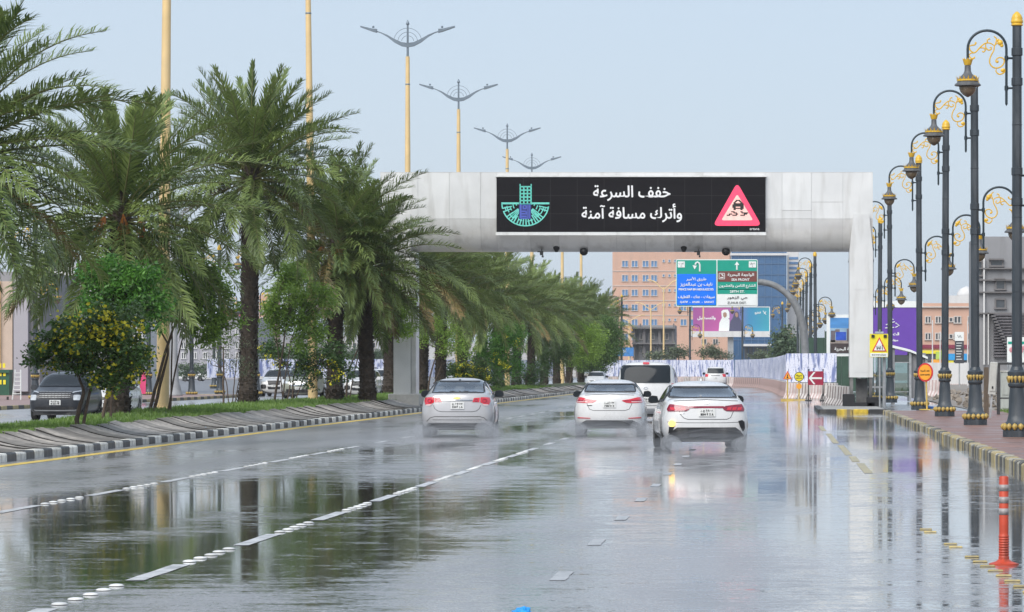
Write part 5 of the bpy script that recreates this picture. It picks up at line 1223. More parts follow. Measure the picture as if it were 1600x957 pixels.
# --- far white off-road car
c=Car('offroad_car','distant white off-road car seen from behind before the printed hoarding','car','suv',M_car,L=4.95,hw=.985,H=1.9)
wyl=(1.0,3.85); c.body(wyl,r=.39); c.wheels(wyl,r=.39)
c.patch('rear_window',[(-.66,1.74),(.66,1.74),(.72,1.32),(-.72,1.32)],'rear',M_glassd,off=.03,res=.08)
for sx in(-1,1): c.patch('tail_lamp',[(sx*.58,1.25),(sx*.88,1.28),(sx*.9,1.0),(sx*.66,1.02)][::-sx],'rear',M_tail,off=.01,res=.08)
c.patch('rear_bumper',[(-.85,.5),(.85,.5),(.85,.32),(-.85,.32)],'rear',M_cargrey,off=.02,res=.15); c.line('chrome_strip',[(-.4,1.12),(.4,1.12)],.05,'rear',M_seam,off=.01)
c.plate(0,.9,.34,.15,(('1126',0),)); c.mirror(3.55,1.25,M_trim,sz=1.2)
far_suv=c.place(GX(1118,17.8),FPX/17.8,R(1))

# --- oncoming cars
def front_kit(c,style,sz=1.0):
    H=c.H; w=c.hw
    c.patch('windscreen',[(-.72*w,H*.93),(.72*w,H*.93),(.88*w,H*.70),(-.88*w,H*.70)] if style!='sed' else [(-.66*w,H*.93),(.66*w,H*.93),(.82*w,H*.72),(-.82*w,H*.72)],'front',M_glassd,off=.015,res=.08)
    for ax in('left','right'): c.patch('side_window',[(c.L*.2,H*.67),(c.L*.24,H*.88),(c.L*.58,H*.90),(c.L*.72,H*.68)],ax,M_glassd,off=.005,res=.15)
# dark SUV
c=Car('parked_suv','charcoal SUV with wide chrome slat grille queueing on the far carriageway','car','suv',M_carblk,L=4.0,hw=.885,H=1.6)
c.root.name='suv'; wyf=(.75,3.25); c.body(wyf,r=.33); c.wheels(wyf,r=.33); front_kit(c,'suv')
for k in range(4): c.line('grille_slat',[(-.52+.01*k,.93-.055*k),(.52-.01*k,.93-.055*k)],.014,'front',M_steel,off=.02)
for k in range(9): c.line('grille_bar',[(-.44+.11*k,.95),(-.44+.11*k,.74)],.012,'front',M_black,off=.026)
c.patch('grille',[(-.56,.96),(.56,.96),(.50,.73),(-.50,.73)],'front',M_black,off=.008)
for sx in(-1,1):
    c.patch('headlamp',rrect(sx*.70,.76,.2,.17,.03),'front',M_head,off=.014); c.line('running_lamp',[(sx*.55,.92),(sx*.82,.98)],.025,'front',M_head,off=.012)
c.plate(-.02,.60,.36,.16,((ar('٥٢١٩'),.2),('5219',-.22)),ax='front'); c.patch('lower_grille',[(-.62,.46),(.62,.46),(.66,.36),(-.66,.36)],'front',M_trim,off=.01); c.line('skid_strip',[(-.7,.35),(.7,.35)],.05,'front',M_steel,off=.014)
c.mirror(2.55,1.05,M_carblk,sz=1.1)
s_=48; c.place(GX(85,s_),FPX/s_+4.0,math.pi)
# white hatch behind palm
c=Car('hatchback','white sedan queueing behind the charcoal SUV, half hidden by the palm trunk','car','sedan',M_car,L=4.3,hw=.87,H=1.5)
c.body((.9,3.4)); c.wheels((.9,3.4)); front_kit(c,'sed'); 
c.patch('grille',[(-.5,.70),(.5,.70),(.3,.60),(-.3,.60)],'front',M_black,off=.008); c.ring('brand_badge',ell(0,.66,.085,.055,18),.016,'front',M_chrome,off=.02); c.ring('brand_badge',ell(0,.66,.035,.05,14),.012,'front',M_chrome,off=.022)
c.patch('lower_grille',[(-.66,.50),(.66,.50),(.74,.25),(-.74,.25)],'front',M_trim,off=.01)
for sx in(-1,1): c.patch('headlamp',[(sx*.48,.68),(sx*.80,.80),(sx*.82,.72),(sx*.55,.60)][::sx],'front',M_head,off=.012)
c.plate(0,.42,.36,.14,((ar('٢٧٤٤'),0),),ax='front'); c.mirror(2.95,1.0,M_trim,sz=1.15); s_=44.5; c.place(GX(153,s_),FPX/s_+4.3,math.pi); c.root.name='white_sedan'
wsed=c.root
# white SUV
c=Car('suv','white SUV with roof rails approaching between the leaning tree and palm trunk','car','suv',M_car,L=4.6,hw=.93,H=1.73)
c.body((.9,3.65),r=.35); c.wheels((.9,3.65),r=.35); front_kit(c,'suv')
c.patch('grille',[(-.42,.98),(.42,.98),(.34,.72),(-.34,.72)],'front',M_black,off=.01)
for sx in(-1,1):
    c.patch('headlamp',[(sx*.50,1.0),(sx*.84,1.03),(sx*.84,.93),(sx*.52,.90)][::sx],'front',M_head,off=.012); c.patch('fog_lamp_pocket',rrect(sx*.66,.62,.36,.26,.1),'front',M_trim,off=.01)
    g=MB(); g.tube([(sx*.68,1.0,1.70),(sx*.68,1.3,1.77),(sx*.68,2.6,1.77),(sx*.68,2.9,1.68)],.02,6); g.build('roof_rail',M_trim,c.root)
c.patch('lower_grille',[(-.4,.62),(.4,.62),(.36,.45),(-.36,.45)],'front',M_trim,off=.01); c.plate(0,.66,.36,.13,((ar('٦٣٠١'),0),),ax='front'); c.mirror(3.0,1.12,M_car,sz=1.1)
s_=25.5; c.place(GX(428,s_),FPX/s_+4.6,math.pi)
wsuv=c.root
o=copy_tree(wsuv); o['label']='white SUV waiting left of the gantry leg behind the neem trunks'; s_=27; o.location=(GX(560,s_),FPX/s_+4.6,0)
o=copy_tree(wsuv); o['label']='white SUV just beside the gantry leg, between two palm trunks'; s_=24.5; o.location=(GX(594,s_),FPX/s_+4.6,0)
o=copy_tree(wsuv); o['label']='white SUV barely visible between palm trunks near the cream lamp base'; s_=21; o.location=(GX(700,s_),FPX/s_+4.6,0)
c=Car('suv','olive-grey SUV approaching behind the second cream lamp pole','car','suv',M_carolive,L=4.8,hw=.97,H=1.8)
c.body((.9,3.75),r=.36,); c.wheels((.9,3.75),r=.36); front_kit(c,'suv'); c.patch('grille',[(-.55,1.0),(.55,1.0),(.5,.72),(-.5,.72)],'front',M_chrome,off=.01)
for sx in(-1,1): c.patch('headlamp',[(sx*.60,1.0),(sx*.88,1.02),(sx*.88,.88),(sx*.62,.86)][::sx],'front',M_head,off=.012)
c.patch('lower_grille',[(-.7,.55),(.7,.55),(.7,.35),(-.7,.35)],'front',M_trim,off=.01); c.plate(0,.6,.36,.14,((ar('٤٠٩٧'),0),),ax='front'); c.mirror(3.1,1.15,M_trim); s_=27.5; c.place(GX(466,s_),FPX/s_+4.8,math.pi)
for (x,s_,rz,l) in((302,11.5,80,'far white parked car at left beyond the side road, seen side-on'),(325,11.0,95,'second far white parked car beyond the side road by the grey building'),(352,11.2,85,'third far white parked car beyond the side road behind the sapling'),
    (936,17.8,178,'distant white car facing the camera just left of the van'),):
    o=copy_tree(wsed); o['label']=l; o.location=(GX(x,s_),FPX/s_,0); o.rotation_euler=(0,0,R(rz))

# --- spray thrown up by the moving cars
def spray_mat(name,den):
    m=bpy.data.materials.new(name); m.use_nodes=True; n=m.node_tree.nodes; n.remove(n['Principled BSDF'])
    v=n.new('ShaderNodeVolumePrincipled'); v.inputs['Color'].default_value=(.93,.93,.95,1); v.inputs['Density'].default_value=den; v.inputs['Anisotropy'].default_value=.2
    m.node_tree.links.new(v.outputs[0],n['Material Output'].inputs['Volume']); return m
M_sp1=spray_mat('spray_dense',.75); M_sp2=spray_mat('spray_thin',.085)
def blobs(name,root,L,m,parent=None):
    g=MB()
    for (x,y,z,a,b,c_) in L:
        vs=[];n1,n2=12,8
        for i in range(n2+1):
            ph=math.pi*i/n2
            for k in range(n1):
                t=2*math.pi*k/n1; p=root.matrix_basis@Vector((x+a*math.sin(ph)*math.cos(t),y+b*math.sin(ph)*math.sin(t),0)); vs.append((p.x,p.y,max(.012,z+c_*math.cos(ph))))
        g.add(vs,[(i*n1+k,i*n1+(k+1)%n1,(i+1)*n1+(k+1)%n1,(i+1)*n1+k) for i in range(n2) for k in range(n1)])
    o=g.build(name,m,parent,smooth=True); o['kind']='stuff'; return o
for root,k,l in((kia,.8,'thin water spray behind the tyres of the nearest white sedan'),(ela,1.0,'thin water spray behind the tyres of the middle white sedan'),(cru,1.0,'thin water spray behind the tyres of the silver-white sedan')):
    r=random.Random(int(k*10)+int(root.location.x)); L=[]
    for sx in(-.76,.76):
        for q in range(4): L.append((sx+r.uniform(-.1,.12)*(1 if sx>0 else -1),r.uniform(-1.0,.6),.12+r.uniform(0,.1),r.uniform(.2,.36)*k,r.uniform(.4,.8),r.uniform(.14,.26)*k))
    o=blobs('spray',root,L,M_sp1); tag(o,l,'spray')
    L=[(r.uniform(-.5,.5),-1.9-1.2*q,.12,1.15+.1*q,1.6,.42-.02*q) for q in range(7)]
    o2=blobs('drifting_spray',root,L,M_sp2,o); 

# ------------------------------------------------------------------ construction barriers and printed hoarding
M_barw=mat('barrier_white',(.62,.58,.55),.6,var=.15,scale=4,dirt=((.35,.3,.28),2,.7))
M_barp=mat('barrier_faded_red',(.68,.61,.58),.6,var=.15,scale=4,dirt=((.4,.33,.3),2,.7))
M_barr=mat('barrier_red',(.55,.03,.06),.5,var=.15,scale=4)
def print_mat():
    m=bpy.data.materials.new('hoarding_print'); m.use_nodes=True; t=m.node_tree; n=t.nodes; L=t.links; p=n['Principled BSDF']; p.inputs['Roughness'].default_value=.5
    tc=n.new('ShaderNodeTexCoord'); oi=n.new('ShaderNodeObjectInfo'); cb=n.new('ShaderNodeCombineXYZ'); q=n.new('ShaderNodeMath'); q.operation='MULTIPLY'; q.inputs[1].default_value=37; L.new(oi.outputs['Random'],q.inputs[0]); L.new(q.outputs[0],cb.inputs[0]); L.new(q.outputs[0],cb.inputs[2])
    def nz(sx,sz,sc,det):
        mp=n.new('ShaderNodeMapping'); mp.inputs['Scale'].default_value=(sx,0,sz); L.new(tc.outputs['Object'],mp.inputs[0]); a=n.new('ShaderNodeVectorMath'); L.new(mp.outputs[0],a.inputs[0]); L.new(cb.outputs[0],a.inputs[1])
        z=n.new('ShaderNodeTexNoise'); z.inputs['Scale'].default_value=sc; z.inputs['Detail'].default_value=det; L.new(a.outputs[0],z.inputs['Vector']); return z.outputs[0]
    def ramp(v,pts):
        r=n.new('ShaderNodeValToRGB'); L.new(v,r.inputs[0]); e=r.color_ramp.elements
        while len(e)<len(pts): e.new(.5)
        for k,(a,c) in enumerate(pts): e[k].position=a; e[k].color=list(c)+[1]
        return r.outputs[0]
    base=ramp(nz(2.2,.35,1.6,2),[(.38,(.2,.24,.45)),(.44,(.5,.54,.74)),(.49,(.78,.78,.88)),(.62,(.74,.76,.88))])
    st=ramp(nz(5,1.2,1.5,4),[(.58,(0,0,0)),(.62,(1,1,1))]); mx=n.new('ShaderNodeMix'); mx.data_type='RGBA'; L.new(st,mx.inputs['Factor']); L.new(base,mx.inputs['A']); mx.inputs['B'].default_value=(.16,.2,.34,1)
    dt=ramp(nz(8,10,2.0,3),[(.61,(0,0,0)),(.64,(1,1,1))]); m3=n.new('ShaderNodeMix'); m3.data_type='RGBA'; L.new(dt,m3.inputs['Factor']); L.new(mx.outputs['Result'],m3.inputs['A']); m3.inputs['B'].default_value=(.2,.22,.36,1)
    L.new(m3.outputs['Result'],p.inputs['Base Color']); return m
M_print=print_mat()
def barmesh(L,m1,stripes=None):
    pr=[(-.32,0),(.32,0),(.32,.08),(.15,.34),(.1,.92),(-.1,.92),(-.15,.34),(-.32,.08)]
    return pr
def make_barrier(red=False):
    pr=barmesh(1,None); g=MB(); n=len(pr); w=.96
    g.prism([(a,b) for a,b in pr],-w/2,w/2,plane='yz')
    body=g.mesh('body')
    g=MB(); pr2=[(-.325,.02),(-.325,.08),(-.155,.34),(-.105,.90),(-.09,.90),(-.14,.34),(-.31,.08),(-.31,.02)]
    ribs=MB()
    for k in range(4): 
        x=-.36+k*.24; ribs.prism([(a-.012,b) for a,b in pr2],x-.035,x+.035,plane='yz')
    return body,ribs.mesh('rib')
bb,br=make_barrier(); bb2=bb.copy(); bb.materials.append(M_barw); bb2.materials.append(M_barp); br2=br.copy(); br.materials.append(mat('barrier_groove',(.25,.2,.19),.7)); br2.materials.append(mat('barrier_faded_stripe',(.52,.36,.34),.6,var=.2))
fence=thing('hoarding','long printed lilac site hoarding standing along the curve of white and pink barriers','hoarding',(0,0,0))
path=[(-17.8,349),(-10.5,341),(-3.9,333),(-1.3,306),(-.05,258),(.5,218),(.86,198)]
path2=[(.95,196.5),(3.1,194.2)]
path3=[(-48,300),(-34,310),(-21.5,349)]
def walk(P,step):
    out=[];acc=0
    for a,b in zip(P,P[1:]):
        a=Vector(a);b=Vector(b);d=(b-a);l=d.length;d.normalize()
        t=acc
        while t<l: out.append((a+d*t,math.atan2(d.y,d.x))); t+=step
        acc=t-l
    return out
pm=MB(); pm.box((0,0,0),(1.16,.04,1.6)); pm_me=pm.mesh('panel'); pm_me.materials.append(M_print)
fl=thing('hoarding','separate stretch of printed lilac hoarding behind the cars across the road','hoarding',(0,0,0))
for k,(p,a) in enumerate(walk(path,1.2)+walk(path2,.72)): link('panel',pm_me,None,fence,(p.x,p.y+.12,1.76),(R(random.uniform(-1,1)),0,a))
for k,(p,a) in enumerate(walk(path3,1.2)): link('panel',pm_me,None,fl,(p.x,p.y+.12,1.76),(0,0,a))
cnt=0
for k,(p,a) in enumerate(walk(path,1.0)+walk(path2,1.0)):
    if cnt==0:
        t=thing('traffic_barrier','','barrier'); link('body',bb,None,t); link('rib',br,None,t); t0=t
        t1=thing('traffic_barrier','','barrier'); link('body',bb2,None,t1); link('rib',br2,None,t1); cur=t
    elif cnt==1: cur=t1
    else: cur=copy_tree(t0 if cnt%2==0 else t1)
    cur.location=(p.x,p.y,0); cur.rotation_euler=(0,0,a); pl=('in the far straight row below the printed hoarding' if p.x<-3.9 else 'in the near corner facing the camera, behind the arrow board' if p.y<197 else 'along the receding curve below the printed hoarding'); cur['label']=('white jersey barrier ' if cnt%2==0 else 'faded pink jersey barrier ')+pl
    cur['group']='white barriers under the hoarding' if cnt%2==0 else 'pink barriers under the hoarding'; cnt+=1
for k,(x,s,l) in enumerate(((1303,33,'weathered white barrier standing free left of the gantry post'),(1311,34,'weathered white barrier next to the gantry post, middle of the leaning trio'),(1320,35,'weathered white barrier touching the gantry post'))):
    o=copy_tree(t0); o.location=(GX(x,s),FPX/s,0); o.rotation_euler=(0,0,R(-62)); o['label']=l; o['group']='loose barriers by the gantry post'
for k in range(7):
    o=copy_tree(t1 if k%2 else t0); o.location=(GX(1449+k*14,14.5),FPX/14.5,0); o.rotation_euler=(0,0,R(4)); o['label']='red and white barrier across the sandy lot before the salmon shops' ; o['group']='barriers across the sandy lot'
o=copy_tree(t1); o.location=(GX(1462,26),FPX/26,0); o.scale=(1.2,1,1.15); o['label']='white and red barrier right of the round orange sign'; o['group']='loose barriers'

# ------------------------------------------------------------------ signs
def at(x,y,s): return W(x,y,s)
def sign_root(name,label,x,s,zb=0): return thing(name,label,'sign',(GX(x,s),FPX/s,zb))
def loc(x0,s,x,y,zb=0): return ((x-x0)/s,(HY-y)/s+EYE-zb)
M_sgreen=mat('sign_green',(.0,.30,.21),.4,var=.05); M_sblue=mat('sign_blue',(.0,.17,.85),.4,var=.05); M_sbrown=mat('sign_brown',(.17,.05,.04),.4,var=.05); M_swhite=mat('sign_white',(.75,.77,.75),.4,var=.04)
# overhead direction sign on curved arm
s=25.5; x0=1257; t=sign_root('direction_sign','green and blue overhead direction sign hung from the curved grey arm',x0,s)
P=[(1259,620,0),(1258,545,0),(1254,508,0),(1246,482,0),(1232,462,0),(1212,447,0),(1190,441,0),(1160,440,0)]
g=MB(); g.tube(smooth([(loc(x0,s,a,b)[0],.3,loc(x0,s,a,b)[1]) for a,b,_ in P],4),[.26]*4+[.24]*12+[.19]*13,14); g.lathe([(.3,0),(.45,0),(.45,.06),(.3,.08)],(.05,.3,0),n=14); g.build('curved_arm',mat('arm_grey_steel',(.2,.205,.21),.5,var=.2,scale=4),t,auto=40)
def srect(px0,py0,px1,py1,y,m,name,th=.02,par=None,r_=None):
    a=loc(x0,s,px0,py0);b=loc(x0,s,px1,py1); g=MB(); w,h=b[0]-a[0],a[1]-b[1]
    g.prism(rrect((a[0]+b[0])/2,(a[1]+b[1])/2,w,h,r_ if r_ else .03),y,y-th); return g.build(name,m,par or t)
bd=srect(1056,405.5,1184,479.5,.06,M_swhite,'sign_board',.05,r_=.1)
def stext(txt,cx,cy,w=None,h=None,m=None,bold=.006,name='sign_text',par=None,y=-.06):
    a=loc(x0,s,cx,cy); return text(name,txt,(a[0],y,a[1]),par or bd,m or M_swhite,width=w/s if w else None,height=h/s if h else None,bold=bold)
lg=srect(1057.2,406.8,1119.3,478,.012,M_sgreen,'panel'); lb=srect(1058,428.5,1118.5,477,-.01,M_sblue,'panel'); rg_=srect(1121,406.8,1183,453,.012,M_sgreen,'panel'); rb=srect(1121.5,424,1182.5,440.5,-.01,M_sbrown,'panel'); rw=srect(1121.5,460,1182.3,477.6,-.01,M_swhite,'panel'); srect(1121,452,1183,459.8,.012,M_sgreen,'panel',r_=.01)
srect(1059,408.8,1070,418.3,-.01,M_swhite,'panel',r_=.02); srect(1170,408.8,1181.5,418.3,-.01,M_swhite,'panel',r_=.02)
stext(ar('غرب'),1064.5,412,8,None,M_black,0); stext('W',1064.5,416.3,None,1.8,M_black,0); stext(ar('شرق'),1175.7,412,8,None,M_black,0); stext('E',1175.7,416.3,None,1.8,M_black,0)
stext(ar('طريق الأمير'),1088,436.5,31,6.5); stext(ar('نايف بن عبدالعزيز'),1088,445,50,6.5); stext('PRINCE NAIF BIN ABDULAZIZ RD.',1088,452.5,55,3.2); stext(ar('سيهات - عنك - القطيف'),1088,464.5,57,6); stext('QATIF  -  ANAK  -  SAIHAT',1089,472.5,53,3.6)
stext(ar('الواجهة البحرية'),1157.5,430,41,6); stext('SEA FRONT',1157,437.3,28,3.6); stext(ar('الشارع الثامن والعشرون'),1152,447.5,57,6.2); stext('28TH ST.',1152,455.8,23,3.6)
stext(ar('حي الزهور'),1152,466,32,6,M_black,.004); stext('ZUHUR DIST.',1151.5,473.5,30,3.6,M_black,.002)
def slines(pts,w,name,m=M_swhite,y=-.016):
    g=MB(); g.tube([(loc(x0,s,a,b)[0],y,loc(x0,s,a,b)[1]) for a,b in pts],w/s/2,6); g.build(name,m,bd)
slines([(1093.5,424.5),(1093.5,414.5),(1092.5,411.5),(1090,410),(1087.5,411.2),(1086.3,414)],2.7,'arrow')
g=MB(); g.prism([loc(x0,s,a,b) for a,b in((1082,414.6),(1089,415.6),(1085.3,421.3))],-.02,-.035); g.build('arrow_head',M_swhite,bd)
slines([(1151.5,422),(1151.5,413)],2.6,'arrow'); g=MB(); g.prism([loc(x0,s,a,b) for a,b in((1147.8,414.5),(1151.5,408.8),(1155.2,414.5))],-.02,-.035); g.build('arrow_head',M_swhite,bd)
g=MB()
for a,b,c_,d in((1123.2,427,1132.6,427.8),(1123.2,435.8,1132.6,436.6),(1123.2,427,1124,436.6),(1131.8,427,1132.6,436.6),(1125.5,433.2,1130.5,434.6)):
    p=loc(x0,s,a,b);q=loc(x0,s,c_,d); g.box(((p[0]+q[0])/2,-.035,(p[1]+q[1])/2),(q[0]-p[0],.006,p[1]-q[1]))
g.prism([loc(x0,s,a,b) for a,b in((1126,428.5),(1130.8,432.8),(1130,429.5))],-.032,-.038); g.build('pictogram',M_swhite,bd)

M_syel=mat('sign_yellow',(.78,.66,.03),.45,var=.05); M_sred=mat('sign_red',(.6,.03,.04),.45,var=.05); M_sor=mat('sign_orange',(.85,.36,.03),.45,var=.08); M_spost=mat('sign_post_yellow',(.6,.42,.1),.5,var=.2,scale=6)
# yellow warning sign
s=38.5;x0=1373.5; t=sign_root('warning_sign','square yellow warning sign with red triangle on a steel post beside the gantry post',x0,s,.1)
def L_(x,y): return loc(x0,s,x,y,.1)
g=MB(); g.lathe([(.035,0),(.035,3.2)],(.03,.06,0),n=8); g.lathe([(.09,0),(.09,.02)],(.03,.06,0),n=8); g.build('post',M_steel,t)
g=MB(); g.lathe([(.07,0),(.07,2.7)],(.22,.3,0),n=8); g.build('rear_post',M_steel,t)
def prs(pts,y,m,name,th=.012,par=None):
    g=MB(); g.prism([L_(*p) for p in pts],y,y-th); return g.build(name,m,par or t)
def rc(a,b,c_,d): return [(a,b),(c_,b),(c_,d),(a,d)]
bd=prs(rc(1358.8,522,1387.6,558.5),.02,M_syel,'sign_board',.03); prs(rc(1359.6,552,1387,557.8),-.012,M_swhite,'caption_plate',par=bd)
prs([(1374,527),(1385.5,549.5),(1362.5,549.5)],-.012,M_sred,'red_triangle',par=bd); prs([(1374,530.6),(1382.7,547.9),(1365.3,547.9)],-.026,M_swhite,'triangle_field',par=bd)
for a in(1364,1383): prs(rc(a-2.4,523.3,a+2.4,527.8),-.012,M_black,'flashing_lamp',.05,par=bd)
prs(rc(1369.5,541,1376,544.5),-.04,M_black,'bus_symbol',par=bd); prs(rc(1370.3,541.6,1375.2,543.2),-.053,M_swhite,'bus_window',.004,par=bd); prs(rc(1370,545,1371.5,546.3),-.04,M_black,'bus_wheel',par=bd); prs(rc(1374,545,1375.5,546.3),-.04,M_black,'bus_wheel',par=bd)
for q in(539.5,542,544.5): prs(rc(1378,q,1379.2,q+1.7),-.04,M_black,'signal_dot',par=bd)
p=L_(1373.5,555); text('caption_text','BUS STOP AHEAD',(p[0],-.026,p[1]),bd,M_black,width=22/s,height=2.1/s,bold=.002); p=L_(1373.5,553); 
g=MB(); p=L_(1374,520.3); g.box((p[0],.05,p[1]),(.34,.16,.03),rx=.5); g.build('solar_panel',M_cargrey,t)
# round orange sign
s=41.5;x0=1447; t=sign_root('round_road_sign','round orange sign with red rim on a leaning yellow post by the lamp posts',x0,s,.145)
def L_(x,y): return loc(x0,s,x,y,.145)
t.rotation_euler=(0,0,R(-38))
g=MB(); g.tube([(.02,.03,0),(0,.03,.7),(-.02,.03,1.2)],.032,8); g.box((.02,.03,.02),(.5,.3,.04)); g.build('post',M_spost,t)
p=(-.02,1.42); bd=MB().lathe([(.35,0),(.35,.02)],(p[0],-.02,p[1]),n=28,axis='y').build('sign_board',M_sred,t); MB().lathe([(.29,-.0),(.29,-.012)],(p[0],-.022,p[1]),n=28,axis='y').build('sign_face',M_sor,bd)
text('sign_text',ar('خفف السرعة'),(p[0],-.042,p[1]+.06),bd,M_black,width=.42,bold=.003); text('sign_text','SLOW DOWN',(p[0],-.042,p[1]-.09),bd,M_black,width=.42,bold=.003)
# group of works signs
s=29;x0=1230.5; t=sign_root('warning_sign','small orange triangle works sign on a yellow post before the hoarding corner',x0,s)
def L_(x,y): return loc(x0,s,x,y)
g=MB(); g.tube([(0,.04,0),(0,.04,1.2)],.04,8); g.box((0,.04,.04),(.7,.25,.08)); g.build('post',M_spost,t)
bd=prs([(1230.5,579.5),(1237.5,593),(1223.5,593)],0,M_sred,'sign_board'); prs([(1230.5,582),(1235.8,592.1),(1225.2,592.1)],-.016,M_sor,'sign_face',par=bd); prs([(1230,585),(1231.5,586.5),(1230.6,588.5),(1232.3,591),(1229,591),(1229.6,588.5)],-.03,M_black,'worker_symbol',.005,par=bd)
x0=1248.5; t=sign_root('diversion_sign','round yellow diversion sign above a small orange plate before the hoarding',x0,s)
g=MB(); g.tube([(0,.05,0),(0,.05,1.5)],.035,8); g.box((0,.05,.03),(.7,.25,.06)); g.build('post',M_spost,t)
p=L_(1248.5,589); bd=MB().lathe([(.26,0),(.26,.02)],(p[0],-.01,p[1]),n=24,axis='y').build('sign_board',M_black,t); MB().lathe([(.225,0),(.225,-.01)],(p[0],-.012,p[1]),n=24,axis='y').build('sign_face',M_syel,bd)
text('sign_text',ar('تحويلة'),(p[0],-.03,p[1]+.06),bd,M_black,width=.3,bold=.004); text('sign_text','DETOUR',(p[0],-.03,p[1]-.08),bd,M_black,width=.3,bold=.003)
p=L_(1248.5,604); MB().lathe([(.165,0),(.165,.015)],(p[0],-.01,p[1]),n=6,axis='y').build('lower_plate',M_sor,t)
x0=1274.5; s=29.5; t=sign_root('arrow_board','dark red board with white left-pointing chevron arrow on twin legs',x0,s)
bd=prs(rc(1262.5,580.5,1286.5,602),0,mat('sign_crimson',(.33,.015,.05),.45),'sign_board',.03)
g=MB(); ap=L_(1263.5,591.5); 
for sg in(1,-1):
    a=L_(1263.6,591.2);b=L_(1271.2,591.2-sg*9.6);c_=L_(1274.2,591.2-sg*9.6);d=L_(1266.8,591.2); g.prism([a,b,c_,d] if sg>0 else [d,c_,b,a],-.032,-.04)
a=L_(1266,589.8);b=L_(1284.3,592.7); g.box(((a[0]+b[0])/2,-.036,(a[1]+b[1])/2),(b[0]-a[0],.01,a[1]-b[1])); g.build('arrow',M_swhite,bd)
for a in(1263.2,1286): 
    p=L_(a,0); g=MB(); g.box((p[0],.03,.85),(.06,.06,1.7)); g.tube([(p[0],.03,.45),(p[0]-.14,-.25,.03)],.02,5); g.tube([(p[0],.03,.45),(p[0]+.14,.3,.03)],.02,5); g.box((p[0],.03,.03),(.36,.5,.05)); g.build('leg',M_dark,t)

# flexible orange post
t=thing('delineator_post','orange flexible marker post with white bands standing in the wet road','marker post',(GX(1568.5,181),FPX/181.,0))
M_dor=mat('delineator_orange',(.50,.06,.025),.5,var=.15,scale=9,dirt=((.1,.04,.03),4,.7)); M_ref=mat('reflective_band',(.33,.3,.29),.35,var=.3,scale=20)
g=MB(); pr=[(.13,0),(.13,.012),(.07,.03),(.046,.05)]
for k in range(9): z=.07+k*.022; pr+=[(.047,z),(.041,z+.011)]
pr+=[(.041,.28),(.041,.755),(.034,.765),(.034,.75)]; g.lathe(pr,n=20); g.build('post',M_dor,t,auto=35)
for z in(.46,.56,.665): g=MB(); g.lathe([(.0425,z-.028),(.0425,z+.028)],n=20); g.build('reflective_band',M_ref,t,smooth=True)
# bags
def bag(label,x,s,z,m,sz,seed):
    r=random.Random(seed); bm=bmesh.new(); bmesh.ops.create_icosphere(bm,subdivisions=3,radius=1)
    for v in bm.verts:
        n_=noise.noise(v.co*2.2+Vector((seed,0,0)))*.5+noise.noise(v.co*5+Vector((seed,0,0)))*.25; v.co*=1+n_; v.co.x*=sz[0];v.co.y*=sz[1];v.co.z=max(-.9*sz[2],v.co.z*sz[2])
    me=bpy.data.meshes.new('bag'); bm.to_mesh(me); bm.free(); o=link('plastic_bag',me,m,None,(GX(x,s),FPX/s,z)); tag(o,label,'bag'); return o
bag('crumpled bright blue plastic bag on the wet road at the bottom edge',815,230,.015,M_plasticblue,(.07,.06,.055),3)
bag('pale blue plastic bag lying against the striped kerb on the left',320,60.5,.08,mat('pale_blue_plastic',(.2,.42,.6),.4,var=.2),(.12,.12,.09),5)
bag('blue tarpaulin heap at the foot of the round orange sign',1444,41,.2,mat('blue_tarp',(.04,.14,.4),.5,var=.3,scale=9),(.4,.3,.1),8)

# ------------------------------------------------------------------ right side: shelter, cabinets, billboards
s=30.5;x0=1385; t=thing('bus_shelter','glazed bus shelter with sloping white-edged roof behind the yellow warning sign','bus shelter',(GX(x0,s),FPX/s,.02))
def L_(x,y): return loc(x0,s,x,y,.02)
M_shel=mat('shelter_grey',(.2,.2,.21),.5,var=.1); M_clr=glassmat('shelter_glass',(.62,.72,.68),.08)
pts=[L_(1340,531),(L_(1395,540)),L_(1421,546.5),L_(1449,558),L_(1449,561.5),L_(1421,550),L_(1395,544),L_(1340,535)]
g=MB(); g.prism(pts,-.5,2.6); g.build('roof',M_swhite,t)
for (x,yt) in((1343,535),(1396,544),(1422,550),(1447,561)):
    a=L_(x,yt); g=MB(); g.box((a[0],-.3,a[1]/2),(.12,.12,a[1])); g.box((a[0],2.4,a[1]/2),(.1,.1,a[1])); g.build('post',M_steel if x in(1422,1447) else M_shel,t)
def rect(a,b,c_,d,y,th,m,name): 
    p=L_(a,b);q=L_(c_,d); g=MB(); g.box(((p[0]+q[0])/2,y,(p[1]+q[1])/2),(q[0]-p[0],th,p[1]-q[1])); return g.build(name,m,t)
rect(1345,544,1395,556,2.3,.06,M_shel,'header'); rect(1397,555,1421,566,-.25,.08,mat('shelter_header',(.06,.07,.07),.5),'header')
for a,b in((1345,1368),(1370,1395)): rect(a,557,b,619,2.35,.02,M_clr,'glass_pane')
rect(1398,567,1420,619,-.28,.02,M_clr,'glass_pane'); rect(1424,552,1446,621,-.2,.05,M_shel,'side_panel'); rect(1397,566,1421,567.2,-.3,.05,M_steel,'rail'); rect(1398,612,1420,613,-.3,.04,M_steel,'rail')
rect(1350,604,1392,607,1.9,.4,M_steel,'bench')
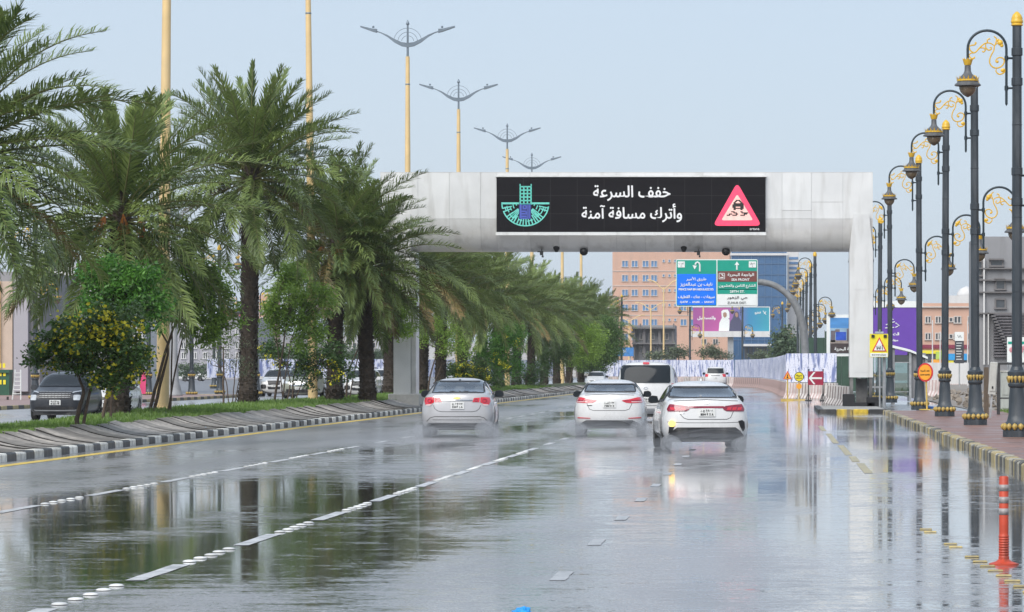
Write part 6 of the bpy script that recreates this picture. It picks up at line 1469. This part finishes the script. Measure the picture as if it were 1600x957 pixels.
# cabinets
def box_thing(name,label,cat,x0_,x1_,yt,yb,s,m,dep=.5,zb=.145,parts=(),rz=0):
    cx=(x0_+x1_)/2; t=thing(name,label,cat,(GX(cx,s),FPX/s,zb),rz); z1=(HY-yt)/s+EYE-zb; w=(x1_-x0_)/s
    g=MB(); g.bbox((0,dep/2,z1/2),(w,dep,z1),.02); g.build('body',m,t)
    for (nm,u0,v0,u1,v1,mm,th) in parts:
        g=MB(); g.bbox(((u0+u1)/2*w-w/2,-.012*th,(v0+v1)/2*z1),((u1-u0)*w,.02*th,(v1-v0)*z1),.004); g.build(nm,mm,t)
    return t
M_cab=mat('cabinet_grey',(.37,.39,.36),.5,var=.1,dirt=((.2,.2,.18),1.5,.5)); M_cab2=mat('meter_box_grey',(.47,.47,.44),.5,var=.1,dirt=((.25,.24,.2),2,.5))
box_thing('utility_cabinet','large grey-green utility cabinet on the grass behind the rightmost lamp post','cabinet',1564,1640,580,637,41,M_cab,.7,.15,(('door',.03,.38,.24,.97,M_cab,1),('door',.26,.38,.5,.97,M_cab,1),('lower_panel',.03,.03,.5,.35,M_cab,1),('top_cap',-.02,.975,1.02,1.01,M_cab2,2)))
t=box_thing('meter_box','tall pale meter box tilted on its post between two lamp posts','meter box',1544,1556,566,606,50,M_cab2,.2,.9,(('door',.1,.1,.9,.9,M_cab2,1),('lock',.4,.18,.6,.25,M_black,2)))
t.rotation_euler=(0,R(4),0); g=MB(); g.box((.0,.1,-.35),(.06,.06,.8)); g.build('post',M_steel,t)
t=thing('timber_post','dark weathered timber post beside the tilted meter box','post',(GX(1541,47),FPX/47,.15)); g=MB(); g.box((0,0,.8),(.16,.16,1.6)); g.build('post_body',M_wood,t)
t=thing('steel_frame','dark steel post and rail standing behind the tilted meter box','frame',(GX(1560,46),FPX/46,.15)); g=MB(); g.box((0,0,.85),(.11,.11,1.75)); g.build('post',M_dark,t); g=MB(); g.box((.5,0,1.72),(1.3,.07,.07)); g.build('rail',M_dark,t); g=MB(); g.box((.25,0,.55),(.6,.05,.05)); g.build('brace',M_dark,t)
t=box_thing('electric_box','small dark grey electric box above the big utility cabinet','electric box',1576,1600,566,582,40,M_grey,.4,1.6)
s=38;x0=1590;t=thing('poster_board','white poster board with pink flowers beyond the utility cabinet','poster',(GX(x0,s),FPX/s,.15))
def L_(x,y): return loc(x0,s,x,y,.15)
rect(1573.5,527,1606,566,0,.05,M_swhite,'board'); rect(1575,534,1606,538,-.032,.012,M_sgreen,'heading_bar')
for k,(a,b,c_) in enumerate(((1581,547,.12),(1588,543,.13),(1595,549,.1),(1600,544,.1),(1585,553,.09))):
    p=L_(a,b); MB().lathe([(c_,0),(c_*.5,-.01)],(p[0],-.03-.002*k,p[1]),n=7,axis='y').build('flower_print',mat('pink_print',(.6,.25,.28),.5),t)
    g=MB(); g.prism([(p[0]-.02,p[1]-c_),(p[0]+.02,p[1]-c_),(p[0]+.05,p[1]-.4),(p[0]+.0,p[1]-.4)],-.03,-.034-.001*k); g.build('stem_print',mat('green_print',(.08,.25,.18),.5),t)
for a in(1575,1603): g=MB(); p=L_(a,0); g.box((p[0],.05,.9),(.06,.06,1.8)); g.build('post',M_steel,t)

# purple billboard
s=24;x0=1394;t=thing('billboard','large purple billboard with white lettering behind the lamp posts on the right','billboard',(GX(x0,s),FPX/s,0))
def L_(x,y): return loc(x0,s,x,y)
rect(1348,481,1438,556,0,.3,mat('billboard_purple',(.13,.05,.36),.4,var=.04),'board'); rect(1346,471,1442,480.6,.05,.5,M_swhite,'top_fascia')
for a in(1352,1394,1434): rect(a-1.5,556,a+1.5,617,.2,.15,M_steel,'post')
def strokes(name,L,w,y,m,par=None):
    g=MB()
    for P in L: g.tube([(L_(a,b)[0],y,L_(a,b)[1]) for a,b in P],w/s/2,5)
    return g.build(name,m,par or t)
strokes('emblem',[[(1388,512),(1392,498),(1396,500)],[(1384,508),(1398,503)],[(1383,513),(1397,512)],[(1399,505),(1405,509),(1399,512)]],1.7,-.17,M_swhite)
for tx,cx,cy,w in((ar('الت'),1400,522,9),(ar('صفة'),1399,532,8)):
    p=L_(cx,cy); text('billboard_text',tx,(p[0],-.156,p[1]),t,M_swhite,width=w/s,bold=.015)
# picture billboard
s=23;x0=1322;t=thing('billboard','white-framed picture billboard of a skyline, left of the gantry post','billboard',(GX(x0,s),FPX/s,0))
rect(1291.5,492,1352,557,0,.3,M_swhite,'frame'); rect(1297,497,1350,552,-.16,.02,mat('print_sky_blue',(.07,.25,.55),.5,var=.3,scale=.8,stretch=(.3,1,1.5)),'picture_sky'); rect(1297,513,1350,535,-.175,.01,mat('print_pale_blue',(.28,.42,.55),.5,var=.3,scale=1.5),'picture_cloud')
for a,b,c_,d,col in((1298,517,1305,535,(.14,.12,.14)),(1306,519,1322,532,(.02,.08,.45)),(1305,515,1312,520,(.2,.16,.16)),(1323,514,1330,534,(.12,.1,.12)),(1331,518,1345,534,(.18,.14,.13)),(1297,532,1350,537,(.3,.25,.22)),(1297,537,1350,552,(.05,.035,.035))):
    rect(a,b,c_,d,-.185-.002*(b%5),.01,mat('print_%d'%(a*b),col,.5,var=.3,scale=2),'picture_building')
p=L_(1323,546); text('billboard_text',ar('الواجهة البحرية'),(p[0],-.2,p[1]),t,M_swhite,width=38/s,bold=.008)
for a in(1296,1345): rect(a-1.5,557,a+1.5,616,.2,.15,M_steel,'post')
# hoarding netting behind
s=21;x0=1310;t=thing('green_netting_fence','tall dark green netting fence behind the picture billboard','fence',(GX(x0,s),FPX/s,0))
M_net=mat('green_netting',(.035,.075,.05),.8,var=.25,scale=1.5)
for k in range(8): rect(1250+k*13,518 if k>2 else 528,1262.6+k*13,612,0,.05,M_net,'net_panel')
for k in range(9): rect(1249+k*13,516,1250+k*13,612,.08,.08,M_steel,'post')

# ------------------------------------------------------------------ buildings
M_salm=mat('salmon_render',(.56,.35,.26),.8,var=.06,scale=.15,dirt=((.42,.28,.22),.2,.4)); M_blueg=mat('blue_window_glass',(.10,.22,.42),.12,var=.25,scale=.6,spec=.8); M_win=mat('dark_window_glass',(.06,.07,.08),.15,var=.2,scale=.6,spec=.8)
M_frame=mat('window_frame_pale',(.55,.5,.46),.6); M_gbld=mat('grey_render',(.26,.26,.27),.8,var=.12,scale=.3,dirt=((.16,.16,.16),.3,.6)); M_lil=mat('lilac_grey_render',(.36,.35,.38),.8,var=.08,scale=.2)
M_glassb=mat('curtain_wall_glass',(.06,.15,.30),.12,var=.2,scale=.05,spec=.8,metal=.3); M_wht=mat('white_render',(.62,.61,.6),.7,var=.06,scale=.3,dirt=((.45,.44,.42),.4,.4)); M_brn=mat('brown_stone',(.33,.25,.19),.8,var=.15,scale=.3); M_dkc=mat('dark_concrete',(.16,.15,.15),.8,var=.2,scale=.5)
def building(label,x0_,x1_,yt,s,m,dep,wins,wm,fm,cat='building',name='building',frame=True,pieces=(),bands=()):
    cx=(x0_+x1_)/2; t=thing(name,label,cat,(GX(cx,s),FPX/s,0)); h=(HY-yt)/s+EYE; w=(x1_-x0_)/s
    g=MB(); g.box((0,dep/2,h/2),(w,dep,h)); g.box((0,.12,h+.25),(w,.24,.5)); g.box((-w/2+.12,dep/2,h+.25),(.24,dep-.5,.5)); g.box((w/2-.12,dep/2,h+.25),(.24,dep-.5,.5)); g.build('wall',m,t)
    cache={}
    for (a,b,ww,hh,n) in wins:
        key=(ww,hh,n)
        if key not in cache:
            W_,H_=ww/s,hh/s; q=.12; f=MB()
            f.box((0,-.06,H_/2+q/2),(W_+2*q,.16,q)); f.box((0,-.09,-H_/2-q/2),(W_+2*q+.1,.24,q)); f.box((-W_/2-q/2,-.06,0),(q,.16,H_)); f.box((W_/2+q/2,-.06,0),(q,.16,H_))
            for k in range(1,n): f.box((-W_/2+W_*k/n,-.05,0),(.16 if n==2 else .08,.13,H_))
            p=MB(); p.box((0,-.01,0),(W_,.05,H_)); f_=f.mesh('window'); f_.materials.append(fm); p_=p.mesh('pane'); p_.materials.append(wm); cache[key]=(f_,p_)
        lx,lz=(a-cx)/s,(HY-b)/s+EYE; o=link('window',cache[key][0],None,t,(lx,0,lz)); link('pane',cache[key][1],None,o)
    for (nm,a,b,c_,d,y,th,mm) in pieces:
        g=MB(); g.box((((a+c_)/2-cx)/s,y,(HY-(b+d)/2)/s+EYE),((c_-a)/s,th,(d-b)/s)); g.build(nm,mm,t)
    return t
wn=[(x,y,8.5,9,2) for y in(412.6,435,457.7,481,504,526.7) for x in(976.6,991.7,1008.7,1022)]+[(x,y,2.4,3.2,1) for y in(408,431,454,477,500,523,546) for x in(1037,1046,1055)]+[(x,y,3.4,6,2) for y in(535,) for x in(1100,1118)]+[(x,y,8.5,9,2) for y in(435,457.7,481,504) for x in(1068,1084,1101,1118)]
building('tall salmon apartment block with paired blue windows behind the direction sign',957,1140,372,7.1,M_salm,24,wn,M_blueg,M_frame,pieces=[('floor_band',957,y-.5,1140,y+.5,-.05,.12,M_frame) for y in(424,447,470,493)])
building('low salmon annex building below the pink and teal billboard',1070,1160,520,7.6,M_salm,12,[(x,534,3,7,1) for x in(1098,1102,1116,1120)]+[(1151,536,5,9,1)],M_win,M_frame)
g_=[]
for k in range(9): g_.append(('mullion',1143+k*10.4-.35,398,1143+k*10.4+.35,556,-.06,.12,mat('mullion_blue',(.09,.16,.27),.3)))
for k in range(8): g_.append(('transom',1143,412+k*17,1229,412.8+k*17,-.075,.14,MATS['mullion_blue']))
g_.append(('parapet',1141,396,1231,399.5,-.2,.5,M_wht)); g_.append(('podium_canopy',1160,538,1206,541.5,-2,4,M_wht))
for k in range(6): g_.append(('shop_window',1163+k*7.3,543,1169+k*7.3,560,-.2,.3,M_win))
building('blue glass office building right of the direction sign',1143,1229,397,8.4,M_glassb,20,[],M_blueg,M_frame,pieces=g_)
building('narrow pale tower with blue louvre stripes beside the blue glass building',1230.5,1248,396,8.3,M_wht,14,[],M_blueg,M_frame,pieces=[('louvre',1233,402+k*7.6,1247,405.5+k*7.6,-.06,.1,M_blueg) for k in range(10)])
pc=[('balcony_slab',988,y,1056,y+2.2,-1.3,2.6,M_dkc) for y in(512,536)]+[('column',x,514,x+4,560,-1.2,.8,M_dkc) for x in(989,1005,1029,1050)]+[('roof_post',x,506,x+2,512,-1,.3,M_dkc) for x in(1000,1052)]
building('dark grey balcony block in front of the salmon apartments',990,1055,513,8.8,M_gbld,10,[(x,526,7,9,2) for x in(1004,1018,1040)]+[(x,547,7,9,2) for x in(1004,1022,1042)],M_win,M_frame,pieces=pc)
building('brown stone building mostly hidden by the end of the palm row',935,962,467,8.9,M_brn,12,[(x,y,5,7,1) for y in(485,505) for x in(948,956)],M_win,M_frame)
building('faint distant tower above the palm row left of the salmon block',862,891,434,3.6,mat('distant_blue_grey',(.30,.34,.40),.6,var=.05),30,[(x,y,2,3,1) for y in(444,452,460) for x in(868,874,880,886)],M_blueg,M_frame)
# right
wr=[(x,y,w_,9,2) for y in(500,526) for x,w_ in((1450,7),(1466,7),(1496,9),(1516,6))]+[(x,y,4,5,1) for y in(500,526) for x in(1486,)]
building('low salmon shop building with maroon band at the right, behind the lamp posts',1438,1531,480,12,M_salm,14,wr,M_win,M_frame,pieces=[('maroon_band',1438,539,1531,545,-.1,.25,mat('maroon_band',(.22,.02,.05),.6)),('yellow_sign',1440,548,1478,553,-.2,.3,M_syel),('green_sign',1462,550,1476,562,-.25,.3,mat('lime_sign',(.45,.6,.1),.5)),('shop_front',1440,554,1530,576,-.08,.1,M_win),
 ('blue_sign',1480,553,1512,563,-.3,.3,mat('cyan_sign',(.02,.3,.65),.5)),('orange_sign',1455,562,1476,576,-.2,.3,M_sor),('yellow_sign',1480,563,1490,568,-.2,.3,M_syel),('cornice',1437,479,1532,481,-.15,.4,M_frame)])
t=thing('rooftop_dome','small white dome building far behind the salmon shops','dome',(GX(1510,8),FPX/8,0)); g=MB(); g.box((0,0,4),(7,5,24)); g.build('drum',M_wht,t); g=MB(); g.lathe([(1.9,0),(1.8,.8),(1.3,1.5),(.5,1.9),(0,2.1)],(0,0,15.8),n=16); g.build('dome_shell',M_wht,t,smooth=True)
pcs=[('louvre_slat',1552,491+k*4.6,1610,493.6+k*4.6,-.25,.35,mat('louvre_brown_grey',(.13,.12,.13),.6,var=.2)) for k in range(15)]
pcs+=[('stair_step',1545.5+k*2.05,489+k*4.6,1552+k*2.05,491+k*4.6,-.75,1.1,M_dkc) for k in range(15)]
pcs+=[('ledge',1527,y,1640,y+2,-.2,.4,M_dkc) for y in(419,437,456,489)]+[('drain_pipe',1536,402,1538.4,570,-.25,.2,M_wht),('drain_pipe',1543,489,1544.6,570,-.3,.2,M_wht),('window_hood',1545,404.5,1568,407,-.2,.4,M_dkc),('window_hood',1553,435,1570,437,-.25,.4,M_dkc)]
building('dark grey concrete building with external stair at the right edge',1527,1640,380,20,M_gbld,12,[(1557,411,17,8,1),(1563,445,12,13,1),(1563,475,13,12,1),(1531,420,5,20,1)],M_win,M_dkc,pieces=pcs)
t=thing('totem_sign','black and white vertical shop totem sign before the salmon shops','totem sign',(GX(1499,16),FPX/16,0)); s=16;x0=1499
def L_(x,y): return loc(x0,s,x,y)
rect(1492,519,1506,533,0,.25,M_swhite,'logo_panel'); rect(1492,533,1506,568,0,.25,mat('totem_dark',(.05,.05,.06),.4),'dark_panel'); strokes('logo_mark',[[(1496,524),(1498,528),(1500,524),(1502,528)]],.7,-.15,M_black)
for k in range(7): rect(1494,536+k*4.2,1503-(k%3),537+k*4.2,-.13,.02,M_swhite,'text_line')
rect(1498,568,1500,604,0,.2,M_steel,'post')
t=thing('site_wall','low white site wall between the sandy lot and the shops','wall',(GX(1495,15),FPX/15,0)); s=15;x0=1495
rect(1448,567,1545,600,0,.2,M_wht,'wall_panel')
sheet('sandy_lot',8.0,60,134,420,.02,M_sand)
g=MB(); r=random.Random(9)
for k in range(420):
    x,y=r.uniform(8.3,20),r.uniform(136,260); q=r.uniform(.06,.28); c=Vector((x,y,.02+q*.3)); vs=[c+Vector((r.gauss(0,1),r.gauss(0,1),r.gauss(0,.7))).normalized()*q*r.uniform(.7,1.2) for _ in range(8)]
    bm=bmesh.new(); [bm.verts.new(v) for v in vs]; bmesh.ops.convex_hull(bm,input=bm.verts[:]); bm.verts.index_update(); g.add([v.co.copy() for v in bm.verts],[tuple(v.index for v in f.verts) for f in bm.faces]); bm.free()
o=g.build('rubble',mat('rubble_stone',(.25,.21,.17),.9,var=.3)); o['kind']='stuff'; tag(o,'scattered stones and rubble over the sandy lot on the right','rubble')

# pink and teal billboard
s=9.2;x0=1143;t=thing('billboard','wide pink to teal advertising billboard with two robed figures below the direction sign','billboard',(GX(x0,s),FPX/s,0))
def adprint():
    m=bpy.data.materials.new('advert_print'); m.use_nodes=True; n=m.node_tree.nodes; L=m.node_tree.links; tc=n.new('ShaderNodeTexCoord'); sp=n.new('ShaderNodeSeparateXYZ'); L.new(tc.outputs['Generated'],sp.inputs[0]); r=n.new('ShaderNodeValToRGB'); L.new(sp.outputs[0],r.inputs[0]); e=r.color_ramp.elements
    e[0].position=0;e[0].color=(.30,.07,.26,1);e[1].position=1;e[1].color=(.03,.30,.38,1); a=e.new(.4);a.color=(.45,.08,.28,1);b=e.new(.58);b.color=(.16,.14,.36,1);c_=e.new(.74);c_.color=(.03,.22,.40,1); L.new(r.outputs[0],n['Principled BSDF'].inputs['Base Color']); return m
rect(1083,480.5,1202,518,0,.5,adprint(),'printed_sheet'); rect(1080,518,1203,527,-.5,1.6,M_wht,'walkway'); rect(1137,527,1146,575,.3,1.0,M_steel,'column'); rect(1082,479.5,1203,480.6,-.02,.6,M_swhite,'edge_trim'); rect(1202,480,1203.2,518,-.02,.6,M_swhite,'edge_trim')
def pp(pts,y,m,name): 
    g=MB(); g.prism([L_(*p) for p in pts],y,y-.02); return g.build(name,m,t)
pp([(1123,517.5),(1124,505),(1127,498.5),(1130,496),(1136,496),(1140,500),(1139.5,517.5)],-.27,M_swhite,'printed_figure_white'); pp([(1127,487),(1130,484.5),(1137,484),(1139.5,488),(1140,497),(1136,499),(1128,498)],-.3,M_swhite,'printed_scarf'); pp([(1130,489.5),(1133,488),(1135.5,490),(1135.5,494.5),(1132.5,497),(1130,494.5)],-.33,mat('print_skin',(.35,.2,.14),.6),'printed_face')
pp([(1139,517.8),(1141,503),(1145,497),(1148,488),(1151,486.5),(1154,488.5),(1154.5,496),(1158,501),(1160,517.8)],-.29,mat('print_dark_robe',(.06,.06,.12),.6),'printed_figure_dark'); pp([(1148.5,489.5),(1151.5,488.5),(1153.5,491),(1153,495),(1151,496.5),(1149,494)],-.33,MATS['print_skin'],'printed_face')
p=L_(1104,497.5); text('billboard_text',ar('وللمستقبل'),(p[0],-.27,p[1]),t,M_swhite,width=28/s,height=6/s,bold=.03); p=L_(1184,489.5); text('billboard_text',ar('الخليج'),(p[0],-.27,p[1]),t,M_swhite,width=9/s,bold=.02)
strokes('printed_emblem',[[(1192,486),(1197,492)],[(1194,491),(1197,487)]],1.2,-.27,M_swhite)
# blue canopy sign
t=thing('shop_sign','small blue shop sign just past the end of the palm row','sign',(GX(971,11),FPX/11,0)); s=11;x0=971
rect(952,543,990,557,0,.4,mat('shop_blue',(.04,.2,.5),.5,var=.2),'sign_panel'); rect(957,557,959,585,.1,.2,M_steel,'post'); rect(984,557,986,585,.1,.2,M_steel,'post'); p=L_(971,549); text('sign_text','BANK',(p[0],-.22,p[1]),t,M_swhite,width=17/s)
# thin cream lamps with twin arms in front of the buildings
first=None
for x,s,h,l in((983,10.5,9,'thin twin-arm lamp at the left foot of the salmon block'),(1017,10.2,11,'thin twin-arm lamp in the middle of the salmon block'),(1037,10.8,13.5,'tallest thin lamp before the salmon block'),(1099,11.5,11,'thin cream lamp crossing the pink billboard')):
    if first is None:
        t=thing('slim_street_lamp',l,'street lamp'); g=MB(); g.lathe([(.18,0),(.13,3),(.09,9)],n=8); g.build('pole',M_cream,t)
        for sx in(-1,1): g=MB(); g.tube(smooth([(0,0,8.8),(sx*.6,0,9.1),(sx*1.2,0,9.5),(sx*1.9,0,9.7)],3),.06,5); g.box((sx*2.1,0,9.72),(.6,.25,.1)); g.build('lamp_arm',M_cream,t)
        first=t
    else: t=copy_tree(first); t['label']=l
    t.location=(GX(x,s),FPX/s,0); t.scale=(1,1,h/9); t['group']='slim twin-arm lamps before the buildings'
for x,s,h,l in((1457,17,4.6,'left thin pole standing before the salmon shops'),(1469,16,3.8,'second thin pole standing before the salmon shops'),(1512,15.5,5.0,'thin pole right of the totem sign')):
    t=thing('flag_pole',l,'pole',(GX(x,s),FPX/s,0)); g=MB(); g.lathe([(.07,0),(.05,h+1.5),(0,h+1.6)],n=8); g.build('pole',M_wht,t)

# ------------------------------------------------------------------ far left side
sheet('far_pavement',-60,-32.2,60,214,.14,mat('far_paving',(.30,.20,.18),.6,var=.15,scale=1,dirt=((.25,.2,.18),.7,.5)))
fk=bpy.data.objects.new('kerb',None); COL.objects.link(fk); fk['kind']='structure'
def kst(w,d,h,m,nm='kerb_stone'): g=MB(); g.bbox((0,0,h/2),(w,d,h),.015); me=g.mesh(nm); me.materials.append(m); return me
q=[kst(.22,1.1,.165,M_kb),kst(.22,1.1,.165,M_ky)]
for i in range(120): link('kerb_stone',q[i%2],None,fk,(-32.1,82+i*1.12,-.004))
q=[kst(1.5,.22,.165,M_kb),kst(1.5,.22,.165,M_ky)]
for i in range(14): link('kerb_stone',q[i%2],None,fk,(-32.9-i*1.55,214.1,-.004))
M_beige=mat('beige_render',(.52,.42,.34),.8,var=.06)
t=building('beige and grey shop building at the far left behind the charcoal SUV',-160,62,438,26.5,M_gbld,14,[(-30,500,20,30,2),(40,470,14,26,2)],M_win,M_frame,pieces=[('beige_panel',-30,440,20,606,-.06,.1,M_beige),('grey_pillar',24,438,46,612,-.2,.5,M_lil),('cream_pipe',-1,440,2,606,-.2,.2,M_cream)])
building('white upper-storey building with iron balcony behind the nearest palms',62,225,425,22,M_wht,12,[(x,480,14,30,2) for x in(80,110,140,170,200)],M_win,M_gbld,pieces=[('grey_base',64,540,224,600,-.08,.15,M_gbld),('fascia',64,428,224,436,-.2,.4,M_wht)]+[('baluster',66+k*5,500,67+k*5,516,-.5,.06,M_dark) for k in range(31)]+[('balcony_rail',64,499,224,500.4,-.5,.08,M_dark)])
building('long lilac-grey building with white windows behind the parked white cars',226,400,502,9.5,M_lil,20,[(x,y,5.5,9,2) for y in(520,540,556) for x in range(236,398,17)],M_win,M_wht)
building('pavilion with red parapet roof left of the tall palm trunk',350,388,488,8.6,M_wht,12,[(x,510,3,12,1) for x in(356,365,374,383)],M_win,M_frame,pieces=[('red_roof',349,484,389,494,-.4,2,mat('red_roof',(.45,.1,.09),.7))])
building('salmon tower seen between the tall palm trunk and leaning tree',404,424,466,8.2,M_salm,12,[(x,y,3,5,1) for y in(475,487,499,511) for x in(409,418)],M_win,M_frame)
building('pale grey block behind the hoarding across the road',425,640,528,8,mat('pale_grey_render',(.45,.45,.46),.8,var=.08,scale=.2),20,[(x,y,5,7,1) for y in(540,553) for x in range(434,636,15)],M_win,M_frame)
building('pale low block behind the palm row right of the gantry leg',640,900,540,7,MATS['pale_grey_render'],20,[(x,553,5,7,1) for x in range(650,896,16)],M_win,M_frame)
# round green coffee sign
s=27.5;x0=126;t=thing('round_shop_sign','round green coffee cup sign hanging below the palm fronds','sign',(GX(x0,s),FPX/s,0))
def L_(x,y): return loc(x0,s,x,y)
M_cof=mat('coffee_sign_green',(.0,.20,.12),.4,emit=((.0,.3,.18),.25)); p=L_(126,427); MB().lathe([(.34,0),(.34,.12)],(p[0],-.1,p[1]),n=28,axis='y').build('disc',M_cof,t)
pp([(122.8,425),(129.2,425),(128.2,431),(123.8,431)],-.11,M_swhite,'cup'); strokes('cup_handle',[[(129,426),(131.5,427),(131,429.5),(128.5,430)]],.8,-.12,M_swhite); strokes('steam',[[(124.5,423.5),(125.5,422),(124.5,420.8)],[(127.5,423.5),(128.5,422),(127.5,420.8)]],.6,-.12,M_swhite)
g=MB(); g.box((0,.1,p[1]/2),(.12,.12,p[1])); g.build('post',M_steel,t)
# ladder and bin
s=31;x0=26;t=thing('ladder','white folding stepladder standing on the pavement before the grey pillar','ladder',(GX(x0,s),FPX/s,.14))
def L_(x,y): return loc(x0,s,x,y,.14)
for a,b in((22.5,20),(31,33)): 
    p=L_(a,578);q=L_(b,619.5); g=MB(); g.box((0,0,0),(.001,.001,.001)); g=MB(); g.tube([(p[0],.2,p[1]),(q[0],-.1,.0)],.03,4); g.build('rail',M_swhite,t)
for k in range(6): p=L_(22.2-.3*k,583+k*6.5);q=L_(31.3+.3*k,583+k*6.5); g=MB(); g.box(((p[0]+q[0])/2,.17-.045*k,p[1]),(q[0]-p[0],.07,.03)); g.build('rung',M_swhite,t)
t=thing('waste_bin','green wheeled bin with yellow chequer blocks at the far left','bin',(GX(5,31),FPX/31,.14)); s=31;x0=5
M_bin=mat('bin_green',(.02,.09,.05),.5,var=.2)
rect(-8,582,15.5,618,.2,.8,M_bin,'body'); rect(-9,578,16.5,583,.15,.9,M_bin,'lid')
for k in range(3):
    for a in(0,6.5): rect(a,568+k*13,a+4,575+k*13,-.22 if k else -.33,.03,M_syel,'yellow_block')
for a in(-6,12): p=L_(a,0); g=MB(); g.lathe([(.08,-.04),(.08,.04)],(p[0],.0,.08),n=12,axis='x'); g.build('wheel',M_rubber,t)
# thick grey mast and steel posts
t=thing('thick_mast','thick grey flared mast just right of the nearest cream pole','mast',(GX(271.5,27),FPX/27,.1)); g=MB(); g.lathe([(.55,0),(.5,.15),(.3,.9),(.22,2.2),(.2,9)],n=16); g.build('shaft',M_grey,t,smooth=True)
t=thing('sign_gantry_mast','grey steel mast with cross arm right of the tall palm trunk','mast',(GX(402,23),FPX/23,0)); g=MB(); g.lathe([(.16,0),(.12,7)],n=10); g.build('shaft',M_steel,t); g=MB(); g.box((.6,0,5.6),(1.2,.1,.1)); g.box((.6,0,6.3),(1.2,.1,.1)); g.build('cross_arm',M_steel,t)
t=thing('red_banner','pink and red feather banner behind the white sedan across the road','banner',(GX(219,31),FPX/31,.14)); g=MB(); g.prism([(0,.3),(.28,.3),(.3,1.2),(.1,1.6),(0,1.6)],-.02,.02); g.build('banner_cloth',mat('pink_banner',(.6,.05,.16),.6),t); g=MB(); g.lathe([(.02,0),(.02,1.65)],n=6); g.build('pole',M_dark,t)

# distant planting
def hedge(label,x,s,blobs_,m,leaf,seed,name='distant_tree',cat='tree',zb=0): 
    return leaf_tree(name,label,cat,x,s,zb,[[(x,577+1.6*s,0,.12),(x,570,0,.1),(x,blobs_[0][1],0,.05)]],blobs_,m,leaf=leaf,per=46,clump=leaf*1.7,density=.42,seed=seed,asp=.7)
M_leafE=leafmat('hazy_dark_leaf',(.05,.09,.045),(.10,.15,.07),scale=.4,trans=.15)
hedge('dark green ficus tree between the blue glass building and the lamp row',1226,13.5,[(1226,536,14,24,2.2),(1228,556,20,18,2.2)],M_leafE,.34,41)
hedge('second dark green tree partly behind the dense lamp row',1252,13,[(1252,545,12,24,2.2),(1250,565,18,14,2)],M_leafE,.34,42)
hedge('round trimmed hedge behind the parked white cars on the left',300,12.5,[(296,578,24,10,1.2),(322,580,20,9,1.2)],M_leafE,.22,43,'hedge','hedge')
for i,(x,s,b,l) in enumerate(((1060,12,[(1062,550,18,9,1.2)],'low bush under the left edge of the pink billboard'),(1118,12,[(1118,553,26,7,1.2),(1112,545,6,12,.8)],'low ragged bush below the pink billboard'),(1190,12,[(1190,556,18,7,1.2)],'low bush in front of the blue glass building'),(1030,12,[(1028,556,22,6,1)],'low bush before the dark balcony block'),(440,11,[(440,556,36,14,2),(470,562,26,12,2)],'dark tree clump behind the far hoarding, right of the tall palm'),(560,11,[(560,556,34,14,2),(590,562,26,12,2)],'dark tree clump behind the far hoarding near the gantry leg'))):
    hedge(l,x,s,b,M_leafE if i in(4,5) else M_leafD,.25,50+i,'bush','bush')

# ------------------------------------------------------------------ air
def haze():
    m=bpy.data.materials.new('haze'); m.use_nodes=True; n=m.node_tree.nodes; n.remove(n['Principled BSDF']); v=n.new('ShaderNodeVolumePrincipled'); v.inputs['Color'].default_value=(.97,.98,1,1); v.inputs['Density'].default_value=.00013; v.inputs['Anisotropy'].default_value=.1
    m.node_tree.links.new(v.outputs[0],n['Material Output'].inputs['Volume']); g=MB(); g.box((0,710,29),(1430,1640,60)); g.v=[(a,b,(-1.1 if c<0 else 62)) for a,b,c in g.v]; o=g.build('haze',m); o['kind']='stuff'; tag(o,'thin pale haze hanging in the humid air over the whole street','haze')
haze()
